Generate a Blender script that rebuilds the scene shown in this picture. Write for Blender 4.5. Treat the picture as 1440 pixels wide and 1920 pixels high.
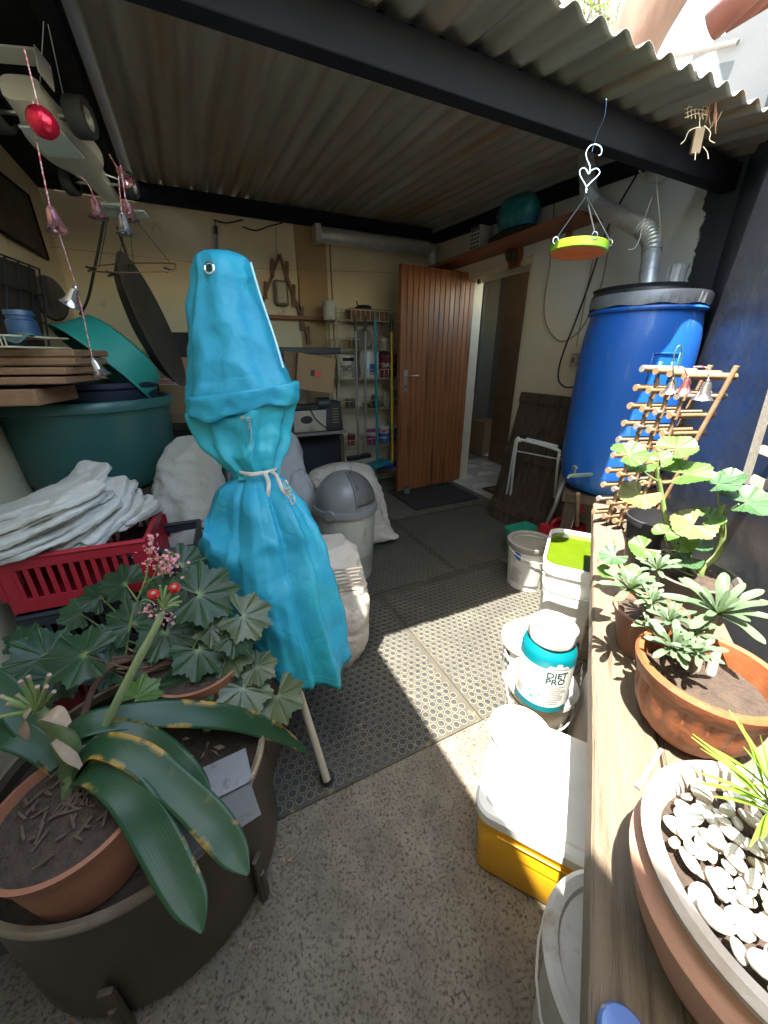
import bpy, math, random
from math import sin, cos, pi, radians, sqrt, atan2, exp
from mathutils import Vector, Matrix, noise
random.seed(7)
S = bpy.context.scene
C = S.collection
for o in list(bpy.data.objects): bpy.data.objects.remove(o)
# ------------------------------------------------------------ camera, sky, sun, exposure
TH = radians(22.5); F = 700.0; H = 1.3
cam = bpy.data.cameras.new('camera'); camo = bpy.data.objects.new('camera', cam); C.objects.link(camo)
cam.sensor_fit = 'VERTICAL'; cam.sensor_height = 36; cam.lens = 36*F/1920
cam.clip_start = .02; cam.clip_end = 500
camo.location = (0, 0, H); camo.rotation_euler = (pi/2-TH, 0, 0); S.camera = camo
S.render.resolution_x = 768; S.render.resolution_y = 1024
SUN = Vector((-.210, -.275, 1)).normalized()           # towards the sun
w = bpy.data.worlds.new('World'); S.world = w; w.use_nodes = True
nt = w.node_tree; nt.nodes.clear()
sk = nt.nodes.new('ShaderNodeTexSky'); sk.sky_type = 'NISHITA'; sk.sun_disc = False
sk.sun_elevation = math.asin(SUN.z); sk.sun_rotation = atan2(SUN.x, SUN.y)
sk.air_density = 1.0; sk.dust_density = .6; sk.ozone_density = 2.2
bg = nt.nodes.new('ShaderNodeBackground'); bg.inputs[1].default_value = .15
ou = nt.nodes.new('ShaderNodeOutputWorld'); wb = nt.nodes.new('ShaderNodeMix'); wb.data_type = 'RGBA'; wb.blend_type = 'MULTIPLY'; wb.inputs[0].default_value = 1; wb.inputs[7].default_value = (1.22, 1.02, .74, 1); nt.links.new(sk.outputs[0], wb.inputs[6]); nt.links.new(wb.outputs[2], bg.inputs[0]); nt.links.new(bg.outputs[0], ou.inputs[0])
sl = bpy.data.lights.new('sun', 'SUN'); sl.energy = 2.3; sl.angle = radians(.5); sl.color = (1, .95, .86)
so = bpy.data.objects.new('sun', sl); C.objects.link(so); so.rotation_euler = SUN.to_track_quat('Z', 'Y').to_euler(); so.location = (0, 0, 6)
S.view_settings.view_transform = 'Standard'; S.view_settings.look = 'None'
S.view_settings.exposure = 3.8; S.view_settings.gamma = 1
try: S.view_settings.use_curve_mapping = False
except Exception: pass
S.render.engine = 'CYCLES'
S.cycles.max_bounces = 10; S.cycles.diffuse_bounces = 6
# ------------------------------------------------------------ pixel rays of the photograph (1440 x 1920) -> places in metres
def ray(px, py):
    v = (960-py)/F
    return Vector(((px-720)/F, cos(TH)+v*sin(TH), v*cos(TH)-sin(TH)))
O = Vector((0, 0, H))
def G(px, py, z=0):
    r = ray(px, py); return O + r*((z-H)/r.z)
def D(px, py, Y):
    r = ray(px, py); return O + r*(Y/r.y)
def pxm(p): # metres per photo pixel at point p
    return (p.y*cos(TH)-(p.z-H)*sin(TH))/F
AZ = radians(25.8)
V2 = Vector((cos(AZ), sin(AZ), 0)); U2 = Vector((-sin(AZ), cos(AZ), 0))    # across the shed, into the shed
def RM(a, b, z=0): return V2*a + U2*b + Vector((0, 0, z))
def A(px, py, a):
    r = ray(px, py); return O + r*((a)/r.dot(V2))
def B(px, py, b):
    r = ray(px, py); return O + r*(b/r.dot(U2))
E3 = Vector((.462, .887, 0)).normalized(); N3 = Vector((.887, -.462, 0)).normalized()   # along the bench, across it
KB = .882; BZ = .70                      # bench height
BO = Vector((.227*KB, .165*KB, 0))
def BN(e, n, z=0): return BO + E3*e + N3*n + Vector((0, 0, z))
AW, BW, LW = 2.418, 3.84, -.716          # door wall, back wall, left wall
def roofz(b): return 2.135 + .142*(b-1.241)
ROOMROT = Matrix.Rotation(AZ, 3, 'Z'); BENROT = Matrix.Rotation(atan2(N3.y, N3.x), 3, 'Z')
ID3 = Matrix.Identity(3)
def frm(zd, xd=Vector((1, 0, 0))):
    z = Vector(zd).normalized(); x = Vector(xd); x = (x - z*x.dot(z))
    if x.length < 1e-4: x = Vector((0, 1, 0)); x = x - z*x.dot(z)
    x.normalize(); y = z.cross(x)
    return Matrix((x, y, z)).transposed()
def nz(p, s=1.0): return noise.noise(Vector(p)*s)
def ridge(p, s=1.0): return 1-abs(noise.noise(Vector(p)*s))*2
# ------------------------------------------------------------ mesh builder
class MB:
    def __init__(s): s.v = []; s.f = []; s.m = []; s.c = []; s.mi = 0; s.cv = 0.0
    def add(s, vs, fs, cs=None):
        n = len(s.v); s.v += [Vector(q) for q in vs]; s.f += [tuple(i+n for i in q) for q in fs]; s.m += [s.mi]*len(fs)
        s.c += list(cs) if cs else [s.cv]*len(vs)
        return s
    def box(s, c, d, R=ID3, taper=1.0):
        c = Vector(c); x, y, z = d[0]/2, d[1]/2, d[2]/2; vs = []
        for k in (-1, 1):
            t = taper if k < 0 else 1
            for i, j in ((-1, -1), (1, -1), (1, 1), (-1, 1)): vs.append(c + R @ Vector((i*x*t, j*y*t, k*z)))
        return s.add(vs, [(0, 3, 2, 1), (4, 5, 6, 7), (0, 1, 5, 4), (1, 2, 6, 5), (2, 3, 7, 6), (3, 0, 4, 7)])
    def lathe(s, prof, c=(0, 0, 0), R=ID3, seg=24, a0=0, a1=2*pi, fn=None, sx=1, sy=1, power=None):
        c = Vector(c); full = abs(a1-a0-2*pi) < 1e-6; n = seg if full else seg+1; vs = []; fs = []
        for r, z in prof:
            for i in range(n):
                a = a0 + (a1-a0)*i/seg; ca, sa = cos(a), sin(a)
                if power:
                    q = (abs(ca)**power+abs(sa)**power)**(-1/power); ca *= q; sa *= q
                rr, zz = (r, z) if not fn else fn(r, z, a)
                vs.append(c + R @ Vector((rr*ca*sx, rr*sa*sy, zz)))
        for k in range(len(prof)-1):
            for i in range(seg):
                j = (i+1) % n; fs.append((k*n+i, k*n+j, (k+1)*n+j, (k+1)*n+i))
        if full and not (len(prof) >= 5 and prof[0][0] > 1e-5 and prof[-1][0] > 1e-5):
            if prof[0][0] > 1e-5 and not (prof[1][0] < 1e-5 and abs(prof[1][1]-prof[0][1]) < 1e-6): fs.append(tuple(range(n))[::-1])
            if prof[-1][0] > 1e-5: fs.append(tuple((len(prof)-1)*n+i for i in range(n)))
        return s.add(vs, fs)
    def cyl(s, p0, p1, r0, r1=None, seg=10):
        p0, p1 = Vector(p0), Vector(p1); r1 = r0 if r1 is None else r1
        return s.lathe([(r0, 0), (r1, (p1-p0).length)], p0, frm(p1-p0), seg)
    def tube(s, pts, r, seg=8, smooth=0, flat=None):
        pts = [Vector(p) for p in pts]
        if smooth: pts = spline(pts, smooth)
        n = len(pts); vs = []; fs = []; up = None
        for i, p in enumerate(pts):
            t = (pts[min(i+1, n-1)]-pts[max(i-1, 0)])
            if t.length < 1e-9: t = Vector((0, 0, 1))
            t.normalize()
            if up is None: up = Vector((0, 0, 1)) if abs(t.z) < .9 else Vector((1, 0, 0))
            up = up - t*up.dot(t); up.normalize(); sd = t.cross(up)
            rr = r[int(i*(len(r)-1)/(n-1)+.5)] if isinstance(r, (list, tuple)) else r
            for k in range(seg):
                a = 2*pi*k/seg; vs.append(p + up*(cos(a)*rr*(flat or 1)) + sd*(sin(a)*rr))
        for i in range(n-1):
            for k in range(seg):
                j = (k+1) % seg; fs.append((i*seg+k, i*seg+j, (i+1)*seg+j, (i+1)*seg+k))
        fs.append(tuple(range(seg))[::-1]); fs.append(tuple((n-1)*seg+k for k in range(seg)))
        return s.add(vs, fs)
    def grid(s, fn, nu, nv, cu=False):
        n = nu if cu else nu+1; vs = []; cs = []; fs = []
        for j in range(nv+1):
            for i in range(n):
                q = fn(i/nu, j/nv)
                if isinstance(q, tuple): vs.append(q[0]); cs.append(q[1])
                else: vs.append(q); cs.append(s.cv)
        for j in range(nv):
            for i in range(nu):
                k = (i+1) % n; fs.append((j*n+i, j*n+k, (j+1)*n+k, (j+1)*n+i))
        return s.add(vs, fs, cs)
def spline(pts, k=6):
    out = []; n = len(pts)
    for i in range(n-1):
        p0, p1, p2, p3 = pts[max(i-1, 0)], pts[i], pts[i+1], pts[min(i+2, n-1)]
        for j in range(k):
            t = j/k; out.append(.5*((2*p1)+(p2-p0)*t+(2*p0-5*p1+4*p2-p3)*t*t+(3*p1-3*p2+p3-p0)*t*t*t) if not isinstance(p0, tuple)
                else tuple(.5*((2*b)+(c-a)*t+(2*a-5*b+4*c-d)*t*t+(3*b-3*c+d-a)*t*t*t) for a, b, c, d in zip(p0, p1, p2, p3)))
    out.append(pts[-1]); return out
# ------------------------------------------------------------ scene graph helpers
THINGS = []
def mk(name, mb, mat, smooth=40, bevel=0, solid=0, sub=0):
    me = bpy.data.meshes.new(name); me.from_pydata([tuple(q) for q in mb.v], [], mb.f)
    mats = mat if isinstance(mat, (list, tuple)) else [mat]
    for q in mats: me.materials.append(q)
    if len(mats) > 1: me.polygons.foreach_set('material_index', mb.m)
    if any(mb.c):
        at = me.attributes.new('col', 'FLOAT', 'POINT'); at.data.foreach_set('value', mb.c)
    if smooth:
        me.polygons.foreach_set('use_smooth', [True]*len(me.polygons)); me.set_sharp_from_angle(angle=radians(smooth))
    o = bpy.data.objects.new(name, me); C.objects.link(o)
    if solid:
        d = o.modifiers.new('solid', 'SOLIDIFY'); d.thickness = solid; d.offset = 0
    if bevel:
        d = o.modifiers.new('bevel', 'BEVEL'); d.width = bevel; d.segments = 2; d.limit_method = 'ANGLE'; d.angle_limit = radians(50)
    if sub:
        d = o.modifiers.new('sub', 'SUBSURF'); d.levels = sub; d.render_levels = sub
    return o
def tag(o, label, cat, group=None, kind=None):
    if label: o['label'] = label
    if cat: o['category'] = cat
    if group: o['group'] = group
    if kind: o['kind'] = kind
    THINGS.append(o); return o
def thing(name, label, cat, group=None, loc=None, kind=None):
    o = bpy.data.objects.new(name, None); C.objects.link(o); o.empty_display_size = .05
    if loc is not None: o.location = loc; o['_fix'] = 1
    return tag(o, label, cat, group, kind)
def part(p, name, mb, mat, label=None, kind=None, **k):
    o = mk(name, mb, mat, **k); o.parent = p
    if label: o['label'] = label
    if kind: o['kind'] = kind
    return o
def one(name, mb, mat, label, cat, group=None, kind=None, **k):
    return tag(mk(name, mb, mat, **k), label, cat, group, kind)
def dup(t, loc=None, rot=None, label=None, scale=None):
    c = t.copy(); C.objects.link(c); THINGS.append(c)
    if label: c['label'] = label
    if loc is not None: c.location = loc
    if rot is not None: c.rotation_euler = rot
    if scale: c.scale = scale
    for ch in list(t.children):
        d = ch.copy(); C.objects.link(d); d.parent = c
        for g in list(ch.children):
            e = g.copy(); C.objects.link(e); e.parent = d
    return c
def finish():
    for o in list(THINGS):
        if o.get('_fix'): del o['_fix']; continue
        if o.type == 'EMPTY':
            ch = [c for c in o.children]
            pts = []
            for c in ch:
                if c.type == 'MESH' and c.parent == o:
                    pts += [c.matrix_basis @ Vector(b) for b in c.bound_box]
            if not pts: continue
            x = sum(p.x for p in pts)/len(pts); y = sum(p.y for p in pts)/len(pts); z = min(p.z for p in pts)
            l = Vector((x, y, z)); o.location = l
            for c in ch: c.location = c.location - l
        elif o.type == 'MESH' and o.get('kind') != 'structure':
            bb = [Vector(b) for b in o.bound_box]
            l = Vector((sum(p.x for p in bb)/8, sum(p.y for p in bb)/8, min(p.z for p in bb)))
            o.data.transform(Matrix.Translation(-l)); o.location = o.location + l
            for c in o.children: c.location = c.location - l
# ------------------------------------------------------------ materials
MC = {}; AZ0 = radians(25.8)
def mat(name, c1, c2=None, sc=6, rough=.6, metal=0, bump=.15, bs=90, st=(1, 1, 1), c3=None, c3s=3, c3t=.6, attr=None, trans=0, spec=.5, cspread=.25, rv=.1, bdist=.004, alpha=1, tw=0, sheen=0, clear=0, rz=0, crs=0, cra=.5, ribs=0, edge=None):
    if name in MC: return MC[name]
    m = bpy.data.materials.new(name); m.use_nodes = True; t = m.node_tree; N = t.nodes; L = t.links
    b = N['Principled BSDF']; out = N['Material Output']
    tc = N.new('ShaderNodeTexCoord'); mp = N.new('ShaderNodeMapping'); mp.inputs['Scale'].default_value = st
    if rz:
        mr = N.new('ShaderNodeMapping'); mr.inputs['Rotation'].default_value = (0, 0, rz); L.new(tc.outputs['Object'], mr.inputs[0]); L.new(mr.outputs[0], mp.inputs[0])
    else: L.new(tc.outputs['Object'], mp.inputs[0])
    def noi(scale, det=6, ro=.6):
        n = N.new('ShaderNodeTexNoise'); n.inputs['Scale'].default_value = scale; n.inputs['Detail'].default_value = det; n.inputs['Roughness'].default_value = ro
        L.new(mp.outputs[0], n.inputs['Vector']); return n.outputs['Fac']
    def ramp(s, a, bb):
        r = N.new('ShaderNodeMapRange'); r.inputs[1].default_value = a; r.inputs[2].default_value = bb; L.new(s, r.inputs[0]); return r.outputs[0]
    def mix(f, a, bb):
        x = N.new('ShaderNodeMix'); x.data_type = 'RGBA'
        if isinstance(f, float): x.inputs[0].default_value = f
        else: L.new(f, x.inputs[0])
        for i, q in ((6, a), (7, bb)):
            if isinstance(q, tuple): x.inputs[i].default_value = (*q, 1)
            else: L.new(q, x.inputs[i])
        return x.outputs[2]
    col = c1
    n1 = noi(sc)
    if c2: col = mix(ramp(n1, .5-cspread, .5+cspread), c1, c2)
    if c3:
        n3 = noi(c3s, 8, .65); col = mix(ramp(n3, c3t-.04, c3t+.1), col if not isinstance(col, tuple) else col, c3)
    if attr:
        at = N.new('ShaderNodeAttribute'); at.attribute_name = 'col'; col = mix(at.outputs['Fac'], col, attr)
    if edge:
        at = N.new('ShaderNodeAttribute'); at.attribute_name = 'col'; ab = N.new('ShaderNodeMath'); ab.operation = 'ABSOLUTE'; L.new(at.outputs['Fac'], ab.inputs[0])
        ad = N.new('ShaderNodeMath'); ad.operation = 'MULTIPLY'; L.new(ab.outputs[0], ad.inputs[0]); L.new(ramp(noi(9, 5), .46, .62), ad.inputs[1]); col = mix(ramp(ad.outputs[0], .55, .95), col, edge)
    if ribs:
        at = N.new('ShaderNodeAttribute'); at.attribute_name = 'col'; m1 = N.new('ShaderNodeMath'); m1.operation = 'MULTIPLY'; L.new(at.outputs['Fac'], m1.inputs[0]); m1.inputs[1].default_value = ribs
        m2 = N.new('ShaderNodeMath'); m2.operation = 'SINE'; L.new(m1.outputs[0], m2.inputs[0]); m3 = N.new('ShaderNodeMapRange'); m3.inputs[1].default_value = .2; m3.inputs[2].default_value = 1; m3.inputs[4].default_value = .35; L.new(m2.outputs[0], m3.inputs[0])
        col = mix(m3.outputs[0], col, tuple(min(1, q*1.9) for q in c2))
    if isinstance(col, tuple): b.inputs['Base Color'].default_value = (*col, 1)
    else: L.new(col, b.inputs['Base Color'])
    b.inputs['Metallic'].default_value = metal
    b.inputs['Specular IOR Level'].default_value = spec
    if clear: b.inputs['Coat Weight'].default_value = clear; b.inputs['Coat Roughness'].default_value = .15
    if rv:
        r = N.new('ShaderNodeMapRange'); r.inputs[1].default_value = .3; r.inputs[2].default_value = .7
        r.inputs[3].default_value = max(.03, rough-rv); r.inputs[4].default_value = min(1, rough+rv); L.new(n1, r.inputs[0]); L.new(r.outputs[0], b.inputs['Roughness'])
    else: b.inputs['Roughness'].default_value = rough
    if trans: b.inputs['Transmission Weight'].default_value = trans
    if alpha < 1: b.inputs['Alpha'].default_value = alpha
    if sheen: b.inputs['Sheen Weight'].default_value = sheen
    if bump:
        bp = N.new('ShaderNodeBump'); bp.inputs['Strength'].default_value = bump; bp.inputs['Distance'].default_value = bdist
        L.new(noi(bs, 5), bp.inputs['Height']); L.new(bp.outputs[0], b.inputs['Normal'])
        if crs:
            wn = N.new('ShaderNodeTexNoise'); wn.inputs['Scale'].default_value = crs*.8; wn.inputs['Detail'].default_value = 4; L.new(mp.outputs[0], wn.inputs['Vector'])
            va = N.new('ShaderNodeVectorMath'); va.operation = 'MULTIPLY_ADD'; va.inputs[1].default_value = (.16, .16, .16); L.new(wn.outputs['Color'], va.inputs[0]); L.new(mp.outputs[0], va.inputs[2])
            rn = N.new('ShaderNodeTexVoronoi'); rn.feature = 'DISTANCE_TO_EDGE'; rn.inputs['Scale'].default_value = crs; rn.inputs['Detail'].default_value = 1.6; rn.inputs['Roughness'].default_value = .55
            L.new(va.outputs[0], rn.inputs['Vector']); b2 = N.new('ShaderNodeBump'); b2.inputs['Strength'].default_value = cra; b2.inputs['Distance'].default_value = .05
            L.new(rn.outputs['Distance'], b2.inputs['Height']); L.new(b2.outputs[0], bp.inputs['Normal'])
    if tw:
        tr = N.new('ShaderNodeBsdfTranslucent'); ms = N.new('ShaderNodeMixShader'); ms.inputs[0].default_value = tw
        if isinstance(col, tuple): tr.inputs[0].default_value = (*col, 1)
        else:
            g = N.new('ShaderNodeMix'); g.data_type = 'RGBA'; g.blend_type = 'MULTIPLY'; g.inputs[0].default_value = 1; L.new(col, g.inputs[6]); g.inputs[7].default_value = (2.2, 2.2, .9, 1)
            L.new(g.outputs[2], tr.inputs[0])
        L.new(b.outputs[0], ms.inputs[1]); L.new(tr.outputs[0], ms.inputs[2]); L.new(ms.outputs[0], out.inputs[0])
    MC[name] = m; return m
concrete = mat('concrete', (.088, .074, .054), (.225, .197, .152), sc=9, rough=.9, bump=.9, bs=130, c3=(.05, .038, .027), c3s=130, c3t=.54, bdist=.006, cspread=.3)
rubber = mat('rubber_base', (.028, .026, .022), (.075, .066, .046), sc=5, rough=.75, bump=.3, bs=300, c3=(.25, .21, .09), c3s=14, c3t=.64)
studm = mat('rubber_stud', (.018, .0185, .019), (.038, .037, .036), sc=9, rough=.55, bump=.3, bs=300)
ringm = mat('rubber_ring', (.10, .096, .08), (.19, .175, .12), sc=6, rough=.7, bump=.2, bs=300)
cream = mat('cream_paint', (.68, .565, .39), (.76, .65, .46), sc=3, rough=.75, bump=.25, bs=25, c3=(.36, .29, .18), c3s=5, c3t=.66)
white_frame = mat('cream_gloss_paint', (.62, .56, .42), (.5, .43, .3), sc=9, rough=.5, bump=.1, c3=(.25, .18, .11), c3s=14, c3t=.68)
blackwood = mat('black_painted_timber', (.008, .0085, .013), (.016, .017, .024), sc=5, rough=.7, spec=.12, bump=.3, bs=50)
galv = mat('galvanised_sheet', (.20, .185, .165), (.40, .38, .34), rz=-AZ0, st=(3, .22, 1), sc=5, rough=.6, metal=.25, bump=.2, bs=60, c3=(.30, .19, .11), c3s=3.2, c3t=.56)
duct = mat('galvanised_duct', (.48, .49, .5), (.66, .67, .68), sc=25, rough=.4, metal=.55, bump=.15, bs=60)
steel = mat('dull_steel', (.4, .4, .4), (.55, .55, .53), sc=20, rough=.35, metal=.9, bump=.1)
chrome = mat('bright_steel', (.75, .75, .76), rough=.2, metal=1, bump=0, rv=0)
blackplastic = mat('black_plastic', (.012, .012, .014), (.03, .03, .032), sc=10, rough=.45)
blackrubber = mat('black_rubber', (.015, .015, .016), rough=.7)
cable = mat('black_cable', (.012, .012, .013), rough=.5, bump=0)
wirewhite = mat('pale_wire', (.55, .53, .48), rough=.5, bump=0)
wirecream = mat('cream_coated_wire', (.55, .5, .33), (.35, .28, .16), sc=30, rough=.5, bump=0)
tealfab = mat('teal_nylon', (.024, .35, .50), (.017, .265, .42), sc=5, rough=.55, bump=.35, bs=22, c3=(.035, .41, .46), c3s=2.2, c3t=.56, tw=.12, rv=.08, bdist=.003, crs=6.5, cra=.36)
tealfab2 = mat('teal_nylon_green', (.03, .42, .47), (.025, .33, .45), sc=6, rough=.5, bump=.35, bs=25, tw=.15, bdist=.003, crs=8, cra=.3)
strapm = mat('grey_webbing', (.42, .4, .35), (.55, .53, .47), sc=40, rough=.9, bump=.5, bs=200)
polem = mat('champagne_aluminium', (.55, .49, .38), (.48, .43, .34), sc=15, rough=.38, metal=.5, bump=.05)
silv_ = 0
sackm = mat('woven_sack', (.56, .535, .50), (.68, .66, .63), sc=5, rough=.7, crs=9, cra=.38, bump=.4, bs=200, c3=(.3, .275, .24), c3s=7, c3t=.64, tw=.12)
sackt = mat('tan_woven_sack', (.44, .38, .31), (.58, .52, .44), sc=6, rough=.85, crs=10, cra=.45, bump=.6, bs=220, c3=(.3, .24, .19), c3s=9, c3t=.62)
sackg = mat('grey_woven_sack', (.36, .35, .34), (.5, .49, .48), sc=6, rough=.8, crs=8, cra=.4, bump=.4, bs=200)
redpl = mat('red_plastic', (.42, .015, .03), (.33, .012, .025), sc=8, rough=.45, bump=.1)
darkcrate = mat('dark_crate_plastic', (.02, .022, .035), (.03, .032, .045), sc=9, rough=.5)
terra = mat('terracotta', (.22, .08, .04), (.32, .13, .07), sc=8, rough=.75, bump=.3, bs=70, c3=(.3, .17, .11), c3s=4, c3t=.6)
terra2 = mat('glazed_terracotta', (.22, .065, .022), (.33, .11, .045), sc=9, rough=.5, bump=.35, bs=60, c3=(.11, .04, .018), c3s=9, c3t=.55)
terrapink = mat('weathered_terracotta', (.42, .2, .13), (.52, .29, .2), sc=9, rough=.7, bump=.3, bs=60, st=(1, 1, 6))
limewash = mat('lime_crusted_rim', (.6, .55, .48), (.4, .3, .23), sc=14, rough=.8, bump=.5, bs=60)
soil = mat('potting_soil', (.028, .018, .012), (.075, .05, .035), sc=60, rough=.95, bump=1, bs=90, bdist=.01)
drumm = mat('rusty_brown_steel', (.055, .04, .028), (.10, .075, .054), sc=6, rough=.42, metal=.35, bump=.15, bs=40, c3=(.06, .03, .018), c3s=7, c3t=.66)
drumrim = mat('worn_steel_rim', (.3, .24, .17), (.45, .4, .33), sc=20, rough=.4, metal=.8)
platem = mat('stained_steel_plate', (.36, .37, .39), (.27, .27, .28), sc=12, rough=.4, metal=.6, c3=(.06, .05, .04), c3s=22, c3t=.62)
bluepl = mat('blue_drum_plastic', (.015, .13, .52), (.012, .10, .42), sc=6, rough=.38, bump=.15, bs=20, c3=(.08, .2, .5), c3s=6, c3t=.61, st=(3, 3, .6))
greypl = mat('grey_plastic', (.17, .17, .165), (.22, .22, .215), sc=8, rough=.38, bump=.05)
palegreypl = mat('frosted_grey_plastic', (.36, .35, .29), (.45, .44, .38), sc=7, rough=.5, c3=(.24, .22, .17), c3s=20, c3t=.6, bump=.1, st=(1, 1, .3))
whitepl = mat('white_plastic', (.74, .74, .70), (.62, .61, .57), sc=8, rough=.4, c3=(.5, .46, .38), c3s=14, c3t=.66, bump=.05)
dirtywhite = mat('dirty_white_plastic', (.6, .58, .52), (.45, .42, .36), sc=8, rough=.5, c3=(.28, .22, .15), c3s=9, c3t=.6)
tealpl = mat('dark_teal_plastic', (.03, .105, .095), (.04, .13, .12), sc=5, rough=.38, bump=.05)
tealbasin = mat('sea_green_plastic', (.02, .23, .19), (.03, .28, .23), sc=6, rough=.4, bump=.05)
navypl = mat('navy_plastic', (.012, .018, .04), rough=.45)
jarteal = mat('turquoise_plastic', (.001, .12, .145), rough=.3, bump=0, rv=0)
greenpl = mat('green_plastic', (.02, .25, .15), (.03, .3, .19), sc=8, rough=.4)
yellowpl = mat('yellow_plastic', (.82, .44, .01), (.74, .37, .01), sc=5, rough=.4, c3=(.5, .26, .04), c3s=16, c3t=.66, bump=.1)
algae = mat('green_algae_water', (.05, .085, .003), (.075, .115, .004), sc=5, rough=.08, bump=.05, bs=8, rv=0)
card = mat('cardboard', (.30, .19, .10), (.36, .235, .13), sc=9, rough=.9, bump=.2, bs=60)
cardd = mat('cardboard_edge', (.22, .14, .08), rough=.9)
paperw = mat('printed_paper', (.5, .49, .45), rough=.7, bump=0)
redink = mat('red_print', (.5, .03, .04), rough=.6, bump=0)
blackink = mat('black_print', (.008, .010, .011), rough=.6, bump=0)
tealink = mat('teal_print', (.002, .035, .042), rough=.6, bump=0)
blueink = mat('blue_print', (.02, .12, .42), rough=.6, bump=0)
greyink = mat('grey_print', (.07, .075, .08), rough=.6, bump=0)
doorw = mat('varnished_pine', (.22, .075, .026), (.32, .12, .042), sc=5, rough=.42, bump=.2, bs=30, st=(6, 6, .35), c3=(.11, .036, .016), c3s=3.6, c3t=.57, cspread=.4)
doord = mat('dark_varnished_pine', (.17, .06, .025), (.25, .09, .035), sc=6, rough=.5, st=(6, 6, .5))
redwood = mat('red_stained_plank', (.2, .065, .03), (.3, .11, .055), sc=5, rough=.6, bump=.3, bs=30, st=(1, 1, 6))
brownwood = mat('brown_batten', (.13, .055, .03), (.2, .09, .05), sc=12, rough=.6)
boardw = mat('sawn_board', (.27, .14, .07), (.2, .1, .05), sc=8, rough=.8, bump=.4, bs=60, st=(3, 1, 8))
darkwood = mat('dark_weathered_wood', (.045, .028, .018), (.10, .068, .045), sc=5, rough=.8, bump=.6, bs=30, st=(9, 9, .5), c3=(.02, .014, .01), c3s=3, c3t=.56)
dowelm = mat('turned_pine_dowel', (.22, .135, .07), (.33, .22, .125), sc=20, rough=.65, bump=.2, bs=60)
greywood = mat('grey_weathered_wood', (.16, .145, .125), (.24, .22, .19), sc=9, rough=.85, bump=.5, bs=50, st=(6, 6, 1))
bitumen = mat('black_wall_paint', (.026, .030, .040), (.045, .050, .064), sc=2.5, rough=.4, bump=.3, bs=9, bdist=.01, c3=(.075, .078, .082), c3s=3, c3t=.6)
plaster = mat('grey_plaster', (.2, .2, .2), (.28, .28, .275), sc=5, rough=.85, bump=.4, bs=40)
tilem = mat('glazed_floor_tile', (.52, .49, .44), (.6, .57, .52), sc=3, rough=.25, bump=.03)
groutm = mat('grey_grout', (.2, .18, .16), rough=.9)
pinkbell = mat('pink_metallic', (.55, .12, .16), (.6, .42, .42), sc=30, rough=.22, metal=.85, bump=0)
silverbell = mat('silver_metallic', (.6, .6, .62), (.45, .4, .42), sc=30, rough=.2, metal=.9, bump=0)
redgem = mat('red_metallic', (.6, .01, .04), (.4, .01, .03), sc=60, rough=.2, metal=.6, bump=.5, bs=60)
redstring = mat('red_white_twine', (.5, .05, .08), (.6, .5, .5), sc=200, rough=.8, bump=0, cspread=.03)
limegl = mat('lime_glaze', (.2, .36, .02), rough=.3, bump=.05)
orangegl = mat('orange_glaze', (.62, .16, .04), (.55, .12, .03), sc=20, rough=.4)
petal = mat('pink_petal', (.75, .28, .38), (.8, .4, .45), sc=60, rough=.6, bump=0, tw=.3)
berry = mat('red_berry', (.5, .01, .015), (.4, .015, .01), sc=40, rough=.25, bump=0)
stemg = mat('pale_green_stem', (.17, .24, .07), (.22, .28, .1), sc=20, rough=.5, bump=.1)
stemb = mat('hairy_brown_stem', (.16, .08, .05), (.1, .05, .03), sc=30, rough=.9, bump=.8, bs=200)
begl = mat('begonia_leaf', (.009, .03, .013), (.02, .055, .02), sc=22, rough=.42, spec=.35, bump=.35, bs=70, attr=(.16, .24, .08), tw=.08)
begl2 = mat('pale_begonia_leaf', (.045, .07, .03), (.085, .11, .05), sc=12, rough=.45, bump=.25, bs=50, attr=(.17, .2, .1), tw=.12, c3=(.13, .06, .04), c3s=9, c3t=.66)
cliv = mat('clivia_leaf', (.009, .036, .014), (.016, .052, .02), sc=5, rough=.36, spec=.3, bump=.1, bs=40, c3=(.2, .13, .03), c3s=10, c3t=.68, tw=.04, ribs=42, edge=(.4, .22, .04))
dryleaf = mat('dry_leaf', (.3, .2, .13), (.42, .32, .24), sc=14, rough=.85, bump=.5, bs=60, tw=.1)
ger = mat('geranium_leaf', (.05, .115, .018), (.075, .15, .026), sc=14, rough=.5, bump=.3, bs=60, attr=(.1, .18, .045), tw=.22)
gerd = mat('geranium_leaf_dark', (.03, .08, .028), (.045, .10, .038), sc=14, rough=.5, bump=.3, bs=60, attr=(.07, .13, .05), tw=.15)
gery = mat('fading_geranium_leaf', (.10, .125, .035), (.15, .14, .055), sc=14, rough=.6, bump=.3, bs=60, attr=(.15, .18, .06), tw=.22)
succ = mat('silver_green_leaf', (.06, .10, .05), (.095, .14, .075), sc=18, rough=.6, bump=.15, bs=60, tw=.18)
spiky = mat('bright_needle_leaf', (.10, .20, .02), (.17, .28, .04), sc=12, rough=.4, bump=0, tw=.2)
peb1 = mat('white_pebble', (.48, .44, .38), (.62, .59, .54), sc=6, rough=.55, bump=.05)
peb2 = mat('buff_pebble', (.32, .25, .17), (.42, .36, .27), sc=8, rough=.55, bump=.05)
# ============================================================ SETTING
g = MB(); g.grid(lambda u, v: Vector((-60+120*u, -60+120*v, -.002)), 12, 12)
tag(mk('ground', g, concrete, smooth=0), 'rough speckled concrete yard floor', None, kind='structure')
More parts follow.
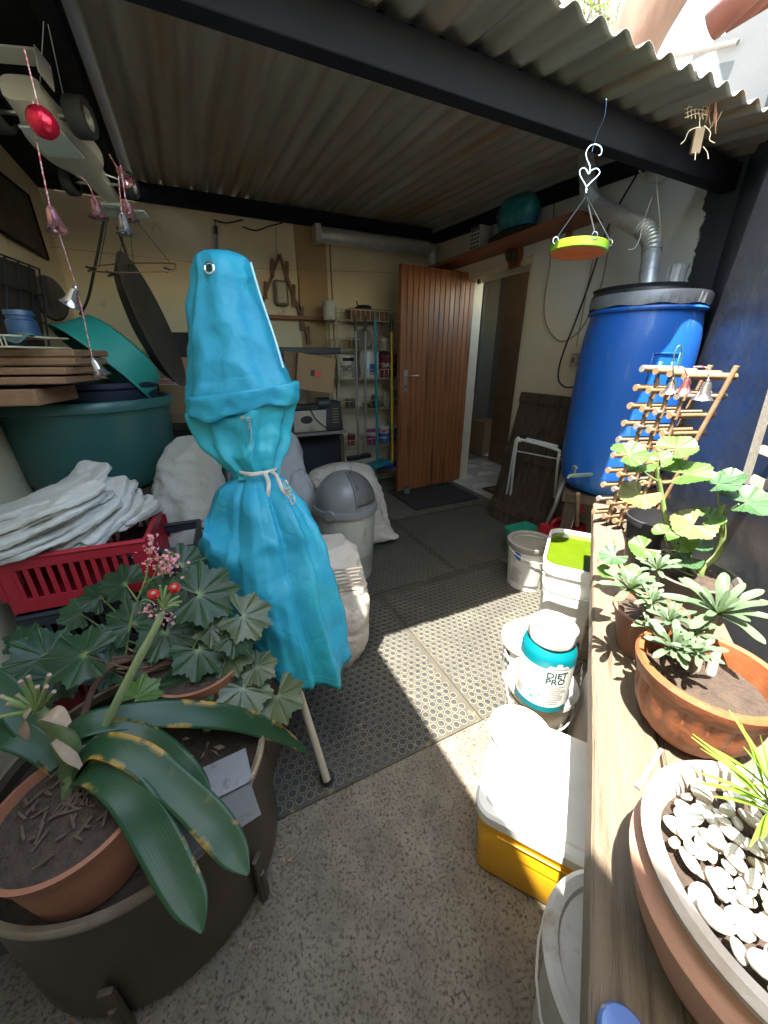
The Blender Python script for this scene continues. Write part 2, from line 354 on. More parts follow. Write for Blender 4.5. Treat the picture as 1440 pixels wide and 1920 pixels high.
# rubber mats -------------------------------------------------
MS = .925
sb = MB(); sb.mi = 0
pit = .0335; rows = int(MS/(pit*.866)); cols = int(MS/pit)
for j in range(rows-1):
    for i in range(cols-(j % 2)):
        c = Vector((-MS/2+.02+pit*(i+.5*(j % 2)), -MS/2+.025+pit*.866*j, .0055))
        n = 10; vs = []; fs = []; 
        for r, z in ((.0150, 0), (.0142, .0022), (.0130, .0024), (.0122, .0014)):
            for k in range(n): vs.append(c+Vector((r*cos(2*pi*k/n), r*sin(2*pi*k/n), z)))
        vs.append(c+Vector((0, 0, .0024)))
        for q in range(3):
            for k in range(n): fs.append((q*n+k, q*n+(k+1) % n, (q+1)*n+(k+1) % n, (q+1)*n+k))
        sb.mi = 1; sb.add(vs, fs)
        nb = len(sb.v)-len(vs); sb.mi = 0
        sb.f += [(nb+3*n+k, nb+3*n+(k+1) % n, nb+4*n) for k in range(n)]; sb.m += [0]*n
mat0 = None
for i, (a, b, lab) in enumerate([(.325, 1.222, 'black studded rubber mat at the front, under the umbrella foot'),
        (1.253, 1.222, 'black studded rubber mat at the front, half in sunlight beside the white buckets'),
        (-.045, 2.155, 'black studded rubber mat on the left, behind the tan sack'), (.885, 2.155, 'black studded rubber mat in the middle, in front of the domed bin'),
        (1.815, 2.155, 'dusty studded rubber mat on the right, beside the leaning dark panel'),
        (.885, 3.09, 'black studded rubber mat at the back, under the wire rack'), (-.605, 1.222, 'black studded rubber mat at far left, under the crates')]):
    if mat0 is None:
        mat0 = thing('rubber_mat', lab, 'rubber mat', 'studded rubber mats on the floor', loc=RM(a, b))
        mat0.rotation_euler = (0, 0, AZ)
        bm_ = MB(); bm_.box((0, 0, .0035), (MS, MS, .005)); part(mat0, 'mat_sheet', bm_, rubber, bevel=.0015)
        part(mat0, 'studs', sb, [studm, ringm], kind='stuff', smooth=0)
    else: dup(mat0, loc=RM(a, b), label=lab)
m_ = MB(); m_.box(RM(2.0, 3.02, .008), (.72, .6, .012), ROOMROT)
one('door_mat', m_, mat('flat_rubber_mat', (.025, .026, .028), (.045, .045, .045), sc=9, rough=.7, bump=.6, bs=150), 'flat dark rubber mat lying before the doorway step', 'doormat', bevel=.003)
# --- door wall (with door opening), thickness .24, opening b 2.46..3.31
OB0, OB1, OZ = 2.46, 3.31, 2.0
def wallmat():
    m = mat('door_wall_paint', (.60, .50, .345), (.68, .58, .42), sc=2.5, rough=.72, bump=.3, bs=22, c3=(.42, .34, .22), c3s=4, c3t=.66)
    t = m.node_tree; N = t.nodes; L = t.links; bs = N['Principled BSDF']; src = bs.inputs['Base Color'].links[0].from_socket
    geo = N.new('ShaderNodeNewGeometry')
    d = N.new('ShaderNodeVectorMath'); d.operation = 'DOT_PRODUCT'; d.inputs[1].default_value = tuple(U2); L.new(geo.outputs['Position'], d.inputs[0])
    sx = N.new('ShaderNodeSeparateXYZ'); L.new(geo.outputs['Position'], sx.inputs[0])
    nn = N.new('ShaderNodeTexNoise'); nn.inputs['Scale'].default_value = 9; nn.inputs['Detail'].default_value = 10; nn.inputs['Roughness'].default_value = .7; L.new(geo.outputs['Position'], nn.inputs['Vector'])
    def ma(op, a, b_):
        x = N.new('ShaderNodeMath'); x.operation = op
        for i, q in enumerate((a, b_)):
            if isinstance(q, (int, float)): x.inputs[i].default_value = q
            else: L.new(q, x.inputs[i])
        return x.outputs[0]
    def mx(f, a, b_):
        x = N.new('ShaderNodeMix'); x.data_type = 'RGBA'; L.new(f, x.inputs[0])
        for i, q in ((6, a), (7, b_)):
            if isinstance(q, tuple): x.inputs[i].default_value = (*q, 1)
            else: L.new(q, x.inputs[i])
        return x.outputs[2]
    jag = ma('MULTIPLY', ma('SUBTRACT', nn.outputs['Fac'], .5), .12)
    bb = ma('ADD', d.outputs['Value'], jag)
    def step(v, lo, hi):
        r = N.new('ShaderNodeMapRange'); r.inputs[1].default_value = lo; r.inputs[2].default_value = hi; L.new(v, r.inputs[0]); return r.outputs[0]
    # pale grey paint on the upper, right part; black paint beyond its ragged edge
    gz = ma('ADD', sx.outputs['Z'], ma('MULTIPLY', d.outputs['Value'], -.55))
    grey = step(gz, .30, .62)
    c1 = mx(grey, src, (.56, .55, .53))
    edge = ma('ADD', bb, ma('MULTIPLY', ma('SUBTRACT', sx.outputs['Z'], 1.6), -.10))
    blk = step(edge, 1.338, 1.332)
    lowz = step(ma('ADD', sx.outputs['Z'], jag), 2.20, 2.19)
    c1 = mx(step(ma('SUBTRACT', sx.outputs['Z'], ma('MULTIPLY', step(d.outputs['Value'], 1.3, 1.5), .4)), 2.16, 2.22), c1, (.085, .085, .086)); c2 = mx(ma('MULTIPLY', blk, lowz), c1, (.024, .027, .034))
    L.new(c2, bs.inputs['Base Color'])
    return m
wm = wallmat()
T = .24
def wbox(mb, a0, a1, b0, b1, z0, z1): mb.box(RM((a0+a1)/2, (b0+b1)/2, (z0+z1)/2), (a1-a0, b1-b0, z1-z0), ROOMROT)
dw = thing('door_wall', 'cream plastered wall with the doorway and black paint at its right end', 'wall')
q = MB(); wbox(q, AW, AW+T, 1.60, OB0, -.05, 2.52); part(dw, 'wall_panel', q, wm)
q = MB(); wbox(q, AW, AW+T, 1.0, 1.60, -.05, 2.645); part(dw, 'wall_panel', q, wm)
q = MB(); wbox(q, AW, AW+T, OB0, OB1, OZ, 2.52); part(dw, 'lintel', q, wm)
q = MB(); wbox(q, AW, AW+T, OB1, 4.6, -.05, 2.52); part(dw, 'wall_panel', q, wm)
# door frame
fr = thing('door_frame', 'worn cream painted frame lining the doorway', 'door frame')
q = MB(); wbox(q, AW+.005, AW+.2, OB1-.045, OB1-.001, 0, OZ-.002); part(fr, 'jamb', q, white_frame, bevel=.003)
q = MB(); wbox(q, AW+.005, AW+.2, OB0+.001, OB0+.03, 0, OZ-.002); part(fr, 'jamb', q, white_frame, bevel=.003)
q = MB(); wbox(q, AW+.005, AW+.2, OB0+.031, OB1-.046, OZ-.05, OZ-.002); part(fr, 'head', q, white_frame, bevel=.003)
# inside room beyond the doorway
q = MB(); wbox(q, AW-.02, AW+2.2, 2.2, 4.6, -.04, .03); tag(mk('room_floor', q, groutm, smooth=0), 'grey grout bed of the tiled floor beyond the door', None, kind='structure')
tl = MB(); tl.box((0, 0, .004), (.325, .325, .008)); tt = mk('tile', tl, tilem, bevel=.002)
rf = bpy.data.objects['room_floor']; first = True
for i in range(4):
    for j in range(5):
        o = tt if first else tt.copy()
        if not first: C.objects.link(o)
        first = False; o.parent = rf; o.location = RM(AW+.15+.333*i, 2.40+.333*j, .03); o.rotation_euler = (0, 0, AZ)
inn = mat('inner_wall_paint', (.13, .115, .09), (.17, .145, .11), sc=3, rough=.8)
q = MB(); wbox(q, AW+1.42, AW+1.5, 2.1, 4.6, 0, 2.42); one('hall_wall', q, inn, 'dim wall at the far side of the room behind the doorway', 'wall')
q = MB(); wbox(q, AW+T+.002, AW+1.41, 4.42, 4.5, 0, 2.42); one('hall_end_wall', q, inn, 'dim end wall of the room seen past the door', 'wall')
q = MB(); wbox(q, AW+T+.002, AW+1.41, 2.1, 2.18, 0, 1.75); one('hall_side_wall', q, inn, 'hidden side wall of the room, nearest the yard, kept low to let sky light in', 'wall')  # out of view; left open above so sky light reaches the tiles
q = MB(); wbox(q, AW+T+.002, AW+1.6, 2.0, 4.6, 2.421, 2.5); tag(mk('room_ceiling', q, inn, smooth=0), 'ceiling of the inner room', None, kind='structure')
q = MB(); wbox(q, AW+.92, AW+.96, 3.25, 3.75, .05, 2.3); one('cupboard_door', q, mat('tan_board', (.2, .12, .07), (.16, .095, .055), sc=7, rough=.6), 'plain tan board door standing ajar inside the doorway', 'cupboard door', bevel=.004)
q = MB()
for k in range(9): q.grid(lambda u, v, k=k: RM(AW+.55+.012*sin(9*u+k)+.02*sin(50*u), 3.66+.25*u, .9+1.1*v), 40, 1)
one('hanging_cloth', q, mat('dark_cloth', (.07, .065, .055), (.12, .11, .09), sc=8, rough=.9), 'dark ribbed cloth hanging inside the room beside the tan board', 'cloth')
q = MB(); wbox(q, AW+.98, AW+1.28, 3.95, 4.25, .04, .5); one('cardboard_box', q, card, 'brown box on the tiles inside the doorway', 'box', bevel=.005)
dm = MB(); dm.box(RM(AW+.35, 2.66, .045), (.5, .34, .012), ROOMROT)
t = thing('brown_doormat', 'brown bristle mat with a dark border on the tiles inside', 'doormat')
part(t, 'bristle_pad', dm, mat('coir', (.22, .14, .08), (.13, .08, .05), sc=40, rough=.95, bump=1, bs=150), bevel=.003)
dm = MB()
for a, b, x, y in ((0, .17, .5, .03), (0, -.17, .5, .03), (.25, 0, .03, .37), (-.25, 0, .03, .37)): dm.box(RM(AW+.35+a, 2.66+b, .05), (x, y, .014), ROOMROT)
part(t, 'border', dm, mat('mat_border', (.05, .035, .025), rough=.9))
t = thing('pet_bowl', 'steel pet bowl on the tiles inside the doorway', 'bowl')
q = MB(); q.lathe([(.095, 0), (.1, .004), (.075, .05), (.07, .05), (.055, .012), (0, .01)], G(908, 852, .04), seg=28); part(t, 'bowl', q, steel)
# --- back wall, left wall
q = MB(); wbox(q, LW-.2, AW+.02, BW, BW+.12, -.05, 2.474)
bw = one('back_wall', q, cream, 'cream panelled wall at the back of the shed', 'wall')
q = MB()
for a_ in (B(620, 500, BW).dot(V2),): q.box(RM(a_, BW-.003, 1.5), (.012, .006, 1.9), ROOMROT)
c_ = part(bw, 'panel_seam', q, cardd)
p0, p1 = B(556, 500, BW).dot(V2), B(612, 500, BW).dot(V2)
q = MB(); q.box(RM((p0+p1)/2, BW-.006, 1.6), (p1-p0, .01, 1.62), ROOMROT); part(bw, 'tan_panel', q, mat('tan_hardboard', (.36, .235, .12), (.42, .285, .15), sc=4, rough=.7), label='tan hardboard strip between cream panels')
q = MB(); wbox(q, LW-.15, LW, -2.5, BW+.1, -.05, 2.62); one('left_wall', q, cream, 'cream side wall at the far left of the shed', 'wall')
# --- dark retaining wall at right
cr = RM(AW, 1.229); EW = (cr - Vector((1.283*KB, 1.226*KB, 0))); EW.z = 0; EW.normalize(); NW = Vector((EW.y, -EW.x, 0))
q = MB(); 
def dwall(q, s0, s1, n0, n1, z0, z1):
    c = cr + EW*((s0+s1)/2) + NW*((n0+n1)/2); q.box((c.x, c.y, (z0+z1)/2), (n1-n0, s1-s0, z1-z0), Matrix((NW, EW, Vector((0, 0, 1)))).transposed())
dwall(q, -.62, .0, 0, .25, -.05, 2.36); dwall(q, -4.2, -.6205, 0, .25, -.05, 1.86); t = thing('side_wall', 'tall black painted wall behind the bench', 'wall'); part(t, 'painted_wall', q, bitumen)
q = MB(); dwall(q, -.62, .0, .004, .25, 2.361, 2.9); part(t, 'bare_plaster_top', q, plaster)
# --- roof
rt = thing('shed_roof', 'rusty corrugated lean-to roof on black beams', 'roof')
pitch = .1; amp = .0135
def roofr(b): return 2.33 + .05*(b-1.3)
def sheet(a0, a1, b0, b1, dz, rz_=None):
    rz_ = rz_ or roofz
    q = MB(); n = int((a1-a0)/pitch*8)
    def fn(u, v):
        a = a0+(a1-a0)*u; b = b0+(b1-b0)*v + .004*nz((a*3, 0, 0))
        return RM(a, b, rz_(b)+.012+amp*sin(2*pi*a/pitch)+dz + .004*nz((a*2, b*2, 1)))
    q.grid(fn, n, 24); part(rt, 'corrugated_sheet', q, galv, solid=.0012, smooth=60)
aL = -.20
for k, (a0, a1) in enumerate([(aL, .33), (.27, .97), (.91, 1.61), (1.55, AW+.0)]): sheet(a0, a1 if k < 3 else AW-.004, 1.01-(.006*(k % 2)), 1.40, .0024*(k % 2)); sheet(a0, a1 if k < 3 else AW-.03, 1.36, 3.98, .0024*(k % 2), roofr)
FB = 1.245
q = MB(); q.box(RM((aL+AW)/2, FB+.085, 2.235), (AW-aL-.01, .03, .19), ROOMROT); part(rt, 'light_block_board', q, blackwood, bevel=.003)  # board added to block light through the gap between the roof planes
q = MB(); q.box(RM((aL-.3+AW)/2, FB+.03, 2.068), (AW-aL+.3-.004, .06, .105), ROOMROT); part(rt, 'front_beam', q, blackwood, bevel=.004)
q = MB(); q.box(RM((LW+AW)/2, BW-.05, 2.40), (AW-LW-.006, .07, .105), ROOMROT); part(rt, 'back_beam', q, blackwood, bevel=.004)
def slope_beam(name, a, b0, b1, w_, h_, dz, m):
    q = MB(); p, r = RM(a, b0, roofr(b0)+dz), RM(a, b1, roofr(b1)+dz); d = r-p
    R = Matrix((V2, d.normalized(), V2.cross(d.normalized()))).transposed(); q.box((p+r)/2, (w_, d.length, h_), R); part(rt, name, q, m, bevel=.003)
slope_beam('side_rafter', AW-.03, FB+.11, BW-.09, .05, .1, -.065, blackwood)
slope_beam('edge_strip', AW-.075, FB+.11, BW-.09, .022, .03, -.02, mat('grey_painted_strip', (.2, .2, .19), (.28, .27, .25), sc=12, rough=.7))
slope_beam('side_rafter', aL-.02, FB+.11, BW-.09, .05, .1, -.055, blackwood)
q = MB()
for sgn in (0,):
    q.box(RM((LW+aL)/2-.005, 2.3, 2.36), (abs(aL-LW)+.05, 3.06, .02), ROOMROT)
part(rt, 'black_ceiling_board', q, blackwood)
# neighbouring house eave overhead (throws the straight shade edge over the near floor)
hz = 2.62; ac = .597-.31*hz-.05
hr = thing('house_eave', 'overhanging house eave above and behind the viewer, left of the sunlit strip', 'roof')
q = MB(); q.box(RM(ac-.5, -.55, hz+.02), (1.0, 3.1, .04), ROOMROT); part(hr, 'soffit', q, white_frame)
q = MB(); q.box(RM(ac-.012, -.55, hz+.06), (.024, 3.1, .16), ROOMROT); part(hr, 'fascia', q, white_frame)
q = MB(); wbox(q, LW+.002, .05, -1.25, -1.1, -.05, 2.615); one('shade_wall', q, cream, 'unseen wall added behind the viewer on the left to shade the pots and drum', 'wall')  # unseen wall, added to darken the left side of the shed
# beyond the yard: things above the wall
q = MB()
def cs(u, v):
    # a curved weathered sheet, leaning up out of view
    p = D(1160, 150, 3.3).lerp(D(1265, -130, 3.1), v); wv = (.30+.10*v*v)
    sd = Vector((1, -.15, 0)); bulge = Vector((0, -.12, 0))
    x = (u-.5)*2
    return p + sd*(x*wv*.5) + Vector((.14, 0, 0))*v*v + bulge*(1-x*x) + Vector((0, 0, .01*nz((u*6, v*6, 0))))
q.grid(cs, 24, 24); one('curved_timber_slab', q, mat('weathered_slab', (.10, .045, .028), (.17, .10, .07), sc=3, rough=.8, bump=.5, bs=20, st=(5, 5, 1)), 'big tan curved slab leaning up above the roof edge', 'wooden slab', solid=.03)
rtile = thing('roof_tile_edge', 'red clay roof tiles jutting in above the grey wall, top right', 'roof tiles')
for k in range(4):
    q = MB(); c = D(1385+30*k, -2-8*k, 3.2)
    q.lathe([(.075, -.15), (.085, .13)], c, frm(Vector((-.3, .5, -.22)), Vector((1, 0, 0))), 14, a0=pi*.0, a1=pi*1.0); part(rtile, 'roof_tile', q, mat('clay_tile', (.085, .022, .014), (.13, .038, .024), sc=12, rough=.8, bump=.4), solid=.014)
q = MB(); q.box(D(1420, -55, 3.3), (.5, .08, .07), Matrix.Rotation(-.3, 3, 'Z')); part(rtile, 'batten', q, doord)
q = MB(); q.cyl(A(1268, 104, AW-.03), A(1405, 79, AW+.02)+Vector((-.05, 0, 0)), .014, .010, 8); one('rough_pole', q, greywood, 'rough pale pole lying along the top of the grey wall', 'pole')
q = MB(); q.box(RM(AW+.35, 2.05, 2.50), (.1, .5, .3), ROOMROT); one('lit_parapet', q, mat('cream_parapet', (.3, .27, .2), (.24, .21, .15), sc=9, rough=.8, c3=(.2, .17, .13), c3s=16, c3t=.66), 'sunlit cream parapet block between roof and grey wall', 'parapet')
# tree behind roof
tr = thing('tree', 'wispy green tree against the sky above the roof', 'tree')
tb = MB(); cc = D(1085, 60, 7.5); tb.cyl((cc.x, cc.y, 0), cc+Vector((0, 0, .2)), .12, .06, 8)
tips = []
for k in range(46):
    a = random.uniform(0, 2*pi); e = random.uniform(.35, 1.4); d = Vector((cos(a)*cos(e), sin(a)*cos(e)*.6, sin(e)))
    p = cc + Vector((random.uniform(-.4, .4), random.uniform(-.4, .4), random.uniform(-.8, 0))); L_ = random.uniform(.6, 1.25)
    pts = [p, p+d*L_*.5+Vector((random.uniform(-.1, .1), 0, .05)), p+d*L_]
    tb.tube(pts, [.014, .008, .003], 5, smooth=3)
    for m in range(9): tips.append(p+d*L_*random.uniform(.3, 1.05))
part(tr, 'trunk', tb, mat('bark', (.1, .07, .05), (.16, .12, .09), sc=20, rough=.9))
tc_ = MB()
for p in tips:
    for k in range(13):
        c = p+Vector([random.gauss(0, .09) for _ in range(3)]); R = frm([random.gauss(0, 1) for _ in range(3)], [random.gauss(0, 1) for _ in range(3)])
        s_ = random.uniform(.014, .03); tc_.add([c+R@Vector(v) for v in ((-s_*.4, 0, 0), (0, -s_, 0), (s_*.4, 0, 0), (0, s_, 0))], [(0, 1, 2, 3)])
part(tr, 'crown', tc_, mat('tree_leaf', (.10, .19, .03), (.2, .26, .05), sc=4, rough=.5, tw=.3, bump=0, c3=(.3, .16, .08), c3s=2, c3t=.64), smooth=0)
# ============================================================ loft helper: rings of (Lx, Ly, Rx, Ry, Y, depth half in m)
def loft_rings(mb, rings, nseg=64, sub=6, fold=None, wr=None, cap0=False, cap1=False, power=None, colf=None):
    rs = spline([tuple(r) for r in rings], sub) if sub > 1 else rings
    vs = []; cs = []; nr = len(rs)
    for j, (lx, ly, rx, ry, Y, dh) in enumerate(rs):
        t = j/(nr-1); L_ = D(lx, ly, Y); R_ = D(rx, ry, Y); c = (L_+R_)/2; ax = (R_-L_)/2; 
        nx = ax.normalized() if ax.length > 1e-6 else Vector((1, 0, 0)); ay = Vector((0, 1, 0)); ay = (ay-nx*ay.dot(nx)).normalized()*dh
        for i in range(nseg):
            a = 2*pi*i/nseg; ca, sa = cos(a), sin(a)
            if power:
                q = (abs(ca)**power+abs(sa)**power)**(-1/power); ca *= q; sa *= q
            k = 1+(fold(a, t) if fold else 0)
            p = c + ax*(ca*k) + ay*(sa*k)
            if wr: p = p + (p-c).normalized()*wr(p, a, t)
            vs.append(p); cs.append(colf(a, t) if colf else 0)
    fs = []
    for j in range(nr-1):
        for i in range(nseg):
            k = (i+1) % nseg; fs.append((j*nseg+i, j*nseg+k, (j+1)*nseg+k, (j+1)*nseg+i))
    if cap0: fs.append(tuple(range(nseg))[::-1])
    if cap1: fs.append(tuple((nr-1)*nseg+i for i in range(nseg)))
    mb.add(vs, fs, cs); return mb
def wrinkle(amp, s1=9, s2=24):
    return lambda p, a, t: amp*(ridge((p.x*s1, p.y*s1, p.z*s1*.45))-.5) + amp*.45*(ridge((p.x*s2*.5+p.z*s2*.5, p.y*s2, p.z*s2*.5-p.x*s2*.4))-.5)
# ------------------------------------------------------------ umbrella in its teal cover
um = thing('covered_umbrella', 'closed parasol in a bright turquoise cover tied at the waist, standing on the mats', 'umbrella')
q = MB()
# crease field: long diagonal creases
def crease(p, a, t): 
    return .009*ridge((p.x*13, p.y*13, p.z*2.6), 1)+.011*ridge((p.x*4+p.z*3, p.y*4, p.z*4-p.x*3), 1.2)+.006*ridge((p.x*9-p.z*5, p.y*8, p.z*9+p.x*5), 1.3)-.006
rU = [(412, 471, 428, 471, 1.36, .010), (398, 473, 442, 473, 1.36, .03), (383, 479, 455, 479, 1.36, .052), (372, 489, 465, 490, 1.36, .066), (366, 515, 472, 515, 1.36, .078), (363, 560, 481, 555, 1.36, .085), (361, 610, 497, 605, 1.35, .095), (360, 660, 515, 656, 1.34, .105), (359, 705, 531, 700, 1.33, .11), (358, 752, 545, 735, 1.32, .115)]
def f1(a, t):
    return (.03*sin(3*a+1)+.035*sin(7*a+2+2*t)*t + .03*exp(-((a-5.6)/.12)**2)*t + .02*sin(11*a)*t)
loft_rings(q, rU, 110, 8, f1, crease, cap0=True)
part(um, 'upper_cover', q, tealfab, smooth=75)
# collar (turned-up band)
q = MB()
rC = [(360, 744, 550, 716, 1.31, .114), (357, 747, 555, 718, 1.30, .121), (358, 764, 555, 737, 1.298, .120), (359, 780, 551, 753, 1.295, .118), (363, 781, 547, 753, 1.30, .112)]
def fc(a, t): return .035*sin(3*a+1.2+t)+.025*sin(7*a+4)+.02*sin(13*a+2*t)
loft_rings(q, rC, 110, 5, fc, lambda p, a, t: .004*ridge(p, 9)+.003*ridge(p, 26))
for i_, v_ in enumerate(q.v):
    a_ = 2*pi*(i_ % 110)/110; t_ = (i_//110)/20; v_.z += -.008*t_*(sin(4*a_+2)+.6*sin(9*a_))-.012*t_*exp(-((a_-4.3)/.3)**2)
part(um, 'folded_collar', q, tealfab, smooth=70, solid=.002)
q = MB()
rW = [(367, 770, 545, 745, 1.31, .105), (372, 786, 540, 762, 1.30, .10), (388, 822, 532, 812, 1.28, .092), (408, 848, 523, 846, 1.25, .08), (432, 870, 517, 868, 1.23, .06), (446, 884, 514, 880, 1.22, .045), (449, 892, 513, 890, 1.215, .042)]
def f2(a, t): return (.05+.10*t)*sin(9*a+1.5*t)+.05*sin(5*a+2)+.05*t*sin(15*a+1)
loft_rings(q, rW, 120, 7, f2, crease); part(um, 'waist_cover', q, tealfab2, smooth=70, label='greenish turquoise middle of the cover gathered to the waist')
# skirt: hem hangs to a left, a front and a right corner
q = MB()
kL = spline([(449, 890, 1.22), (425, 903, 1.215), (407, 920, 1.21), (396, 960, 1.2), (382, 1005, 1.07), (367, 1052, 1.18), (360, 1087, 1.17)], 10)
kR = spline([(513, 888, 1.21), (527, 900, 1.2), (542, 918, 1.18), (573, 960, 1.13), (600, 1003, 1.09), (620, 1090, 1.03), (654, 1231, .96)], 10)
kF = spline([(480, 894, 1.165), (482, 915, 1.13), (486, 950, 1.07), (494, 1010, 1.02), (505, 1090, .96), (520, 1185, .915), (543, 1291, .875)], 10)
kB = spline([(480, 884, 1.26), (485, 890, 1.27), (490, 910, 1.29), (500, 950, 1.3), (510, 1000, 1.3), (520, 1050, 1.28), (530, 1110, 1.25)], 10)
nR = len(kL); ns = 220; vs = []
def tri(x): x = x/(2*pi) % 1; return 1-4*abs(x-.5)
for j in range(nR):
    t = j/(nR-1); Lp, Rp, Fp, Bp = [D(*k[j]) for k in (kL, kR, kF, kB)]; c = (Lp+Rp)/2; pw = 2.0-.75*min(1, t*1.3)
    for i in range(ns):
        a = 2*pi*i/ns; ca, sa = cos(a), sin(a); k = (abs(ca)**pw+abs(sa)**pw)**(-1/pw)
        u, v = ca*k, sa*k
        f_ = min(1, t*5)*(1-.55*t)*(.11*tri(6*a+.6+1.0*t)+.055*tri(13*a+2-1.5*t))+.02*t*sin(9*a+1)
        f_ -= .17*min(1, t*4)*exp(-((a-4.12)/.09)**2)*(1-.4*t)+.10*min(1, t*4)*exp(-((a-5.15)/.07)**2)*(1-.6*t)
        f_ += .05*t*exp(-((a-4.71)/.12)**2)
        u *= 1+f_; v *= 1+f_
        p = c + (Rp-c)*max(u, 0) + (Lp-c)*max(-u, 0) + (Fp-c)*max(-v, 0) + (Bp-c)*max(v, 0)
        d = (p-c); d.z = 0; d = d.normalized() if d.length > 1e-5 else d
        cr = .010*ridge((p.x*11, p.y*11, p.z*3.5), 1)+.018*ridge((p.x*4+p.z*4, p.y*4, p.z*5-p.x*4), 1.1)*t+.009*ridge((p.x*9-p.z*6, p.y*9, p.z*9+p.x*4), 1.3)*t
        vs.append(p + d*(cr-.008))
fs = [(j*ns+i, j*ns+(i+1) % ns, (j+1)*ns+(i+1) % ns, (j+1)*ns+i) for j in range(nR-1) for i in range(ns)]
q.add(vs, fs); part(um, 'skirt_cover', q, tealfab, smooth=60, solid=.0012)
q = MB(); hp_ = vs[(nR-3)*ns:(nR-2)*ns]; hc_ = sum(hp_, Vector())/ns; q.tube([v_+(v_-hc_).normalized()*.0012 for v_ in hp_]+[hp_[0]], .0011, 5); part(um, 'hem_seam', q, tealfab2)
# eyelet
q = MB(); ec = D(393, 503, 1.272); R = frm(Vector((-.05, -1, .25)))
q.lathe([(.010, -.002), (.0105, .003), (.013, .0045), (.0165, .003), (.017, -.002)], ec, R, 28); ey = part(um, 'eyelet', q, chrome)
q = MB(); q.lathe([(.0105, 0), (.0001, 0)], ec, R, 20); part(um, 'eyelet_hole', q, mat('dark_hole', (.01, .05, .07), rough=.9))
# white piping on the upper right seam
q = MB(); q.tube([D(x, y, Y) for x, y, Y in ((470, 492, 1.33), (485, 545, 1.32), (500, 590, 1.31), (512, 625, 1.30), (521, 655, 1.29), (531, 690, 1.28))], .0035, 6, 4); part(um, 'seam_piping', q, mat('pale_seam', (.45, .72, .74), rough=.6))
# zip
q = MB(); zp = [D(465, 782, 1.178), D(471, 810, 1.168), D(470, 840, 1.163), D(468, 868, 1.158)]
q.tube(zp, .0035, 8, 4, flat=.5); part(um, 'zip', q, mat('zip_teeth', (.2, .45, .45), (.5, .55, .5), sc=300, rough=.4, metal=.4, cspread=.05))
q = MB(); q.tube([D(458, 783, 1.178), D(462, 812, 1.166), D(463, 842, 1.162), D(463, 868, 1.158)], .002, 6, 4); q.tube([D(474, 783, 1.178), D(480, 812, 1.168), D(477, 842, 1.163), D(473, 868, 1.158)], .002, 6, 4); part(um, 'zip_seam', q, tealfab)
q = MB(); q.box(D(466, 786, 1.165), (.010, .006, .012)); q.box(D(467, 799, 1.16), (.006, .004, .018)); part(um, 'zip_pull', q, steel, bevel=.001)
q = MB(); q.box(D(455, 783, 1.17), (.012, .005, .01)); part(um, 'zip_pull', q, steel, bevel=.001)
# strap
q = MB()
def band(pts, wd, out=Vector((0, -1, .2))):
    pp = spline([Vector(p) for p in pts], 6); n = len(pp)
    def fn(u, v):
        i = min(int(u*(n-1)), n-2); f_ = u*(n-1)-i; p = pp[i].lerp(pp[i+1], f_); tg = (pp[i+1]-pp[i]).normalized(); s_ = tg.cross(out).normalized()
        return p + s_*(v-.5)*wd + out*.002*sin(u*19)
    q.grid(fn, n*2, 3)
band([D(443, 878, 1.22), D(452, 886, 1.155), D(470, 888, 1.145), D(495, 886, 1.148), D(512, 882, 1.17), D(520, 876, 1.22)], .010)
band([D(447, 882, 1.18), D(465, 891, 1.143), D(492, 888, 1.142), D(514, 880, 1.165)], .008)
band([D(497, 886, 1.142), D(503, 905, 1.13), D(503, 925, 1.115), D(497, 940, 1.105), D(508, 954, 1.10)], .014)
band([D(508, 883, 1.15), D(520, 895, 1.12), D(528, 915, 1.09), D(540, 930, 1.07)], .012)
part(um, 'tie_strap', q, strapm, solid=.0015)
# pole and foot
q = MB(); q.cyl(G(613, 1463, .03), D(556, 1282, .93), .0125, .0125, 20); part(um, 'pole', q, polem)
q = MB(); c = G(615, 1466, 0.008); ax = (D(556, 1282, .93)-c).normalized(); q.lathe([(0, -.002), (.02, 0), (.024, .012), (.021, .028), (.015, .036), (.0135, .05)], c, frm(ax), 20); part(um, 'rubber_foot', q, blackrubber)
# white print on the right of the skirt
def txt(s, size, fn, mb, ext=0):
    cu = bpy.data.curves.new('t', 'FONT'); cu.body = s; cu.size = size; cu.resolution_u = 3; cu.offset = size*.028
    o = bpy.data.objects.new('t', cu); C.objects.link(o); bpy.context.view_layer.update()
    me = o.to_mesh(); wd = max([v.co.x for v in me.vertices] or [0])
    vs = [fn(v.co.x, v.co.y, wd) for v in me.vertices]; fs = [tuple(p.vertices) for p in me.polygons]
    o.to_mesh_clear(); bpy.data.objects.remove(o); bpy.data.curves.remove(cu); mb.add(vs, fs); return mb
def wrapcyl(c, r, z0, phi0, center=True, eps=.0012, tilt=0, sl=0):
    # text wrapped around a vertical cylinder; phi0 = angle of its centre
    def fn(x, y, wd):
        x2 = x-(wd/2 if center else 0); p = phi0 + x2/r
        rr = r+eps+sl*(z0+y-c[2])
        return Vector((c[0]+rr*cos(p), c[1]+rr*sin(p), z0+y+tilt*x2))
    return fn
def camphi(c): return atan2(-c[1], -c[0])
q = MB()
def skp(x, y, wd):
    o = D(533, 900, 1.02); ex = (D(556, 948, .945)-o).normalized(); eyv = Vector((.35, -.1, .9)); eyv = (eyv-ex*eyv.dot(ex)).normalized()
    return o+ex*x+eyv*(y-.02)
txt('GRO', .042, skp, q); part(um, 'white_print', q, paperw, solid=.001)
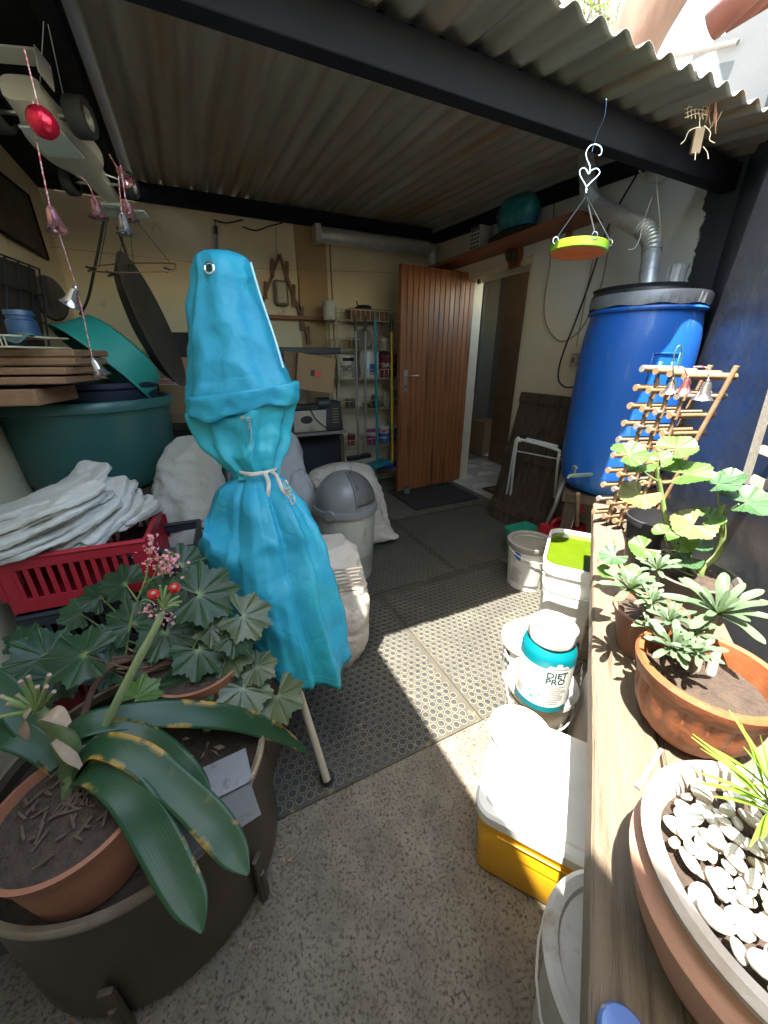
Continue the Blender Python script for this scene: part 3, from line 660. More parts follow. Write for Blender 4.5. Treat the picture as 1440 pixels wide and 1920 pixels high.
# ------------------------------------------------------------ domed bin
bc = Vector((-.235, 2.1, 0)); rb = .185
bi = thing('domed_bin', 'grey domed swing-lid bin with pale scuffed body', 'bin')
q = MB(); q.lathe([(.145, .005), (.15, .0), (.158, .03), (rb-.006, .40), (rb-.004, .445), (rb+.004, .45), (rb+.004, .47), (rb-.012, .47), (rb-.02, .1), (.1, .02)], bc, seg=56); part(bi, 'body', q, palegreypl)
q = MB(); prof = [(rb+.010, .455), (rb+.012, .475), (rb+.006, .492), (rb-.004, .495)] + [((rb-.008)*cos(t), .495+.195*sin(t)) for t in [pi/2*k/12 for k in range(0, 13)]]
prof[-1] = (0, .69); q.lathe(prof, bc, seg=56); part(bi, 'dome_lid', q, greypl)
# swing flap: slightly proud darker patch facing right
q = MB()
def flap(u, v):
    az = radians(-62)+radians(74)*(u); t = radians(8)+radians(70)*v
    # rotate patch so it faces right/front
    r = rb-.006+.0035; return bc+Vector((r*cos(t)*cos(az), r*cos(t)*sin(az), .495+(.195+.0035)*sin(t)))
q.grid(flap, 20, 14); part(bi, 'swing_flap', q, mat('scuffed_dark_grey', (.07, .065, .06), (.14, .13, .12), sc=9, rough=.6, c3=(.05, .045, .04), c3s=20), solid=.003)
q = MB(); 
pts = []
for k in range(22):
    u = k/21; az = radians(-62); t = radians(2)+radians(78)*u; r = rb; pts.append(bc+Vector((r*cos(t)*cos(az), r*cos(t)*sin(az), .497+.199*sin(t))))
q.tube(pts, .004, 6); part(bi, 'dome_rib', q, greypl)
q = MB(); a = radians(-112)
q.lathe([(.0, .0), (.034, .0), (.036, .006), (.03, .012), (0, .012)], bc+Vector(((rb+.0)*cos(a), (rb+.0)*sin(a), .475)), frm(Vector((cos(a), sin(a), .1))), 24); part(bi, 'lid_latch', q, greypl)
# ------------------------------------------------------------ sacks
def sack(name, rings, label, m=sackm, group=None, amp=.018, nseg=72, s1=6, neck=False, pw=2.6, sub=7):
    q = MB(); ph = random.uniform(0, 6)
    loft_rings(q, rings, nseg, sub, lambda a, t: .03*sin(3*a+ph)+.02*sin(5*a+ph*2+3*t)+.022*abs(sin(6*a+ph+2*t))*(1-.5*t), wrinkle(amp, s1, s1*3), cap0=True, cap1=True, power=pw)
    return one(name, q, m, label, 'sack', group, smooth=80)
SG = 'woven plastic sacks standing about'
sack('woven_sack', [(560, 1012, 640, 1012, 1.52, .05), (548, 1022, 650, 1016, 1.50, .09), (540, 1045, 668, 1040, 1.47, .12), (545, 1075, 680, 1072, 1.45, .135), (550, 1130, 688, 1120, 1.43, .14), (555, 1180, 688, 1175, 1.41, .135), (560, 1225, 674, 1215, 1.39, .12), (572, 1255, 652, 1245, 1.37, .08)], 'squat tan woven sack with faint printing beside the umbrella skirt', sackt, SG, amp=.022, s1=9, nseg=120, sub=10)
q = MB()
for k in range(7):
    y0 = 1066+k*7; w0 = 30-3*(k % 3)
    q.add([D(618, y0+4, 1.30), D(618+w0+30, y0-4, 1.31), D(618+w0+30, y0-1.5, 1.31), D(618, y0+6.5, 1.30)], [(0, 1, 2, 3)])
pr = mk('faded_print', q, mat('faded_print', (.33, .27, .22), rough=.9)); pr.parent = [t for t in THINGS if t['label'].startswith('squat tan')][0]
sack('woven_sack', [(330, 820, 358, 816, 1.72, .02), (322, 832, 384, 824, 1.71, .05), (306, 862, 402, 846, 1.69, .10), (290, 905, 414, 895, 1.66, .13), (280, 950, 418, 945, 1.62, .15), (276, 1005, 412, 1000, 1.58, .15), (280, 1060, 400, 1050, 1.54, .14), (290, 1110, 390, 1095, 1.5, .10)], 'big white woven sack with a folded pointed top, left of the umbrella', sackm, SG, amp=.020, s1=7, nseg=120, sub=12)
sack('woven_sack', [(505, 800, 535, 798, 2.55, .05), (488, 815, 552, 815, 2.52, .1), (478, 850, 562, 850, 2.48, .14), (470, 900, 572, 895, 2.42, .16), (466, 960, 582, 950, 2.36, .17), (470, 1030, 585, 1030, 2.3, .16)], 'tall greyish sack behind the umbrella waist', sackg, SG, amp=.02, s1=7, nseg=100)
sack('woven_sack', [(540, 885, 568, 880, 2.36, .03), (535, 905, 580, 905, 2.34, .07), (530, 940, 590, 940, 2.3, .1), (530, 1000, 592, 1000, 2.28, .11)], 'small grey sack slumped between the umbrella and the bin', sackg, SG, amp=.014, s1=8)
sack('woven_sack', [(640, 868, 672, 868, 2.72, .04), (618, 876, 692, 878, 2.7, .09), (620, 900, 706, 900, 2.66, .13), (630, 935, 716, 930, 2.62, .15), (640, 970, 724, 970, 2.58, .15), (645, 1000, 735, 998, 2.55, .13), (650, 1018, 744, 1006, 2.52, .06)], 'limp beige sack with a pointed corner behind the bin', sackt, SG, amp=.026, s1=8, nseg=100)
sack('woven_sack', [(588, 880, 640, 868, 2.52, .04), (584, 890, 652, 876, 2.5, .08), (590, 905, 655, 893, 2.48, .1), (600, 930, 650, 930, 2.46, .1)], 'crumpled beige sack mouth peeping over the bin', sackt, SG, amp=.03, s1=10)
q = MB(); loft_rings(q, [(418, 856, 440, 854, 1.9, .05), (408, 870, 452, 866, 1.9, .09), (405, 900, 460, 900, 1.88, .11), (410, 935, 460, 935, 1.86, .11), (415, 960, 455, 960, 1.85, .06)], 32, 5, None, wrinkle(.01), cap0=True, cap1=True); one('black_bag', q, mat('black_polythene', (.03, .028, .026), (.06, .055, .05), rough=.4, bump=.4, bs=30), 'black plastic bag tucked behind the umbrella waist', 'bag')
# ------------------------------------------------------------ blue drum
dc = Vector((1.325, 2.14, 0)); dr = .264
bd = thing('blue_drum', 'tall blue plastic drum marked 11, with a grey lid', 'drum')
q = MB(); q.lathe([(0, .575), (.175, .575), (.205, .585), (.24, .63), (.254, .70), (dr, .83), (dr, 1.31), (.259, 1.39), (.249, 1.46), (.242, 1.50), (.242, 1.51)], dc, seg=72); part(bd, 'body', q, bluepl, smooth=60)
q = MB(); q.lathe([(.242, 1.50), (.256, 1.502), (.260, 1.51), (.256, 1.518), (.242, 1.52), (.235, 1.535)], dc, seg=72); part(bd, 'neck_ring', q, bluepl)
q = MB(); q.lathe([(.25, 1.527), (.255, 1.525), (.258, 1.57), (.252, 1.58), (.240, 1.581), (0, 1.581)], dc, seg=90, fn=lambda r, z, a: (r+.0035*sin(44*a)*(1 if z < 1.575 and r > .2 else 0), z+.004*sin(9*a)*(z < 1.54))); part(bd, 'crinkled_lid', q, mat('grey_crinkled_foil', (.15, .16, .17), (.28, .29, .3), sc=14, rough=.45, metal=.2))
cph = camphi(dc)+.50
q = MB(); wf = wrapcyl(dc, dr, 1.20, cph, eps=.003); txt('11', .115, wf, q); part(bd, 'drum_number', q, mat('blue_moulding', (.02, .13, .5), rough=.35), solid=.004)
q = MB()
for (x0, y0, x1, y1) in ((-.062, 1.20, .062, 1.205), (-.062, 1.345, .062, 1.35), (-.062, 1.2, -.057, 1.35), (.057, 1.2, .062, 1.35)):
    def bb_(u, v): return wf(x0+(x1-x0)*u, y0-1.23+(y1-y0)*v, 0)
    q.grid(bb_, 8, 1)
part(bd, 'number_frame', q, MC['blue_moulding'], solid=.003)
q = MB(); fc_ = A(1072, 888, 1.86); fcc = dc+Vector((-.17, -.03, .7)); p = D(1098, 893, 1.95); q.cyl(p+Vector((.08, .04, 0)), D(1072, 892, 1.9), .011, seg=10); q.tube([D(1082, 891, 1.9), D(1070, 891, 1.9), D(1064, 897, 1.9)], .008, 8, 3); q.cyl(D(1078, 888, 1.9), D(1078, 878, 1.9), .006, seg=8); q.box(D(1078, 876, 1.9), (.012, .035, .012)); part(bd, 'tap', q, mat('verdigris_tap', (.2, .4, .38), (.35, .3, .2), sc=60, rough=.5, metal=.5))
q = MB(); q.lathe([(.22, 1.583), (.21, 1.60), (.22, 1.615), (0, 1.615)], dc+Vector((-.03, .02, 0)), seg=30); one('black_cover', q, blackplastic, 'thin black disc lying on the grey drum lid', 'lid')
# concrete block stand under the drum
st = thing('drum_stand', 'rough timber and block stand under the blue drum', 'stand')
q = MB(); q.box(dc+Vector((0, 0, .545)), (.42, .42, .055), BENROT); part(st, 'top_board', q, darkwood, bevel=.004)
for i, j in ((-1, -1), (1, -1), (-1, 1), (1, 1)):
    q = MB(); q.box(dc+BENROT@Vector((i*.16, j*.16, .258)), (.06, .06, .516), BENROT); part(st, 'leg', q, darkwood, bevel=.003)
# downpipe with bends above the drum
dp = thing('stove_pipe', 'galvanised round duct with two elbows coming down into the drum', 'pipe')
PA, PB, PC_, PD = (1100, 290, .055), (1108, 372, .055), (1222, 440, .055), (1232, 530, .055)
def AP(px, py, off=.16): return A(px, py, AW-off)
rp = .042
p1, p2, p3, p4 = AP(1098, 285), AP(1104, 376), AP(1226, 440, .20), Vector((dc.x+.02, dc.y+.06, 1.61))
def straight(a, b, nm='pipe_length'):
    q = MB(); d = (b-a); q.lathe([(rp, 0), (rp, d.length)], a, frm(d), 28); 
    q.lathe([(rp+.003, d.length*.48), (rp+.003, d.length*.5)], a, frm(d), 28); part(dp, nm, q, duct)
def elbow(a, b, c, n=9):
    q = MB(); pts = []
    for k in range(n*3+1):
        t = k/(n*3); pts.append((a*(1-t)**2+b*2*t*(1-t)+c*t*t))
    q.tube(pts, [rp+(.004 if k % 3 == 0 else -.001) for k in range(len(pts))], 24); part(dp, 'elbow', q, duct, smooth=50)
d12 = (p2-p1).normalized(); d23 = (p3-p2).normalized(); d34 = (p4-p3).normalized(); L_ = .085
straight(p1, p2-d12*L_); elbow(p2-d12*L_, p2, p2+d23*L_); straight(p2+d23*L_, p3-d23*L_); elbow(p3-d23*L_, p3, p3+d34*L_); straight(p3+d34*L_, p4)
q = MB(); c = Vector((dc.x+.09, dc.y-.03, 1.61)); q.lathe([(.04, 0), (.04, .09), (.046, .10), (.037, .10), (.037, 0)], c, seg=40, fn=lambda r, z, a: (r+.0025*sin(16*a)*(z > .05), z)); one('pipe_stub', q, duct, 'short crimped duct stub standing on the drum lid', 'pipe')
# ------------------------------------------------------------ bench
bn = thing('plank_bench', 'weathered wooden plank bench holding the potted plants', 'bench')
benchm = mat('sunbleached_timber', (.155, .112, .072), (.215, .165, .112), sc=5, rough=.85, bump=1, bs=30, st=(16, .7, 16), c3=(.06, .04, .026), c3s=3.4, c3t=.585, bdist=.006)
# object-space grain must run along the bench: build planks in local space
def benchpart(name, d, c, m=benchm, bev=.004):
    q = MB(); q.box((0, 0, 0), d)
    # subdivide along the length with slight unevenness
    n = 40; q = MB()
    def ring(t):
        y = -d[1]/2+d[1]*t; w_ = d[0]/2; h_ = d[2]/2
        j = .0022*nz((y*7, c[0]*9, 1)); j2 = .002*nz((y*9, c[0]*5, 5)); b_ = .004
        return [(-w_+j, y, -h_), (w_+j2, y, -h_), (w_+j2, y, h_-b_), (w_-b_+j2, y, h_), (-w_+b_+j, y, h_), (-w_+j, y, h_-b_)]
    vs = []; fs = []
    for k in range(n+1): vs += [Vector(p) for p in ring(k/n)]
    for k in range(n):
        for i in range(6): fs.append((k*6+i, k*6+(i+1) % 6, (k+1)*6+(i+1) % 6, (k+1)*6+i))
    fs += [tuple(range(6))[::-1], tuple(n*6+i for i in range(6))]
    q.add(vs, fs); o = part(bn, name, q, m, smooth=30); o.location = BN(c[1], c[0], c[2]); o.rotation_euler = (0, 0, atan2(N3.y, N3.x)); return o
LB = 1.80*KB+.22
KW = KB
benchpart('plank', (.112*KW, LB, .048), (.057*KW, LB/2-.22, BZ-.024))
benchpart('plank', (.106*KW, LB, .046), (.171*KW, LB/2-.22, BZ-.025))
benchpart('plank', (.098*KW, LB, .046), (.278*KW, LB/2-.22, BZ-.025))
for e in (-.12, 1.42): 
    benchpart('crosspiece', (.26, .06, .05), (.145, e, BZ-.075)); benchpart('leg', (.06, .06, BZ-.1), (.10, e, BZ/2-.05)); benchpart('leg', (.06, .06, BZ-.1), (.25, e, BZ/2-.05))
# ------------------------------------------------------------ pine dowel rack on the bench
dk = thing('dowel_rack', 'tall rack of stacked pine dowels at the far end of the bench', 'wooden rack')
Xd = Vector((.97, .24, 0)).normalized(); Yd = Vector((-.35, .93, 0)).normalized()
base = Vector((.880, 1.24, BZ+.002))
nl = 10
for k in range(nl):
    z = .03+k*.0575; ln = .125+.0075*k
    off = -.002*k
    lean = Vector((.0018, -.009, 0))*k
    for j in range(4):
        p = base+lean+Yd*(.033*j)+Vector((off-.012*j, 0, z+.006*j)); q = MB(); q.cyl(p, p+Xd*(ln if j < 2 else ln*.8)+Vector((0, 0, -.004)), .0105, .0105, 12); part(dk, 'rail', q, dowelm if (k+j) % 4 else greywood)
    if k < nl-1:
        for j in range(3):
            p = base+lean+Yd*(.035*j)+Vector((off-.012*j+.022, 0, z-.012)); q = MB(); q.cyl(p, p+Vector((.0, -.004, .056)), .0068, .0062, 10); q.lathe([(.0062, .056), (.004, .064), (0, .067)], p, seg=10); part(dk, 'peg', q, dowelm)
for j in (0, 2):
    a = base+Yd*.035*j+Xd*.105; b = a+Vector((.0018, -.009, 0))*nl+Vector((.035, 0, nl*.0575)); q = MB(); q.cyl(a, b, .0075, .0075, 10); part(dk, 'post', q, dowelm)
# ------------------------------------------------------------ small hook on the rack and bells
hook = MB(); p = D(1268, 735, 1.07); hook.tube([p, D(1262, 690, 1.07), D(1265, 662, 1.07), D(1274, 648, 1.07), D(1279, 660, 1.07), D(1272, 690, 1.07)], .0018, 6, 5); one('wire_hook', hook, mat('green_wire', (.12, .2, .12), rough=.4, metal=.5), 'bent green wire hook on top of the dowel rack', 'hook')
def bell(px, py, Y, size, m, label, tilt=(0, 0, 1), string=None, group='little bells on red and white twine', strfrom=None):
    t = thing('bell', label, 'bell', group); c = D(px, py, Y); R = frm(Vector(tilt)); s_ = size
    q = MB(); q.lathe([(.0, .0), (.0, -.08*s_), (.17*s_, -.12*s_), (.23*s_, -.3*s_), (.27*s_, -.62*s_), (.36*s_, -.85*s_), (.5*s_, -1*s_), (.46*s_, -1*s_), (.32*s_, -.84*s_), (.2*s_, -.4*s_)][1:], c, R, 24); part(t, 'bell_body', q, m, smooth=50)
    q = MB(); q.lathe([(.06*s_, 0), (.09*s_, .05*s_), (.05*s_, .12*s_), (0, .13*s_)], c-R@Vector((0, 0, .09*s_)), R, 10); part(t, 'top_loop', q, m)
    q = MB(); q.lathe([(0, -1.06*s_), (.09*s_, -1.02*s_), (.09*s_, -.93*s_), (0, -.88*s_)], c, R, 10); part(t, 'clapper', q, m)
    if string:
        q = MB(); q.tube([D(*s2) for s2 in string]+[c], .0016, 6, 5); part(t, 'twine', q, redstring)
    return t
bell(1187+141, 712, 1.02, .05, silverbell, 'silver bell hanging at the right end of the dowel rack', string=[(1300, 688, 1.03), (1325, 690, 1.02)])
bell(1290, 706, 1.05, .042, pinkbell, 'pink bell on the dowel rack beside the silver ones', string=[(1282, 690, 1.04)])
bell(1263, 708, 1.08, .042, silverbell, 'silver bell at the left among the three on the dowel rack', string=[(1262, 692, 1.07)])
# ============================================================ buckets and tubs beside the bench
def bucket(name, c, r0, r1, h, m, label, cat='bucket', rim=.006, seg=48, group=None, lidm=None, handle=None, inner=None, T_=None, wall=.003):
    t = thing(name, label, cat, group); c = Vector(c)
    q = MB(); q.lathe([(0, .003), (r0-.006, .0), (r0, .006), (r1-.002, h-.02), (r1+rim, h-.018), (r1+rim, h), (r1-wall, h), (r0-wall, .01), (0, .008)], c, seg=seg); part(t, 'body', q, m)
    if lidm:
        q = MB(); q.lathe([(r1+rim+.003, h-.012), (r1+rim+.004, h+.008), (r1+rim-.004, h+.012), (r1-.008, h+.010), (r1-.014, h+.003), (0, h+.003)], c, seg=seg); part(t, 'lid', q, lidm)
    if handle:
        q = MB(); a0, drop = handle; pts = []
        for k in range(13):
            a = pi*k/12; pts.append(c+Vector(((r1+rim+.004)*cos(a+a0), (r1+rim+.004)*sin(a+a0), h-.03-drop*sin(a))))
        q.tube(pts, .0025, 6); part(t, 'handle', q, wirewhite)
    if inner:
        q = MB(); q.lathe([(r1-.006-.002, inner[0]), (0, inner[0])], c, seg=seg); part(t, inner[2], q, inner[1])
    return t
def label_patch(t, c, r, z0, z1, phi, dphi, m, name='paper_label', eps=.0008, sl=0):
    q = MB(); q.grid(lambda u, v: Vector((c[0]+(r+eps+sl*(z1-z0)*v)*cos(phi+dphi*(u-.5)), c[1]+(r+eps+sl*(z1-z0)*v)*sin(phi+dphi*(u-.5)), z0+(z1-z0)*v)), 24, 2); return part(t, name, q, m)
def lines(t, c, r, z0, dz, n, phi, wd, m=greyink, h=.003, eps=.0016, sl=0, name='small_print'):
    q = MB()
    for k in range(n):
        w_ = wd*random.uniform(.6, 1); z = z0-k*dz; rr = r+eps+sl*(z-c[2])
        q.grid(lambda u, v: Vector((c[0]+rr*cos(phi+(w_*u-wd/2)/r), c[1]+rr*sin(phi+(w_*u-wd/2)/r), z+h*v)), 8, 1)
    return part(t, name, q, m)
# white tub of green water
tc0 = Vector((.985, 1.65, 0)); Rt = BENROT
tw = thing('water_tub', 'white rectangular tub full of green algae water', 'tub')
def rr_prof(q, c, hx, hy, rad, levels, R, n=8, caps=False):
    # levels: (grow, z)
    rings = []
    for gr, z in levels:
        ring = []; X, Y_, r_ = hx+gr, hy+gr, max(.004, rad+gr)
        for qx, qy, a0 in ((1, 1, 0), (-1, 1, pi/2), (-1, -1, pi), (1, -1, 3*pi/2)):
            for k in range(n+1):
                a = a0+pi/2*k/n; ring.append(c+R@Vector((qx*(X-r_)+r_*cos(a), qy*(Y_-r_)+r_*sin(a), z)))
        rings.append(ring)
    m = len(rings[0]); fs = []
    for j in range(len(rings)-1):
        for i in range(m): fs.append((j*m+i, j*m+(i+1) % m, (j+1)*m+(i+1) % m, (j+1)*m+i))
    if caps: fs += [tuple(range(m))[::-1], tuple((len(rings)-1)*m+i for i in range(m))]
    q.add([p for r in rings for p in r], fs); return q
q = MB(); rr_prof(q, tc0, .14, .215, .05, [(-.04, 0), (-.02, 0), (-.017, .01), (.012, .36), (.018, .362), (.02, .41), (.008, .415), (.006, .38), (-.02, .02)], Rt, caps=True); part(tw, 'body', q, whitepl, smooth=50)
q = MB(); rr_prof(q, tc0, .14, .215, .05, [(.006, .39)], Rt); m_ = len(q.v); q.f = [tuple(range(m_))]; q.m = [0]; part(tw, 'green_water', q, algae)
q = MB(); c = tc0
def hp(x, z, y=-.24): return tc0+Rt@Vector((x*1.1, y if y < -.225 else -.245, z))
q.tube([hp(-.13, .37), hp(-.125, .31), hp(-.10, .285, -.22), hp(0, .275, -.222), hp(.09, .285, -.22), hp(.125, .31), hp(.13, .37)], .012, 8, 5, flat=.3); part(tw, 'handle', q, whitepl)
# buckets
t1 = bucket('paint_bucket', (.875, 1.98, 0), .105, .128, .30, whitepl, 'round white bucket with a grey open rim behind the ENVIRO tub', 'bucket', handle=(3.3, .05), inner=(.27, mat('murky_residue', (.2, .18, .13), (.3, .28, .22), sc=12, rough=.7), 'residue'))
c = (.875, 1.98, 0); ph = camphi(c)-.15
label_patch(t1, c, .109, .05, .21, ph, 1.7, paperw, eps=.004, sl=.077); lines(t1, c, .12, .19, .013, 10, ph-.3, .075, sl=.0)
q = MB(); q.grid(lambda u, v: Vector((c[0]+(.124)*cos(ph-.55+.35*u), c[1]+.124*sin(ph-.55+.35*u), .225+.04*v-.015*u)), 6, 2); part(t1, 'blue_emblem', q, blueink)
q = MB(); q.lathe([(.132, .265), (.136, .27), (.137, .30), (.13, .303), (.115, .300), (.11, .296)], c, seg=48, a0=0, a1=2*pi); part(t1, 'grey_rim', q, mat('grimy_grey_rim', (.22, .2, .17), (.33, .31, .28), sc=14, rough=.6))
gb = thing('green_basin', 'small square green plastic tub at the far end of the bucket row', 'tub')
q = MB(); rr_prof(q, Vector((.985, 2.32, 0)), .105, .115, .025, [(-.05, 0), (-.03, 0), (-.005, .19), (.006, .195), (.006, .205), (-.004, .205), (-.034, .01)], ROOMROT, caps=True); part(gb, 'body', q, greenpl)
jc = thing('red_jerrycan', 'red plastic fuel can lying behind the green water tub', 'jerrycan')
q = MB(); cj = Vector((1.20, 2.28, 0)); rr_prof(q, cj, .15, .09, .035, [(-.02, .0), (0, .015), (0, .24), (-.012, .268), (-.03, .275)], ROOMROT, caps=True); part(jc, 'body', q, redpl)
q = MB(); q.tube([cj+ROOMROT@Vector(p) for p in ((-.11, 0, .27), (-.10, 0, .305), (-.06, 0, .315), (.04, 0, .315), (.08, 0, .29), (.09, 0, .27))], .015, 10, 5); part(jc, 'handle', q, redpl)
q = MB(); q.cyl(cj+ROOMROT@Vector((.12, 0, .26)), cj+ROOMROT@Vector((.125, 0, .31)), .022, .02, 16); part(jc, 'cap', q, blackplastic)
# ENVIRO bucket
c2 = Vector((.60, 1.235, 0)); t2 = bucket('small_white_bucket', c2, .082, .096, .215, whitepl, 'white ENVIRO bucket with a closed lid, left of the turquoise jar', 'bucket', lidm=whitepl, handle=(3.4, .06))
ph = camphi(c2)-.22
q = MB(); txt('ENVIRO', .036, wrapcyl(c2, .092, .118, ph-.12, eps=.003, sl=.04, center=True), q); part(t2, 'brand_lettering', q, mat('dark_green_print', (.003, .02, .012), rough=.6))
lines(t2, c2, .088, .098, .012, 3, ph-.35, .05, blackink); lines(t2, c2, .086, .055, .02, 1, ph, .15, blackink, h=.0025)
lines(t2, c2, .09, .163, .02, 1, ph, .15, blackink, h=.0025)
q = MB(); q.lathe([(.011, 0), (.008, 0)], Vector((c2.x+.0935*cos(ph-.55), c2.y+.0935*sin(ph-.55), .172)), frm(Vector((cos(ph-.55), sin(ph-.55), 0))), 16); part(t2, 'round_emblem', q, blackink)
q = MB(); q.add([G(950, 1170, .20), G(1000, 1160, .235), G(1030, 1175, .23), G(985, 1190, .19)], [(0, 1, 2, 3)]); fl = one('cardboard_flap', q, card, 'loose brown cardboard flap sticking out behind the ENVIRO bucket', 'cardboard', solid=.004)
fl.data.transform(Matrix.Translation((0, 0, .02)))
# bucket carrying the jar
c3 = Vector((.555, .985, 0)); t3 = bucket('low_white_bucket', c3, .095, .108, .245, whitepl, 'white bucket with a black line, under the turquoise jar', 'bucket', lidm=whitepl, handle=(3.0, .07))
lines(t3, c3, .1, .2, .03, 2, camphi(c3)-.4, .12, blackink, h=.006, eps=.006)
# turquoise jar
cj = Vector((.515, .915, .27)); rj = .080
jr = thing('supplement_jar', 'turquoise jar labelled DIET PRO with a wide white cap', 'jar')
q = MB(); q.lathe([(rj-.008, 0), (rj, .008), (rj, .20), (rj-.004, .216), (rj-.018, .232), (rj-.022, .238), (0, .238)], cj, seg=64); part(jr, 'body', q, jarteal)
q = MB(); q.lathe([(rj-.014, .238), (rj-.012, .242), (rj-.012, .281), (rj-.018, .287), (0, .288)], cj, seg=64, fn=lambda r, z, a: (r+.0012*sin(60*a)*(.241 < z < .283), z)); part(jr, 'cap', q, whitepl)
ph = camphi(cj); label_patch(jr, cj, rj, cj.z+.03, cj.z+.178, ph+.05, 3.0, paperw)
q = MB(); txt('DIET', .030, wrapcyl(cj, rj, cj.z+.148, ph+.50, eps=.0016), q); txt('PRO', .030, wrapcyl(cj, rj, cj.z+.124, ph+.47, eps=.0016), q); part(jr, 'brand_lettering', q, tealink)
q = MB()
for x0, hh in ((-.02, .012), (0, .022), (.02, .012)): q.add([wrapcyl(cj, rj, cj.z+.181, ph+.50, eps=.002, center=False)(x0+dx, dy*hh, 0) for dx, dy in ((-.014, 0), (.014, 0), (.006, 1), (-.006, 1))], [(0, 1, 2, 3)])
part(jr, 'white_emblem', q, paperw)
lines(jr, cj, rj, cj.z+.112, .0075, 10, ph+.62, .06, greyink, h=.002)
q = MB()
for k in range(14):
    x = random.uniform(-.06, .0); z = random.uniform(.045, .15); s_ = random.uniform(.006, .013); f_ = wrapcyl(cj, rj, cj.z+z, ph, eps=.0016, center=False)
    q.add([f_(x, 0, 0), f_(x+s_, .2*s_, 0), f_(x+.4*s_, s_, 0)], [(0, 1, 2)])
part(jr, 'triangle_pattern', q, mat('pale_teal_print', (.08, .22, .24), rough=.6))
lines(jr, cj, rj, cj.z+.07, .008, 4, ph-.75, .04, blackink, h=.002)
# bag with lettering under the bench
q = MB(); sbc = BN(.93, .16, 0)
def bagf(u, v):
    a = 2*pi*u; pw_ = (abs(cos(a))**4+abs(sin(a))**4)**-.25; k = (.11*(1-.25*v**3)); p = sbc+Rt@Vector((cos(a)*pw_*k, sin(a)*pw_*k*1.25, .45*v)); return p+Vector((nz(p, 9)*.012, nz(p+Vector((5, 0, 0)), 9)*.012, 0))
q.grid(bagf, 48, 24, cu=True); bg_ = one('grey_bag', q, mat('grey_paper_sack', (.34, .33, .33), (.42, .41, .41), sc=5, rough=.8, bump=.4, bs=30), 'grey paper sack lettered ado, under the bench edge', 'bag')
q = MB(); o_ = sbc+Rt@Vector((-.115, -.10, .30)); txt('ado', .06, lambda x, y, w_: o_+Rt@Vector((-.006, 0, 0))+(-N3*0)+(E3*-1)*(x-.14)*1+Vector((0, 0, y)), q)
# (text lies on the sack face turned to the yard: runs from far to near)
q.v = [Vector(p) for p in q.v]; tx = mk('sack_lettering', q, greyink); tx.parent = bg_
# second ENVIRO bucket partly under the bench
c5 = BN(.60, .075, 0); t5 = bucket('enviro_bucket', c5, .085, .10, .26, whitepl, 'white ENVIRO bucket half hidden under the bench edge', 'bucket', lidm=whitepl)
q = MB(); txt('ENVIRO', .05, wrapcyl(c5, .094, .15, camphi(c5)-.7, eps=.003, sl=.04), q); part(t5, 'brand_lettering', q, blackink)
# yellow cool box
cb = thing('cool_box', 'yellow plastic box with a big white lid, standing on the concrete', 'cool box')
e0 = Vector((.226, .574, 0)); cx = e0+E3*.155+N3*.17
Rb = Matrix((N3, E3, Vector((0, 0, 1)))).transposed()
q = MB(); rr_prof(q, cx, .165, .150, .035, [(-.035, .0), (-.018, .0), (-.012, .01), (-.006, .14), (-.003, .142), (0, .235), (-.01, .24)], Rb, caps=True); part(cb, 'body', q, yellowpl, smooth=50)
q = MB(); rr_prof(q, cx, .165, .150, .035, [(.0, .236), (.010, .238), (.012, .268), (.006, .276), (-.012, .278), (-.016, .286), (-.03, .292), (-.08, .294)], Rb, caps=True); part(cb, 'lid', q, whitepl, smooth=35)
# raised panel line on the front
q = MB(); fy = -.150; pts = [(-.11, fy-.002, .20), (.06, fy-.002, .20), (.09, fy-.003, .185), (.10, fy-.002, .15), (.10, fy+.004, .03)]
q.tube([cx+Rb@Vector(p) for p in pts], .0025, 6, 5); part(cb, 'moulded_line', q, yellowpl)
# white tubs on the cool box lid
ct = cx+Vector((.01, .085, .294)); tb2 = thing('white_tub', 'flat round white tub lid lying on the cool box lid', 'tub')
q = MB(); q.lathe([(.080, 0), (.084, .002), (.086, .010), (.086, .014), (.080, .016), (0, .016)], ct-N3*.075, seg=48); part(tb2, 'body', q, whitepl)
q = MB(); q.lathe([(.06, .016), (.062, .02), (.058, .024), (.03, .026), (0, .026)], ct-N3*.075, seg=40); part(tb2, 'lid', q, whitepl)
# bottom right bucket
c6 = Vector((.418, .272, 0)); t6 = bucket('grimy_bucket', c6, .115, .135, .35, dirtywhite, 'grimy pale bucket with a stained lid beside the cool box, half under the bench', 'bucket', handle=(2.4, .12), seg=64)
q = MB(); q.lathe([(.145, .335), (.147, .352), (.138, .36), (.122, .358), (.118, .347), (0, .347)], c6, seg=64); part(t6, 'lid', q, mat('stained_lid', (.4, .38, .34), (.5, .49, .46), sc=9, rough=.5, c3=(.24, .17, .09), c3s=7, c3t=.55))
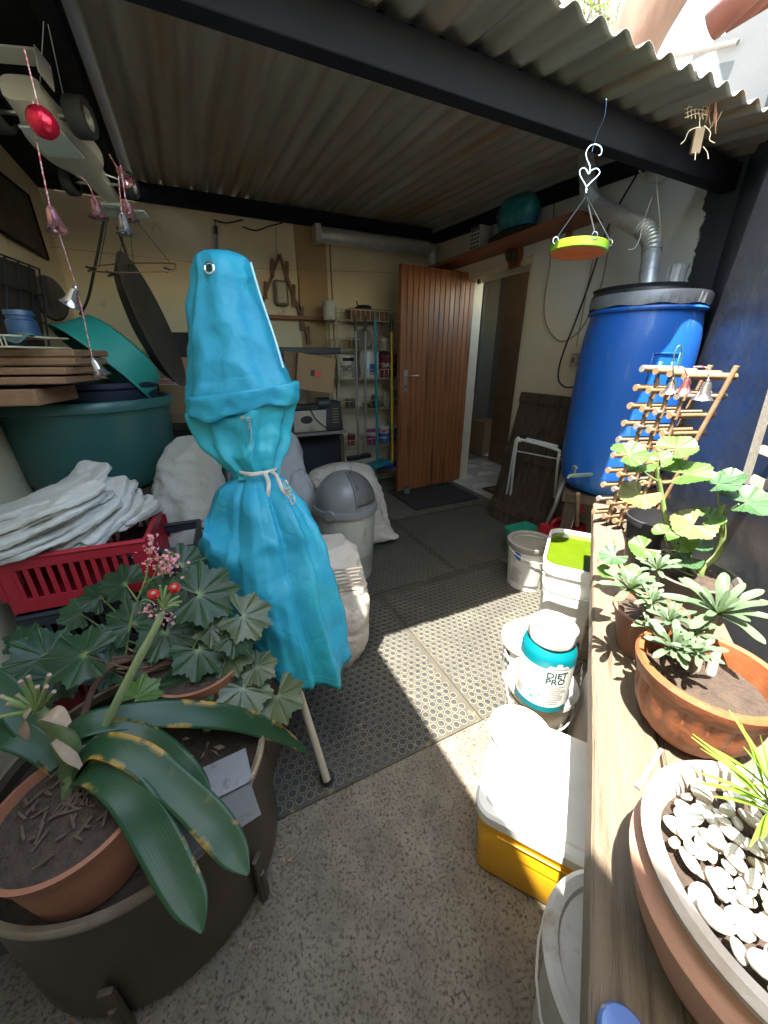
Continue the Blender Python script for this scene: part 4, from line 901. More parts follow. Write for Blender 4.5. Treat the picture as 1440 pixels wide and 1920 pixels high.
# tools leaning beside the drum
def stick(p0, p1, r, m, name, label, cat='pole'):
    q = MB(); q.cyl(p0, p1, r, r*.9, 10); return one(name, q, m, label, cat)
stick(G(1030, 1022, .05), D(1092, 865, 2.2), .011, steel, 'metal_pole', 'grey metal pole leaning below the tap', 'pole')
q = MB(); q.tube([G(1010, 1015, .1), D(1040, 950, 2.2), D(1048, 925, 2.2), D(1085, 840, 2.25)], [.008, .011, .013, .008], 8, 3); one('long_tool', q, mat('dull_grey_handle', (.22, .22, .21), (.3, .3, .28), rough=.5), 'grey handled tool leaning by the folded rack', 'tool')
q = MB(); q.cyl(G(1062, 1010, .25), D(1096, 905, 2.2), .010, .009, 10); one('white_stick', q, whitepl, 'white painted stick beside the red can', 'stick')
q = MB(); q.cyl(D(1086, 962, 2.1), D(1092, 938, 2.1), .016, .016, 10); one('red_grip_tool', q, redpl, 'red plastic handle end above the red can', 'handle')
q = MB(); q.cyl(G(1082, 985, .32), D(1084, 925, 1.95), .012, .010, 10); one('rusty_spring', q, mat('rusty_iron', (.2, .13, .09), (.3, .22, .16), sc=60, rough=.8), 'rusty iron rod standing in front of the red can', 'rod')
# leaning dark panel
lp = thing('leaning_panel', 'dark weathered board panel leaning on the cream wall', 'wooden panel')
pa, pb, pc, pd = A(978, 735, AW-.05), A(1110, 742, AW-.05), None, None
bA = pa.dot(U2); bB = A(1112, 740, AW-.05).dot(U2); zt = pa.z
npl = 10
lean = .22
def lpp(b, z): return RM(AW-.02-lean*(1-z/zt), b, z)
for k in range(npl):
    b0 = bA+(bB-bA)*k/npl; b1 = bA+(bB-bA)*(k+1)/npl+.004; q = MB()
    p0, p1, p2, p3 = lpp(b0, .01), lpp(b1, .01), lpp(b1, zt), lpp(b0, zt); nrm = V2*-.018*(1+.15*random.random())
    q.add([p0, p1, p2, p3, p0+nrm, p1+nrm, p2+nrm, p3+nrm], [(0, 1, 2, 3), (7, 6, 5, 4), (0, 4, 5, 1), (1, 5, 6, 2), (2, 6, 7, 3), (3, 7, 4, 0)]); part(lp, 'plank', q, darkwood, bevel=.002)
for z in (.1, zt*.52, zt-.07):
    q = MB(); p0, p1, p2, p3 = lpp(bA, z), lpp(bB, z), lpp(bB, z+.07), lpp(bA, z+.07); a_ = V2*-.0205; b_ = V2*-.036
    q.add([p0+a_, p1+a_, p2+a_, p3+a_, p0+b_, p1+b_, p2+b_, p3+b_], [(0, 1, 2, 3), (7, 6, 5, 4), (0, 4, 5, 1), (1, 5, 6, 2), (2, 6, 7, 3), (3, 7, 4, 0)]); part(lp, 'cross_batten', q, darkwood, bevel=.002)
# folded white tube rack
wr = thing('folding_rack', 'white tubular folding rack standing in front of the dark panel', 'folding rack')
def PP(px, py, a): return A(px, py, a)
a1, a2 = AW-.30, AW-.38
q = MB(); q.tube([G(943, 968), A(965, 838, a1), A(970, 827, a1), A(982, 822, a1), A(1055, 840, a1), A(1062, 848, a1), A(1058, 870, a1), G(1030, 985)], .0095, 10, 6); part(wr, 'frame', q, whitepl)
q = MB(); q.tube([G(953, 968), A(968, 835, a2), A(975, 827, a2), A(985, 826, a2), A(1042, 842, a2), A(1049, 852, a2), A(1046, 870, a2), G(1035, 985, .02)], .0095, 10, 6); part(wr, 'frame', q, whitepl)
q = MB(); q.cyl(A(965, 845, a1), A(1055, 862, a1), .005); part(wr, 'crossbar', q, whitepl)
for x, y in ((981, 818), (1054, 838)):
    q = MB(); q.box(A(x, y, a1-.03), (.014, .05, .03), ROOMROT); part(wr, 'black_clip', q, blackplastic)
# wooden slatted chair at right edge
ch = thing('slatted_chair_back', 'grey weathered slatted chair leaning at the right edge', 'chair')
q = MB(); q.cyl(D(1396, 905, 1.05), D(1462, 690, 1.05), .014, .014, 4); part(ch, 'stile', q, greywood, smooth=0)
for (x0, y0, x1, y1) in ((1425, 842, 1500, 872), (1408, 898, 1500, 945), (1440, 790, 1500, 805)):
    q = MB(); a_, b_ = D(x0, y0, 1.06), D(x1, y1, 1.0); d = b_-a_; q.box((a_+b_)/2, (d.length, .012, .035), frm(d.cross(Vector((0, 1, 0))).cross(d)*-1, d) if False else Matrix((d.normalized(), Vector((0, 1, 0)), d.normalized().cross(Vector((0, 1, 0))))).transposed()); part(ch, 'slat', q, greywood, bevel=.002)
# blue lid near the camera
q = MB(); q.lathe([(.020, 0), (.023, .004), (.023, .016), (.020, .02), (0, .02)], G(1165, 1962, BZ+.001), seg=40); one('blue_tub', q, mat('blue_clear_plastic', (.1, .17, .4), rough=.15, spec=.6), 'small blue plastic tub on the bench nearest the viewer', 'tub')
# ============================================================ pine door, standing open
hg = RM(AW+.09, OB1-.05, .012); fe = G(748, 923, .012); dv = (fe-hg); dv.z = 0; dl = .80; dvn = dv.normalized()
dr_ = thing('pine_door', 'varnished pine tongue and groove door standing wide open', 'door')
nb = 14; dn = Vector((dvn.y, -dvn.x, 0)); dn = dn if dn.y < 0 else -dn
Rd = Matrix((dvn, dn, dvn.cross(dn))).transposed()
DH = 1.985
for k in range(nb):
    w_ = dl/nb; q = MB(); c = hg+dvn*(w_*(k+.5)); h_ = DH; q.box((c.x, c.y, .03+h_/2), (w_-.0035, .036, h_), Rd)
    part(dr_, 'plank', q, doorw, bevel=.004)
q = MB(); c = hg+dvn*(dl/2); q.box((c.x-dn.x*.004, c.y-dn.y*.004, .03+DH/2), (dl-.004, .024, DH-.004), Rd); part(dr_, 'backing', q, doord)
q = MB(); c = hg+dvn*(dl+.004); q.box((c.x, c.y, .03+DH/2), (.012, .046, DH), Rd); part(dr_, 'edge_strip', q, doorw, bevel=.002)
lk = hg+dvn*(dl-.055)+dn*.022; lkz = 1.10
q = MB(); q.box((lk.x, lk.y, lkz), (.035, .006, .19), Rd); lb = part(dr_, 'lock_plate', q, steel, bevel=.002)
q = MB(); a_ = Vector((lk.x, lk.y, lkz+.045)); q.cyl(a_, a_+dn*.045, .008); q.tube([a_+dn*.042, a_+dn*.045-dvn*.03, a_+dn*.04-dvn*.11], .008, 10, 4); part(dr_, 'handle', q, chrome)
q = MB(); q.box((lk.x+dn.x*.004, lk.y+dn.y*.004, lkz-.05), (.012, .002, .03), Rd); part(dr_, 'keyhole', q, blackplastic)
q = MB(); c = fe+dn*.05+dvn*-.06; q.lathe([(.036, 0), (.036, .06), (.03, .064), (0, .064)], c, seg=24); one('door_stop_tin', q, mat('old_tin', (.12, .12, .12), (.2, .19, .17), sc=30, rough=.6, metal=.4), 'small grey tin standing at the foot of the open door', 'tin')
# ============================================================ shelf over the doorway and what it carries
zs = 2.085
q = MB()
sh = thing('wall_shelf', 'long red-brown plank shelf above the doorway', 'shelf')
q.box(RM(AW-.115, 2.76, zs), (.225, 1.66, .03), ROOMROT); part(sh, 'board', q, redwood, bevel=.003)
for b in (2.15, 3.45):
    q = MB(); q.box(RM(AW-.02, b, zs-.07), (.03, .03, .11), ROOMROT); part(sh, 'bracket', q, redwood, bevel=.002)
zt_ = zs+.016
def shelfpt(px, py, a=AW-.12): return A(px, py, a)
def onshelf(px, a=AW-.12):
    # place on shelf: walk b for image column
    best = None
    for k in range(400):
        b = 1.9+k*.005; p = RM(a, b, zt_); v = p-O; dpt = v.y*cos(TH)-v.z*sin(TH); x = 720+F*v.x/dpt
        if best is None or abs(x-px) < best[0]: best = (abs(x-px), p)
    return best[1]
c = onshelf(898); t = thing('white_carton', 'white printed carton on the shelf above the door', 'box')
q = MB(); q.box(c+Vector((0, 0, .085)), (.10, .12, .17), ROOMROT); part(t, 'carton', q, paperw, bevel=.003)
q = MB()
for i in range(5):
    for j in range(3): q.box(c+ROOMROT@Vector((-.052, -.036+.036*j, .03+.028*i)), (.003, .024, .014), ROOMROT)
part(t, 'printing', q, greyink, kind='stuff')
q = MB(); q.box(c+ROOMROT@Vector((-.052, .0, .158)), (.003, .09, .012), ROOMROT); part(t, 'black_title_bar', q, blackink)
c = onshelf(965); q = MB(); 
def bagg(u, v):
    a = 2*pi*u; t_ = pi*v; r = .12*sin(t_)**.7; p = c+ROOMROT@Vector((cos(a)*r*.9, sin(a)*r*1.5, .13-.115*cos(t_)*(1 if v < .9 else 1))); return p+Vector((0, 0, 1))*.018*ridge(p, 14)+Vector((1, 0, 0))*.014*nz(p, 20)
q.grid(bagg, 56, 30, cu=True); one('tied_plastic_bag', q, mat('teal_polythene', (.01, .16, .2), (.015, .2, .19), sc=9, rough=.3, bump=.5, bs=30, c3=(.05, .22, .45), c3s=5, c3t=.55), 'shiny teal and blue plastic bundle on the shelf', 'bag', smooth=70)
q = MB(); c2_ = c+Vector((0, 0, .0))
q.lathe([(.17, .0), (.19, .01), (.185, .03), (.15, .045), (.10, .04)], RM(AW-.14, c.dot(U2)+.0, zt_), ROOMROT, 36, sy=1.3, sx=.55); one('black_ring', q, blackrubber, 'flat dark rubber ring under the teal bundle on the shelf', 'rubber ring')
c = onshelf(858); q = MB(); q.lathe([(.05, 0), (.052, .03), (.045, .032), (0, .02)], c, seg=24); q.lathe([(.03, .03), (.034, .06), (0, .06)], c+Vector((.04, .03, 0)), seg=20); o = one('small_tins', q, steel, 'low dark tin on the far end of the shelf', 'tin'); o['kind'] = 'stuff'
# pulley bracket under the shelf
pm = thing('bell_pull_bracket', 'red-brown shaped wooden bracket with an iron wheel under the shelf', 'bracket')
pc_ = A(968, 480, AW-.02)
q = MB(); q.lathe([(.075, 0), (.075, .02), (0, .02)], pc_, frm(-V2, U2), 28); q.box(pc_+Vector((0, 0, -.05))-V2*.01, (.02, .11, .06), ROOMROT); part(pm, 'wooden_plate', q, redwood)
q = MB(); q.lathe([(.045, .0), (.045, .012), (.03, .02), (.03, .03), (.042, .04), (.042, .05), (0, .05)], pc_-V2*.02, frm(-V2, U2), 24); q.cyl(pc_-V2*.04, pc_-V2*.11+Vector((0, 0, -.0)), .008); part(pm, 'iron_wheel', q, mat('dark_iron', (.07, .05, .04), rough=.6, metal=.4))
# ============================================================ cables, switch boxes on the door wall
def wirething(name, pts, r, m, label, cat='cable', a=AW-.012, sm=7):
    q = MB(); q.tube([A(p[0], p[1], p[2] if len(p) > 2 else a) for p in pts], r, 6, sm); return one(name, q, m, label, cat)
wirething('power_cable', [(1212, 275), (1202, 312), (1160, 385), (1135, 440), (1105, 530), (1080, 600), (1060, 650), (1048, 690), (1048, 715), (1062, 726), (1082, 722), (1098, 705), (1112, 684)], .0055, cable, 'thick black cable looping down the cream wall to the socket')
wirething('hose_loop', [(1040, 360), (1036, 430), (1030, 500), (1021, 560), (1022, 600), (1035, 628), (1055, 640), (1085, 622), (1110, 580), (1128, 530), (1140, 470), (1142, 425)], .004, mat('khaki_wire', (.25, .21, .12), rough=.6), 'long loop of khaki wire hanging on the cream wall')
wirething('thin_cord', [(1132, 395), (1120, 450), (1105, 520), (1092, 590), (1080, 650)], .003, MC['khaki_wire'], 'thin khaki cord running straight down to the small clear box')
wirething('upper_cable', [(1005, 352), (1030, 343), (1060, 345), (1085, 342), (1120, 325), (1150, 300), (1175, 280)], .005, cable, 'black cable under the roof edge behind the duct')
q = MB(); q.tube([A(1180, 272, AW-.05), A(1198, 318, AW-.05), A(1212, 341, AW-.05)], .005, 6, 5); q.tube([A(1238, 341, AW-.05), A(1265, 325, AW-.05), A(1284, 300, AW-.05)], .005, 6, 5); q.cyl(A(1210, 342, AW-.05), A(1242, 343, AW-.05), .007); one('taped_wire', q, mat('beige_flex', (.4, .36, .3), rough=.6), 'beige flex with a taped joint sagging under the front beam', 'cable')
q = MB(); q.tube([D(1232, 250, 2.05), D(1230, 330, 2.1), D(1236, 400, 2.15), D(1238, 440, 2.2), D(1228, 470, 2.2)], .0018, 5, 5); one('loose_wire', q, wirewhite, 'fine grey wire dangling in front of the duct', 'wire')
q = MB(); q.tube([D(1222, 370, 2.1), D(1205, 420, 2.15), D(1200, 445, 2.15), D(1190, 465, 2.15), D(1178, 468, 2.15)], .0018, 5, 5); one('hooked_wire', q, wirewhite, 'hooked end of fine grey wire beside the duct elbow', 'wire')
jb = thing('clear_junction_box', 'small clear plastic box hanging on the cream wall', 'junction box'); p = A(1077, 675, AW-.02)
q = MB(); q.box(p, (.03, .05, .085), ROOMROT); part(jb, 'box', q, mat('cloudy_plastic', (.42, .38, .3), (.3, .25, .2), sc=40, rough=.3), bevel=.006)
q = MB(); q.box(p-V2*.016, (.006, .02, .03), ROOMROT); part(jb, 'latch', q, brownwood)
p = A(1115, 680, AW-.012); sk_ = thing('wall_socket', 'white wall socket beside the blue drum', 'socket'); q = MB(); q.box(p, (.012, .07, .11), ROOMROT); part(sk_, 'plate', q, whitepl, bevel=.003); q = MB(); q.box(p-V2*.02, (.03, .03, .03), ROOMROT); part(sk_, 'plug', q, blackplastic, bevel=.003)
q = MB(); q.box(A(899, 528, AW-.0), (.02, .03, .035), ROOMROT); one('door_catch', q, blackplastic, 'small black catch high on the door frame', 'catch')
# ============================================================ hanging green dish and heart hanger
dc_ = D(1084, 468, 1.52); hf = thing('hanging_dish', 'lime green dish with an orange underside hanging by three black cords', 'bird feeder'); rd = .092
Rh = frm(Vector((.06, .02, 1)))
q = MB(); q.lathe([(rd-.004, -.012), (rd, -.009), (rd, .012), (rd-.004, .015), (rd-.010, .012), (rd-.012, -.004), (0, -.004)], dc_, Rh, 48); part(hf, 'dish', q, limegl)
q = MB(); q.lathe([(0, -.0125), (rd-.006, -.0125), (rd-.006, -.0117)], dc_, Rh, 48); part(hf, 'orange_underside', q, orangegl)
q = MB(); q.lathe([(.052, .012), (.055, .014), (.055, .022), (0, .022)], dc_, Rh, 36); part(hf, 'inner_dish', q, mat('dark_green_glaze', (.03, .16, .05), rough=.35))
top = D(1099, 368, 1.54)
for k, a in enumerate((3.35, 4.75, 5.9)):
    e = dc_+Rh@Vector((cos(a)*(rd-.0), sin(a)*(rd-.0), .02)); q = MB(); q.cyl(top, e, .0022, .0022, 6); part(hf, 'cord', q, cable)
    q = MB(); pts = [e+Vector((.010*cos(t)*.9, 0, .010*sin(t)-.004)) for t in [2*pi*i/12 for i in range(13)]]; q.tube(pts, .0014, 6); part(hf, 'wire_loop', q, chrome)
hh = thing('heart_hanger', 'silver wire hanger twisted into a heart above the green dish', 'wire hanger')
q = MB(); Yh = 1.54
q.tube([D(1099, 362, Yh), D(1100, 350, Yh), D(1120, 330, Yh), D(1124, 322, Yh), D(1118, 316, Yh), D(1108, 320, Yh), D(1104, 326, Yh), D(1099, 318, Yh), D(1093, 315, Yh), D(1087, 320, Yh), D(1088, 330, Yh), D(1098, 348, Yh), D(1100, 358, Yh)], .0019, 6, 5); part(hh, 'heart', q, chrome)
q = MB(); q.tube([D(1104, 326, Yh), D(1106, 312, Yh), D(1100, 298, Yh), D(1099, 285, Yh), D(1107, 273, Yh), D(1118, 271, Yh), D(1127, 277, Yh), D(1127, 288, Yh), D(1122, 292, Yh)], .0019, 6, 5); part(hh, 'hook', q, chrome)
q = MB(); q.tube([D(1110, 285, Yh), D(1113, 272, Yh), D(1122, 245, 1.5), D(1133, 220, 1.45), D(1137, 186, 1.40)], .0012, 5, 4); part(hh, 'tie_wire', q, mat('blue_wire', (.12, .2, .4), rough=.4))
# ============================================================ wire bug on the front beam
bg2 = thing('wire_bug', 'insect made of bent wire and nails clipped on the black beam', 'ornament'); Yb = 1.78
q = MB()
for k in range(6): 
    x = 1290+7*k; q.tube([D(x, 222+.5*k, Yb), D(x-1, 205-3*sin(k), Yb), D(x+4, 194-4*sin(k*.6), Yb+.0), D(x+9, 205, Yb+.05)], .0016, 5, 4)
for k in range(3): q.tube([D(1284, 205+8*k, Yb), D(1305, 197+8*k, Yb), D(1326, 200+8*k, Yb)], .0014, 5, 3)
part(bg2, 'wire_body', q, mat('pale_bronze_wire', (.6, .5, .36), rough=.4, metal=.5, bump=0))
q = MB(); random.seed(3)
for k in range(13):
    x = random.uniform(1318, 1352); a = random.uniform(-.15, .55); l = random.uniform(22, 50); y = random.uniform(195, 228); q.cyl(D(x-l*sin(a)*.5, y+l*.5, Yb+random.uniform(-.04, .04)), D(x+l*sin(a)*.5, y-l*.5, Yb+random.uniform(-.04, .04)), .0022, .0022, 5)
part(bg2, 'nails', q, mat('rusty_nail', (.5, .2, .1), (.6, .45, .35), sc=30, rough=.6), kind='stuff')
q = MB()
for pts in (((1310, 238), (1292, 245), (1284, 262), (1276, 270)), ((1320, 235), (1332, 248), (1330, 262), (1340, 268)), ((1318, 275), (1326, 285), (1328, 298)), ((1304, 285), (1303, 300)), ((1312, 240), (1312, 225), (1320, 210))):
    q.tube([D(x, y, Yb-.01) for x, y in pts], .0018, 5, 3)
part(bg2, 'wire_legs', q, MC['pale_bronze_wire'])
q = MB(); q.box(D(1307, 264, 1.775), (.034, .012, .075), Matrix.Rotation(-.05, 3, 'Y')); part(bg2, 'wooden_peg', q, dowelm, bevel=.002)
q = MB(); q.tube([D(1373, 197, 2.0), D(1366, 215, 2.0), D(1352, 238, 2.0), D(1357, 241, 2.0)], .002, 5, 4); one('s_hook', q, cable, 'thin dark hook hanging beside the wire insect', 'hook')
# ============================================================ cream wire shelf unit against the back wall
FBk, BBk = 3.47, 3.75
def bp(px, py, b=FBk): return B(px, py, b)
ru = thing('wire_shelving', 'cream coated wire shelving against the back wall', 'shelving')
aL_, aR_ = bp(635, 700).dot(V2), bp(752, 700).dot(V2)
def rod(mb, a0, b0, z0, a1, b1, z1, r=.004): mb.cyl(RM(a0, b0, z0), RM(a1, b1, z1), r, r, 6)
levels = [bp(650, y).z for y in (905, 843, 770, 712, 655, 600)]
ztop = bp(650, 577).z
for a_, b_ in ((aL_, FBk), (aR_, FBk), (aL_, BBk), (aR_, BBk)):
    q = MB(); rod(q, a_, b_, .01, a_, b_, ztop if b_ == FBk else levels[-1], .007); part(ru, 'upright', q, wirecream)
for i, z in enumerate(levels[0:6]):
    q = MB(); hgt = .085
    for zz in (z, z+hgt): rod(q, aL_, FBk, zz, aR_, FBk, zz); rod(q, aL_, BBk, zz, aR_, BBk, zz); rod(q, aL_, FBk, zz, aL_, BBk, zz); rod(q, aR_, FBk, zz, aR_, BBk, zz)
    n = 14
    for k in range(1, n): a_ = aL_+(aR_-aL_)*k/n; rod(q, a_, FBk, z, a_, FBk, z+hgt, .0025); rod(q, a_, FBk, z, a_, BBk, z, .0022)
    for k in range(1, 6): b_ = FBk+(BBk-FBk)*k/6; rod(q, aL_, b_, z, aL_, b_, z+hgt, .0025)
    part(ru, 'wire_basket', q, wirecream)
zz6 = levels
def rackbucket(px, lev, r, h, m, label, b=FBk+.11, lidm=None, cat='bucket', handle=None):
    a_ = bp(px, 700, b).dot(V2); c = RM(a_, b, zz6[lev]+.005); return bucket('paint_tin', c, r*.96, r, h, m, label, cat, lidm=lidm, handle=handle, seg=36, rim=.003), c
t, c = rackbucket(650, 3, .088, .21, mat('paint_splashed_tin', (.62, .58, .48), (.5, .45, .36), sc=9, rough=.5, c3=(.1, .08, .07), c3s=8, c3t=.62), 'cream tin of Acrylic PVA paint with an arched handle', cat='paint tin', handle=(3.3, -.06))
q = MB(); txt('Acrylic', .036, wrapcyl(c, .087, c.z+.10, camphi(c), eps=.004), q); txt('PVA', .034, wrapcyl(c, .087, c.z+.07, camphi(c)-.1, eps=.004), q); part(t, 'lettering', q, blackink)
label_patch(t, c, .0885, c.z+.155, c.z+.185, camphi(c)+.3, 1.3, blackink, 'dark_band', eps=.002)
t, c = rackbucket(692, 3, .098, .25, whitepl, 'white POLYFILLA style bucket standing second on the wire shelf', b=FBk+.13) if False else rackbucket(692, 3, .098, .25, whitepl, 'tall white paint bucket with blue print in the middle of the wire shelf', b=FBk+.13, cat='paint bucket')
label_patch(t, c, .096, c.z+.03, c.z+.13, camphi(c)+.45, .75, blueink, 'blue_arch', eps=.003); q = MB(); txt('POL', .036, wrapcyl(c, .098, c.z+.03, camphi(c)+.45, eps=.006), q); part(t, 'lettering', q, paperw)
t, c = rackbucket(727, 3, .088, .21, mat('maroon_plastic', (.16, .012, .03), rough=.45), 'maroon paint bucket lettered DAS behind the yellow broom handle', b=FBk+.12, cat='paint bucket', handle=(2.8, .06))
q = MB(); txt('DAS', .055, wrapcyl(c, .088, c.z+.10, camphi(c)-.1, eps=.003), q); part(t, 'lettering', q, paperw)
t, c = rackbucket(697, 1, .062, .15, mat('magenta_label', (.3, .03, .16), (.4, .06, .2), sc=12, rough=.5), 'magenta paint tin low on the wire shelf', cat='paint tin', b=FBk+.1); label_patch(t, c, .062, c.z+.10, c.z+.14, camphi(c), 2.4, paperw)
t, c = rackbucket(721, 1, .068, .165, mat('blue_label', (.02, .1, .4), (.03, .14, .45), sc=12, rough=.5), 'blue and white paint tin with a red oval, low on the wire shelf', cat='paint tin', b=FBk+.14, lidm=whitepl); label_patch(t, c, .067, c.z+.105, c.z+.15, camphi(c), 2.4, paperw, eps=.002); label_patch(t, c, .067, c.z+.118, c.z+.138, camphi(c)-.1, .7, redink, 'red_oval', eps=.004)
q = MB(); txt('SIX', .03, wrapcyl(c, .068, c.z+.05, camphi(c), eps=.003), q); part(t, 'lettering', q, paperw)
c = RM(bp(700, 700, FBk+.1).dot(V2), FBk+.12, zz6[2]); q = MB(); q.lathe([(.06, 0), (.11, .03), (.12, .04), (.10, .045), (0, .02)], c, seg=28); q.lathe([(.035, .03), (.05, .06), (.03, .12), (0, .13)], c+Vector((.02, 0, 0)), seg=20); one('old_kettle', q, mat('tarnished_metal', (.08, .07, .06), (.15, .13, .11), rough=.5, metal=.3), 'dark tarnished pot on the middle wire basket', 'pot')
c = RM(bp(640, 700, FBk+.08).dot(V2)-.03, FBk+.1, zz6[4]+.0); q = MB(); q.lathe([(.075, -.004), (.085, 0), (.085, .008), (.02, .012), (0, .012)], c+Vector((.25, 0, .09)), frm(Vector((-.2, -1, .2))), 28); one('metal_disc', q, mat('dull_disc', (.2, .18, .16), rough=.4, metal=.5), 'round metal disc propped in the upper wire basket', 'disc')
# planter on top
c = RM(bp(705, 700).dot(V2), FBk+.12, zz6[5]+.005); pl = thing('wooden_planter_box', 'narrow brown wooden trough on top of the wire shelving', 'planter'); q = MB(); q.box(c+Vector((0, 0, .055)), (.40, .012, .10), ROOMROT); q2 = MB(); q2.box(c+ROOMROT@Vector((0, .13, .055)), (.40, .012, .10), ROOMROT); part(pl, 'front_board', q, brownwood, bevel=.002); part(pl, 'rear_board', q2, brownwood, bevel=.002)
for s_ in (-1, 1): q = MB(); q.box(c+ROOMROT@Vector((s_*.194, .065, .055)), (.012, .116, .10), ROOMROT); part(pl, 'end_board', q, brownwood, bevel=.002)
q = MB(); q.box(c+ROOMROT@Vector((0, .065, .01)), (.37, .116, .012), ROOMROT); part(pl, 'base_board', q, brownwood)
q = MB(); q.lathe([(.045, 0), (.05, .012), (.035, .03), (0, .03)], c+ROOMROT@Vector((-.05, .04, .107)), seg=20, sx=1.6); q.cyl(c+ROOMROT@Vector((-.1, .04, .115)), c+ROOMROT@Vector((-.12, .04, .17)), .006); one('hand_drill', q, blackplastic, 'small dark tool lying on the wooden trough', 'tool')
c = B(620, 600, FBk+.08); c = Vector((c.x, c.y, zz6[5]+.0)); t = thing('white_tin', 'paint spattered white tin at the left end of the shelf top', 'paint tin'); q = MB(); q.lathe([(.06, .0), (.062, .003), (.062, .13), (.066, .135), (.066, .145), (.058, .145), (.055, .13), (0, .13)], c, seg=32); part(t, 'body', q, dirtywhite)
# brooms and mops hanging from the shelf front
def broom(pxt, pyt, pxb, pyb, b, r, m, label, capm=blackplastic, head=None, hm=None, join=False):
    t = thing('broom', label, 'broom', 'brooms and mops hanging on the wire shelving'); p0, p1 = B(pxt, pyt, b), B(pxb, pyb, b-.03)
    d = p1-p0; q = MB(); q.cyl(p0+d*.09, p1, r, r, 12); part(t, 'handle', q, m)
    q = MB(); q.cyl(p0+d*.012, p0+d*.09, r*1.15, r*1.3, 12); q.tube([p0+d*.012, p0-d*.012+V2*.006, p0-d*.012-V2*.006, p0+d*.012], .004, 6); part(t, 'grip', q, capm)
    if join: q = MB(); q.cyl(p0+d*.55, p0+d*.58, r*1.5, r*1.5, 12); part(t, 'joint', q, m)
    if head:
        q = MB(); q.box(p1+Vector((0, 0, -.02)), (head[0], head[1], .04), ROOMROT@Matrix.Rotation(head[2], 3, 'Z')); part(t, 'head', q, hm, bevel=.006)
    return t
silverh = mat('grey_metal_handle', (.3, .3, .3), (.22, .22, .22), sc=9, rough=.4, metal=.4)
broom(666, 595, 673, 853, FBk-.05, .011, silverh, 'grey handled broom hanging furthest left on the wire shelving', head=(.26, .07, .2), hm=blackplastic)
broom(685, 596, 685, 850, FBk-.04, .011, silverh, 'second grey broom handle from the left on the wire shelving')
broom(703, 592, 708, 866, FBk-.07, .0125, mat('teal_handle', (.01, .2, .24), rough=.4), 'teal mop with a wide flat teal head', capm=MC['teal_handle'], head=(.30, .14, .5), hm=MC['teal_handle'], join=True)
broom(734, 595, 736, 868, FBk-.07, .0125, mat('yellow_handle', (.6, .42, .04), (.5, .34, .04), sc=12, rough=.5), 'yellow handled broom beside the pine door', head=(.2, .07, .3), hm=mat('blue_bristle', (.01, .04, .2), rough=.8))
# ============================================================ table with steel box; cardboard box
tz = B(600, 808, 3.15).z
tt_ = thing('side_table', 'low wooden table left of the wire shelving', 'table')
ta0, ta1 = B(545, 808, 3.05).dot(V2)-.35, B(648, 812, 3.05).dot(V2)
q = MB(); q.box(RM((ta0+ta1)/2, 3.22, tz), (ta1-ta0, .40, .025), ROOMROT); part(tt_, 'top', q, greywood, bevel=.003)
for a_, b_ in ((ta0+.04, 3.05), (ta1-.04, 3.05), (ta0+.04, 3.4), (ta1-.04, 3.4)): q = MB(); q.box(RM(a_, b_, tz/2-.01), (.035, .035, tz-.03), ROOMROT); part(tt_, 'leg', q, darkwood)
sbx = thing('steel_sealer', 'stained stainless steel box appliance with a black oval window', 'appliance'); c = Vector((*B(577, 790, 3.12).xy, tz+.014)); 
q = MB(); q.box(c+Vector((0, 0, .09)), (.28, .18, .17), ROOMROT); part(sbx, 'case', q, mat('stained_stainless', (.5, .46, .38), (.38, .34, .27), sc=9, rough=.4, metal=.4, c3=(.25, .2, .13), c3s=7), bevel=.006)
q = MB(); q.box(c+Vector((0, 0, .195)), (.27, .17, .04), ROOMROT); part(sbx, 'black_top', q, blackplastic, bevel=.005)
q = MB(); q.lathe([(.05, 0), (.048, .006), (0, .007)], c+ROOMROT@Vector((-.03, -.0905, .105)), frm(-U2, V2), 30, sy=.62); part(sbx, 'oval_window', q, blackplastic)
q = MB(); q.tube([c+ROOMROT@Vector(p) for p in ((-.04, -.1, .2), (0, -.11, .18), (.04, -.11, .11), (.09, -.11, .06), (.16, -.09, .01))], .004, 6, 5); part(sbx, 'cord', q, cable)
c = Vector((*B(622, 790, 3.1).xy, tz+.014)); bd2 = thing('black_charger', 'black plastic appliance with vents beside the steel box', 'appliance')
q = MB(); q.box(c+Vector((0, 0, .12)), (.13, .14, .23), ROOMROT, taper=1.15); part(bd2, 'case', q, blackplastic, bevel=.01)
for k in range(6): q = MB(); q.box(c+ROOMROT@Vector((.012, -.078, .07+.022*k)), (.05, .006, .006), ROOMROT); part(bd2, 'vent', q, mat('vent_brass', (.25, .22, .1), rough=.5))
q = MB(); q.lathe([(.05, -.05), (.05, .05)], c+ROOMROT@Vector((-.08, -.03, .22)), frm(V2), 20); part(bd2, 'roller', q, blackplastic)
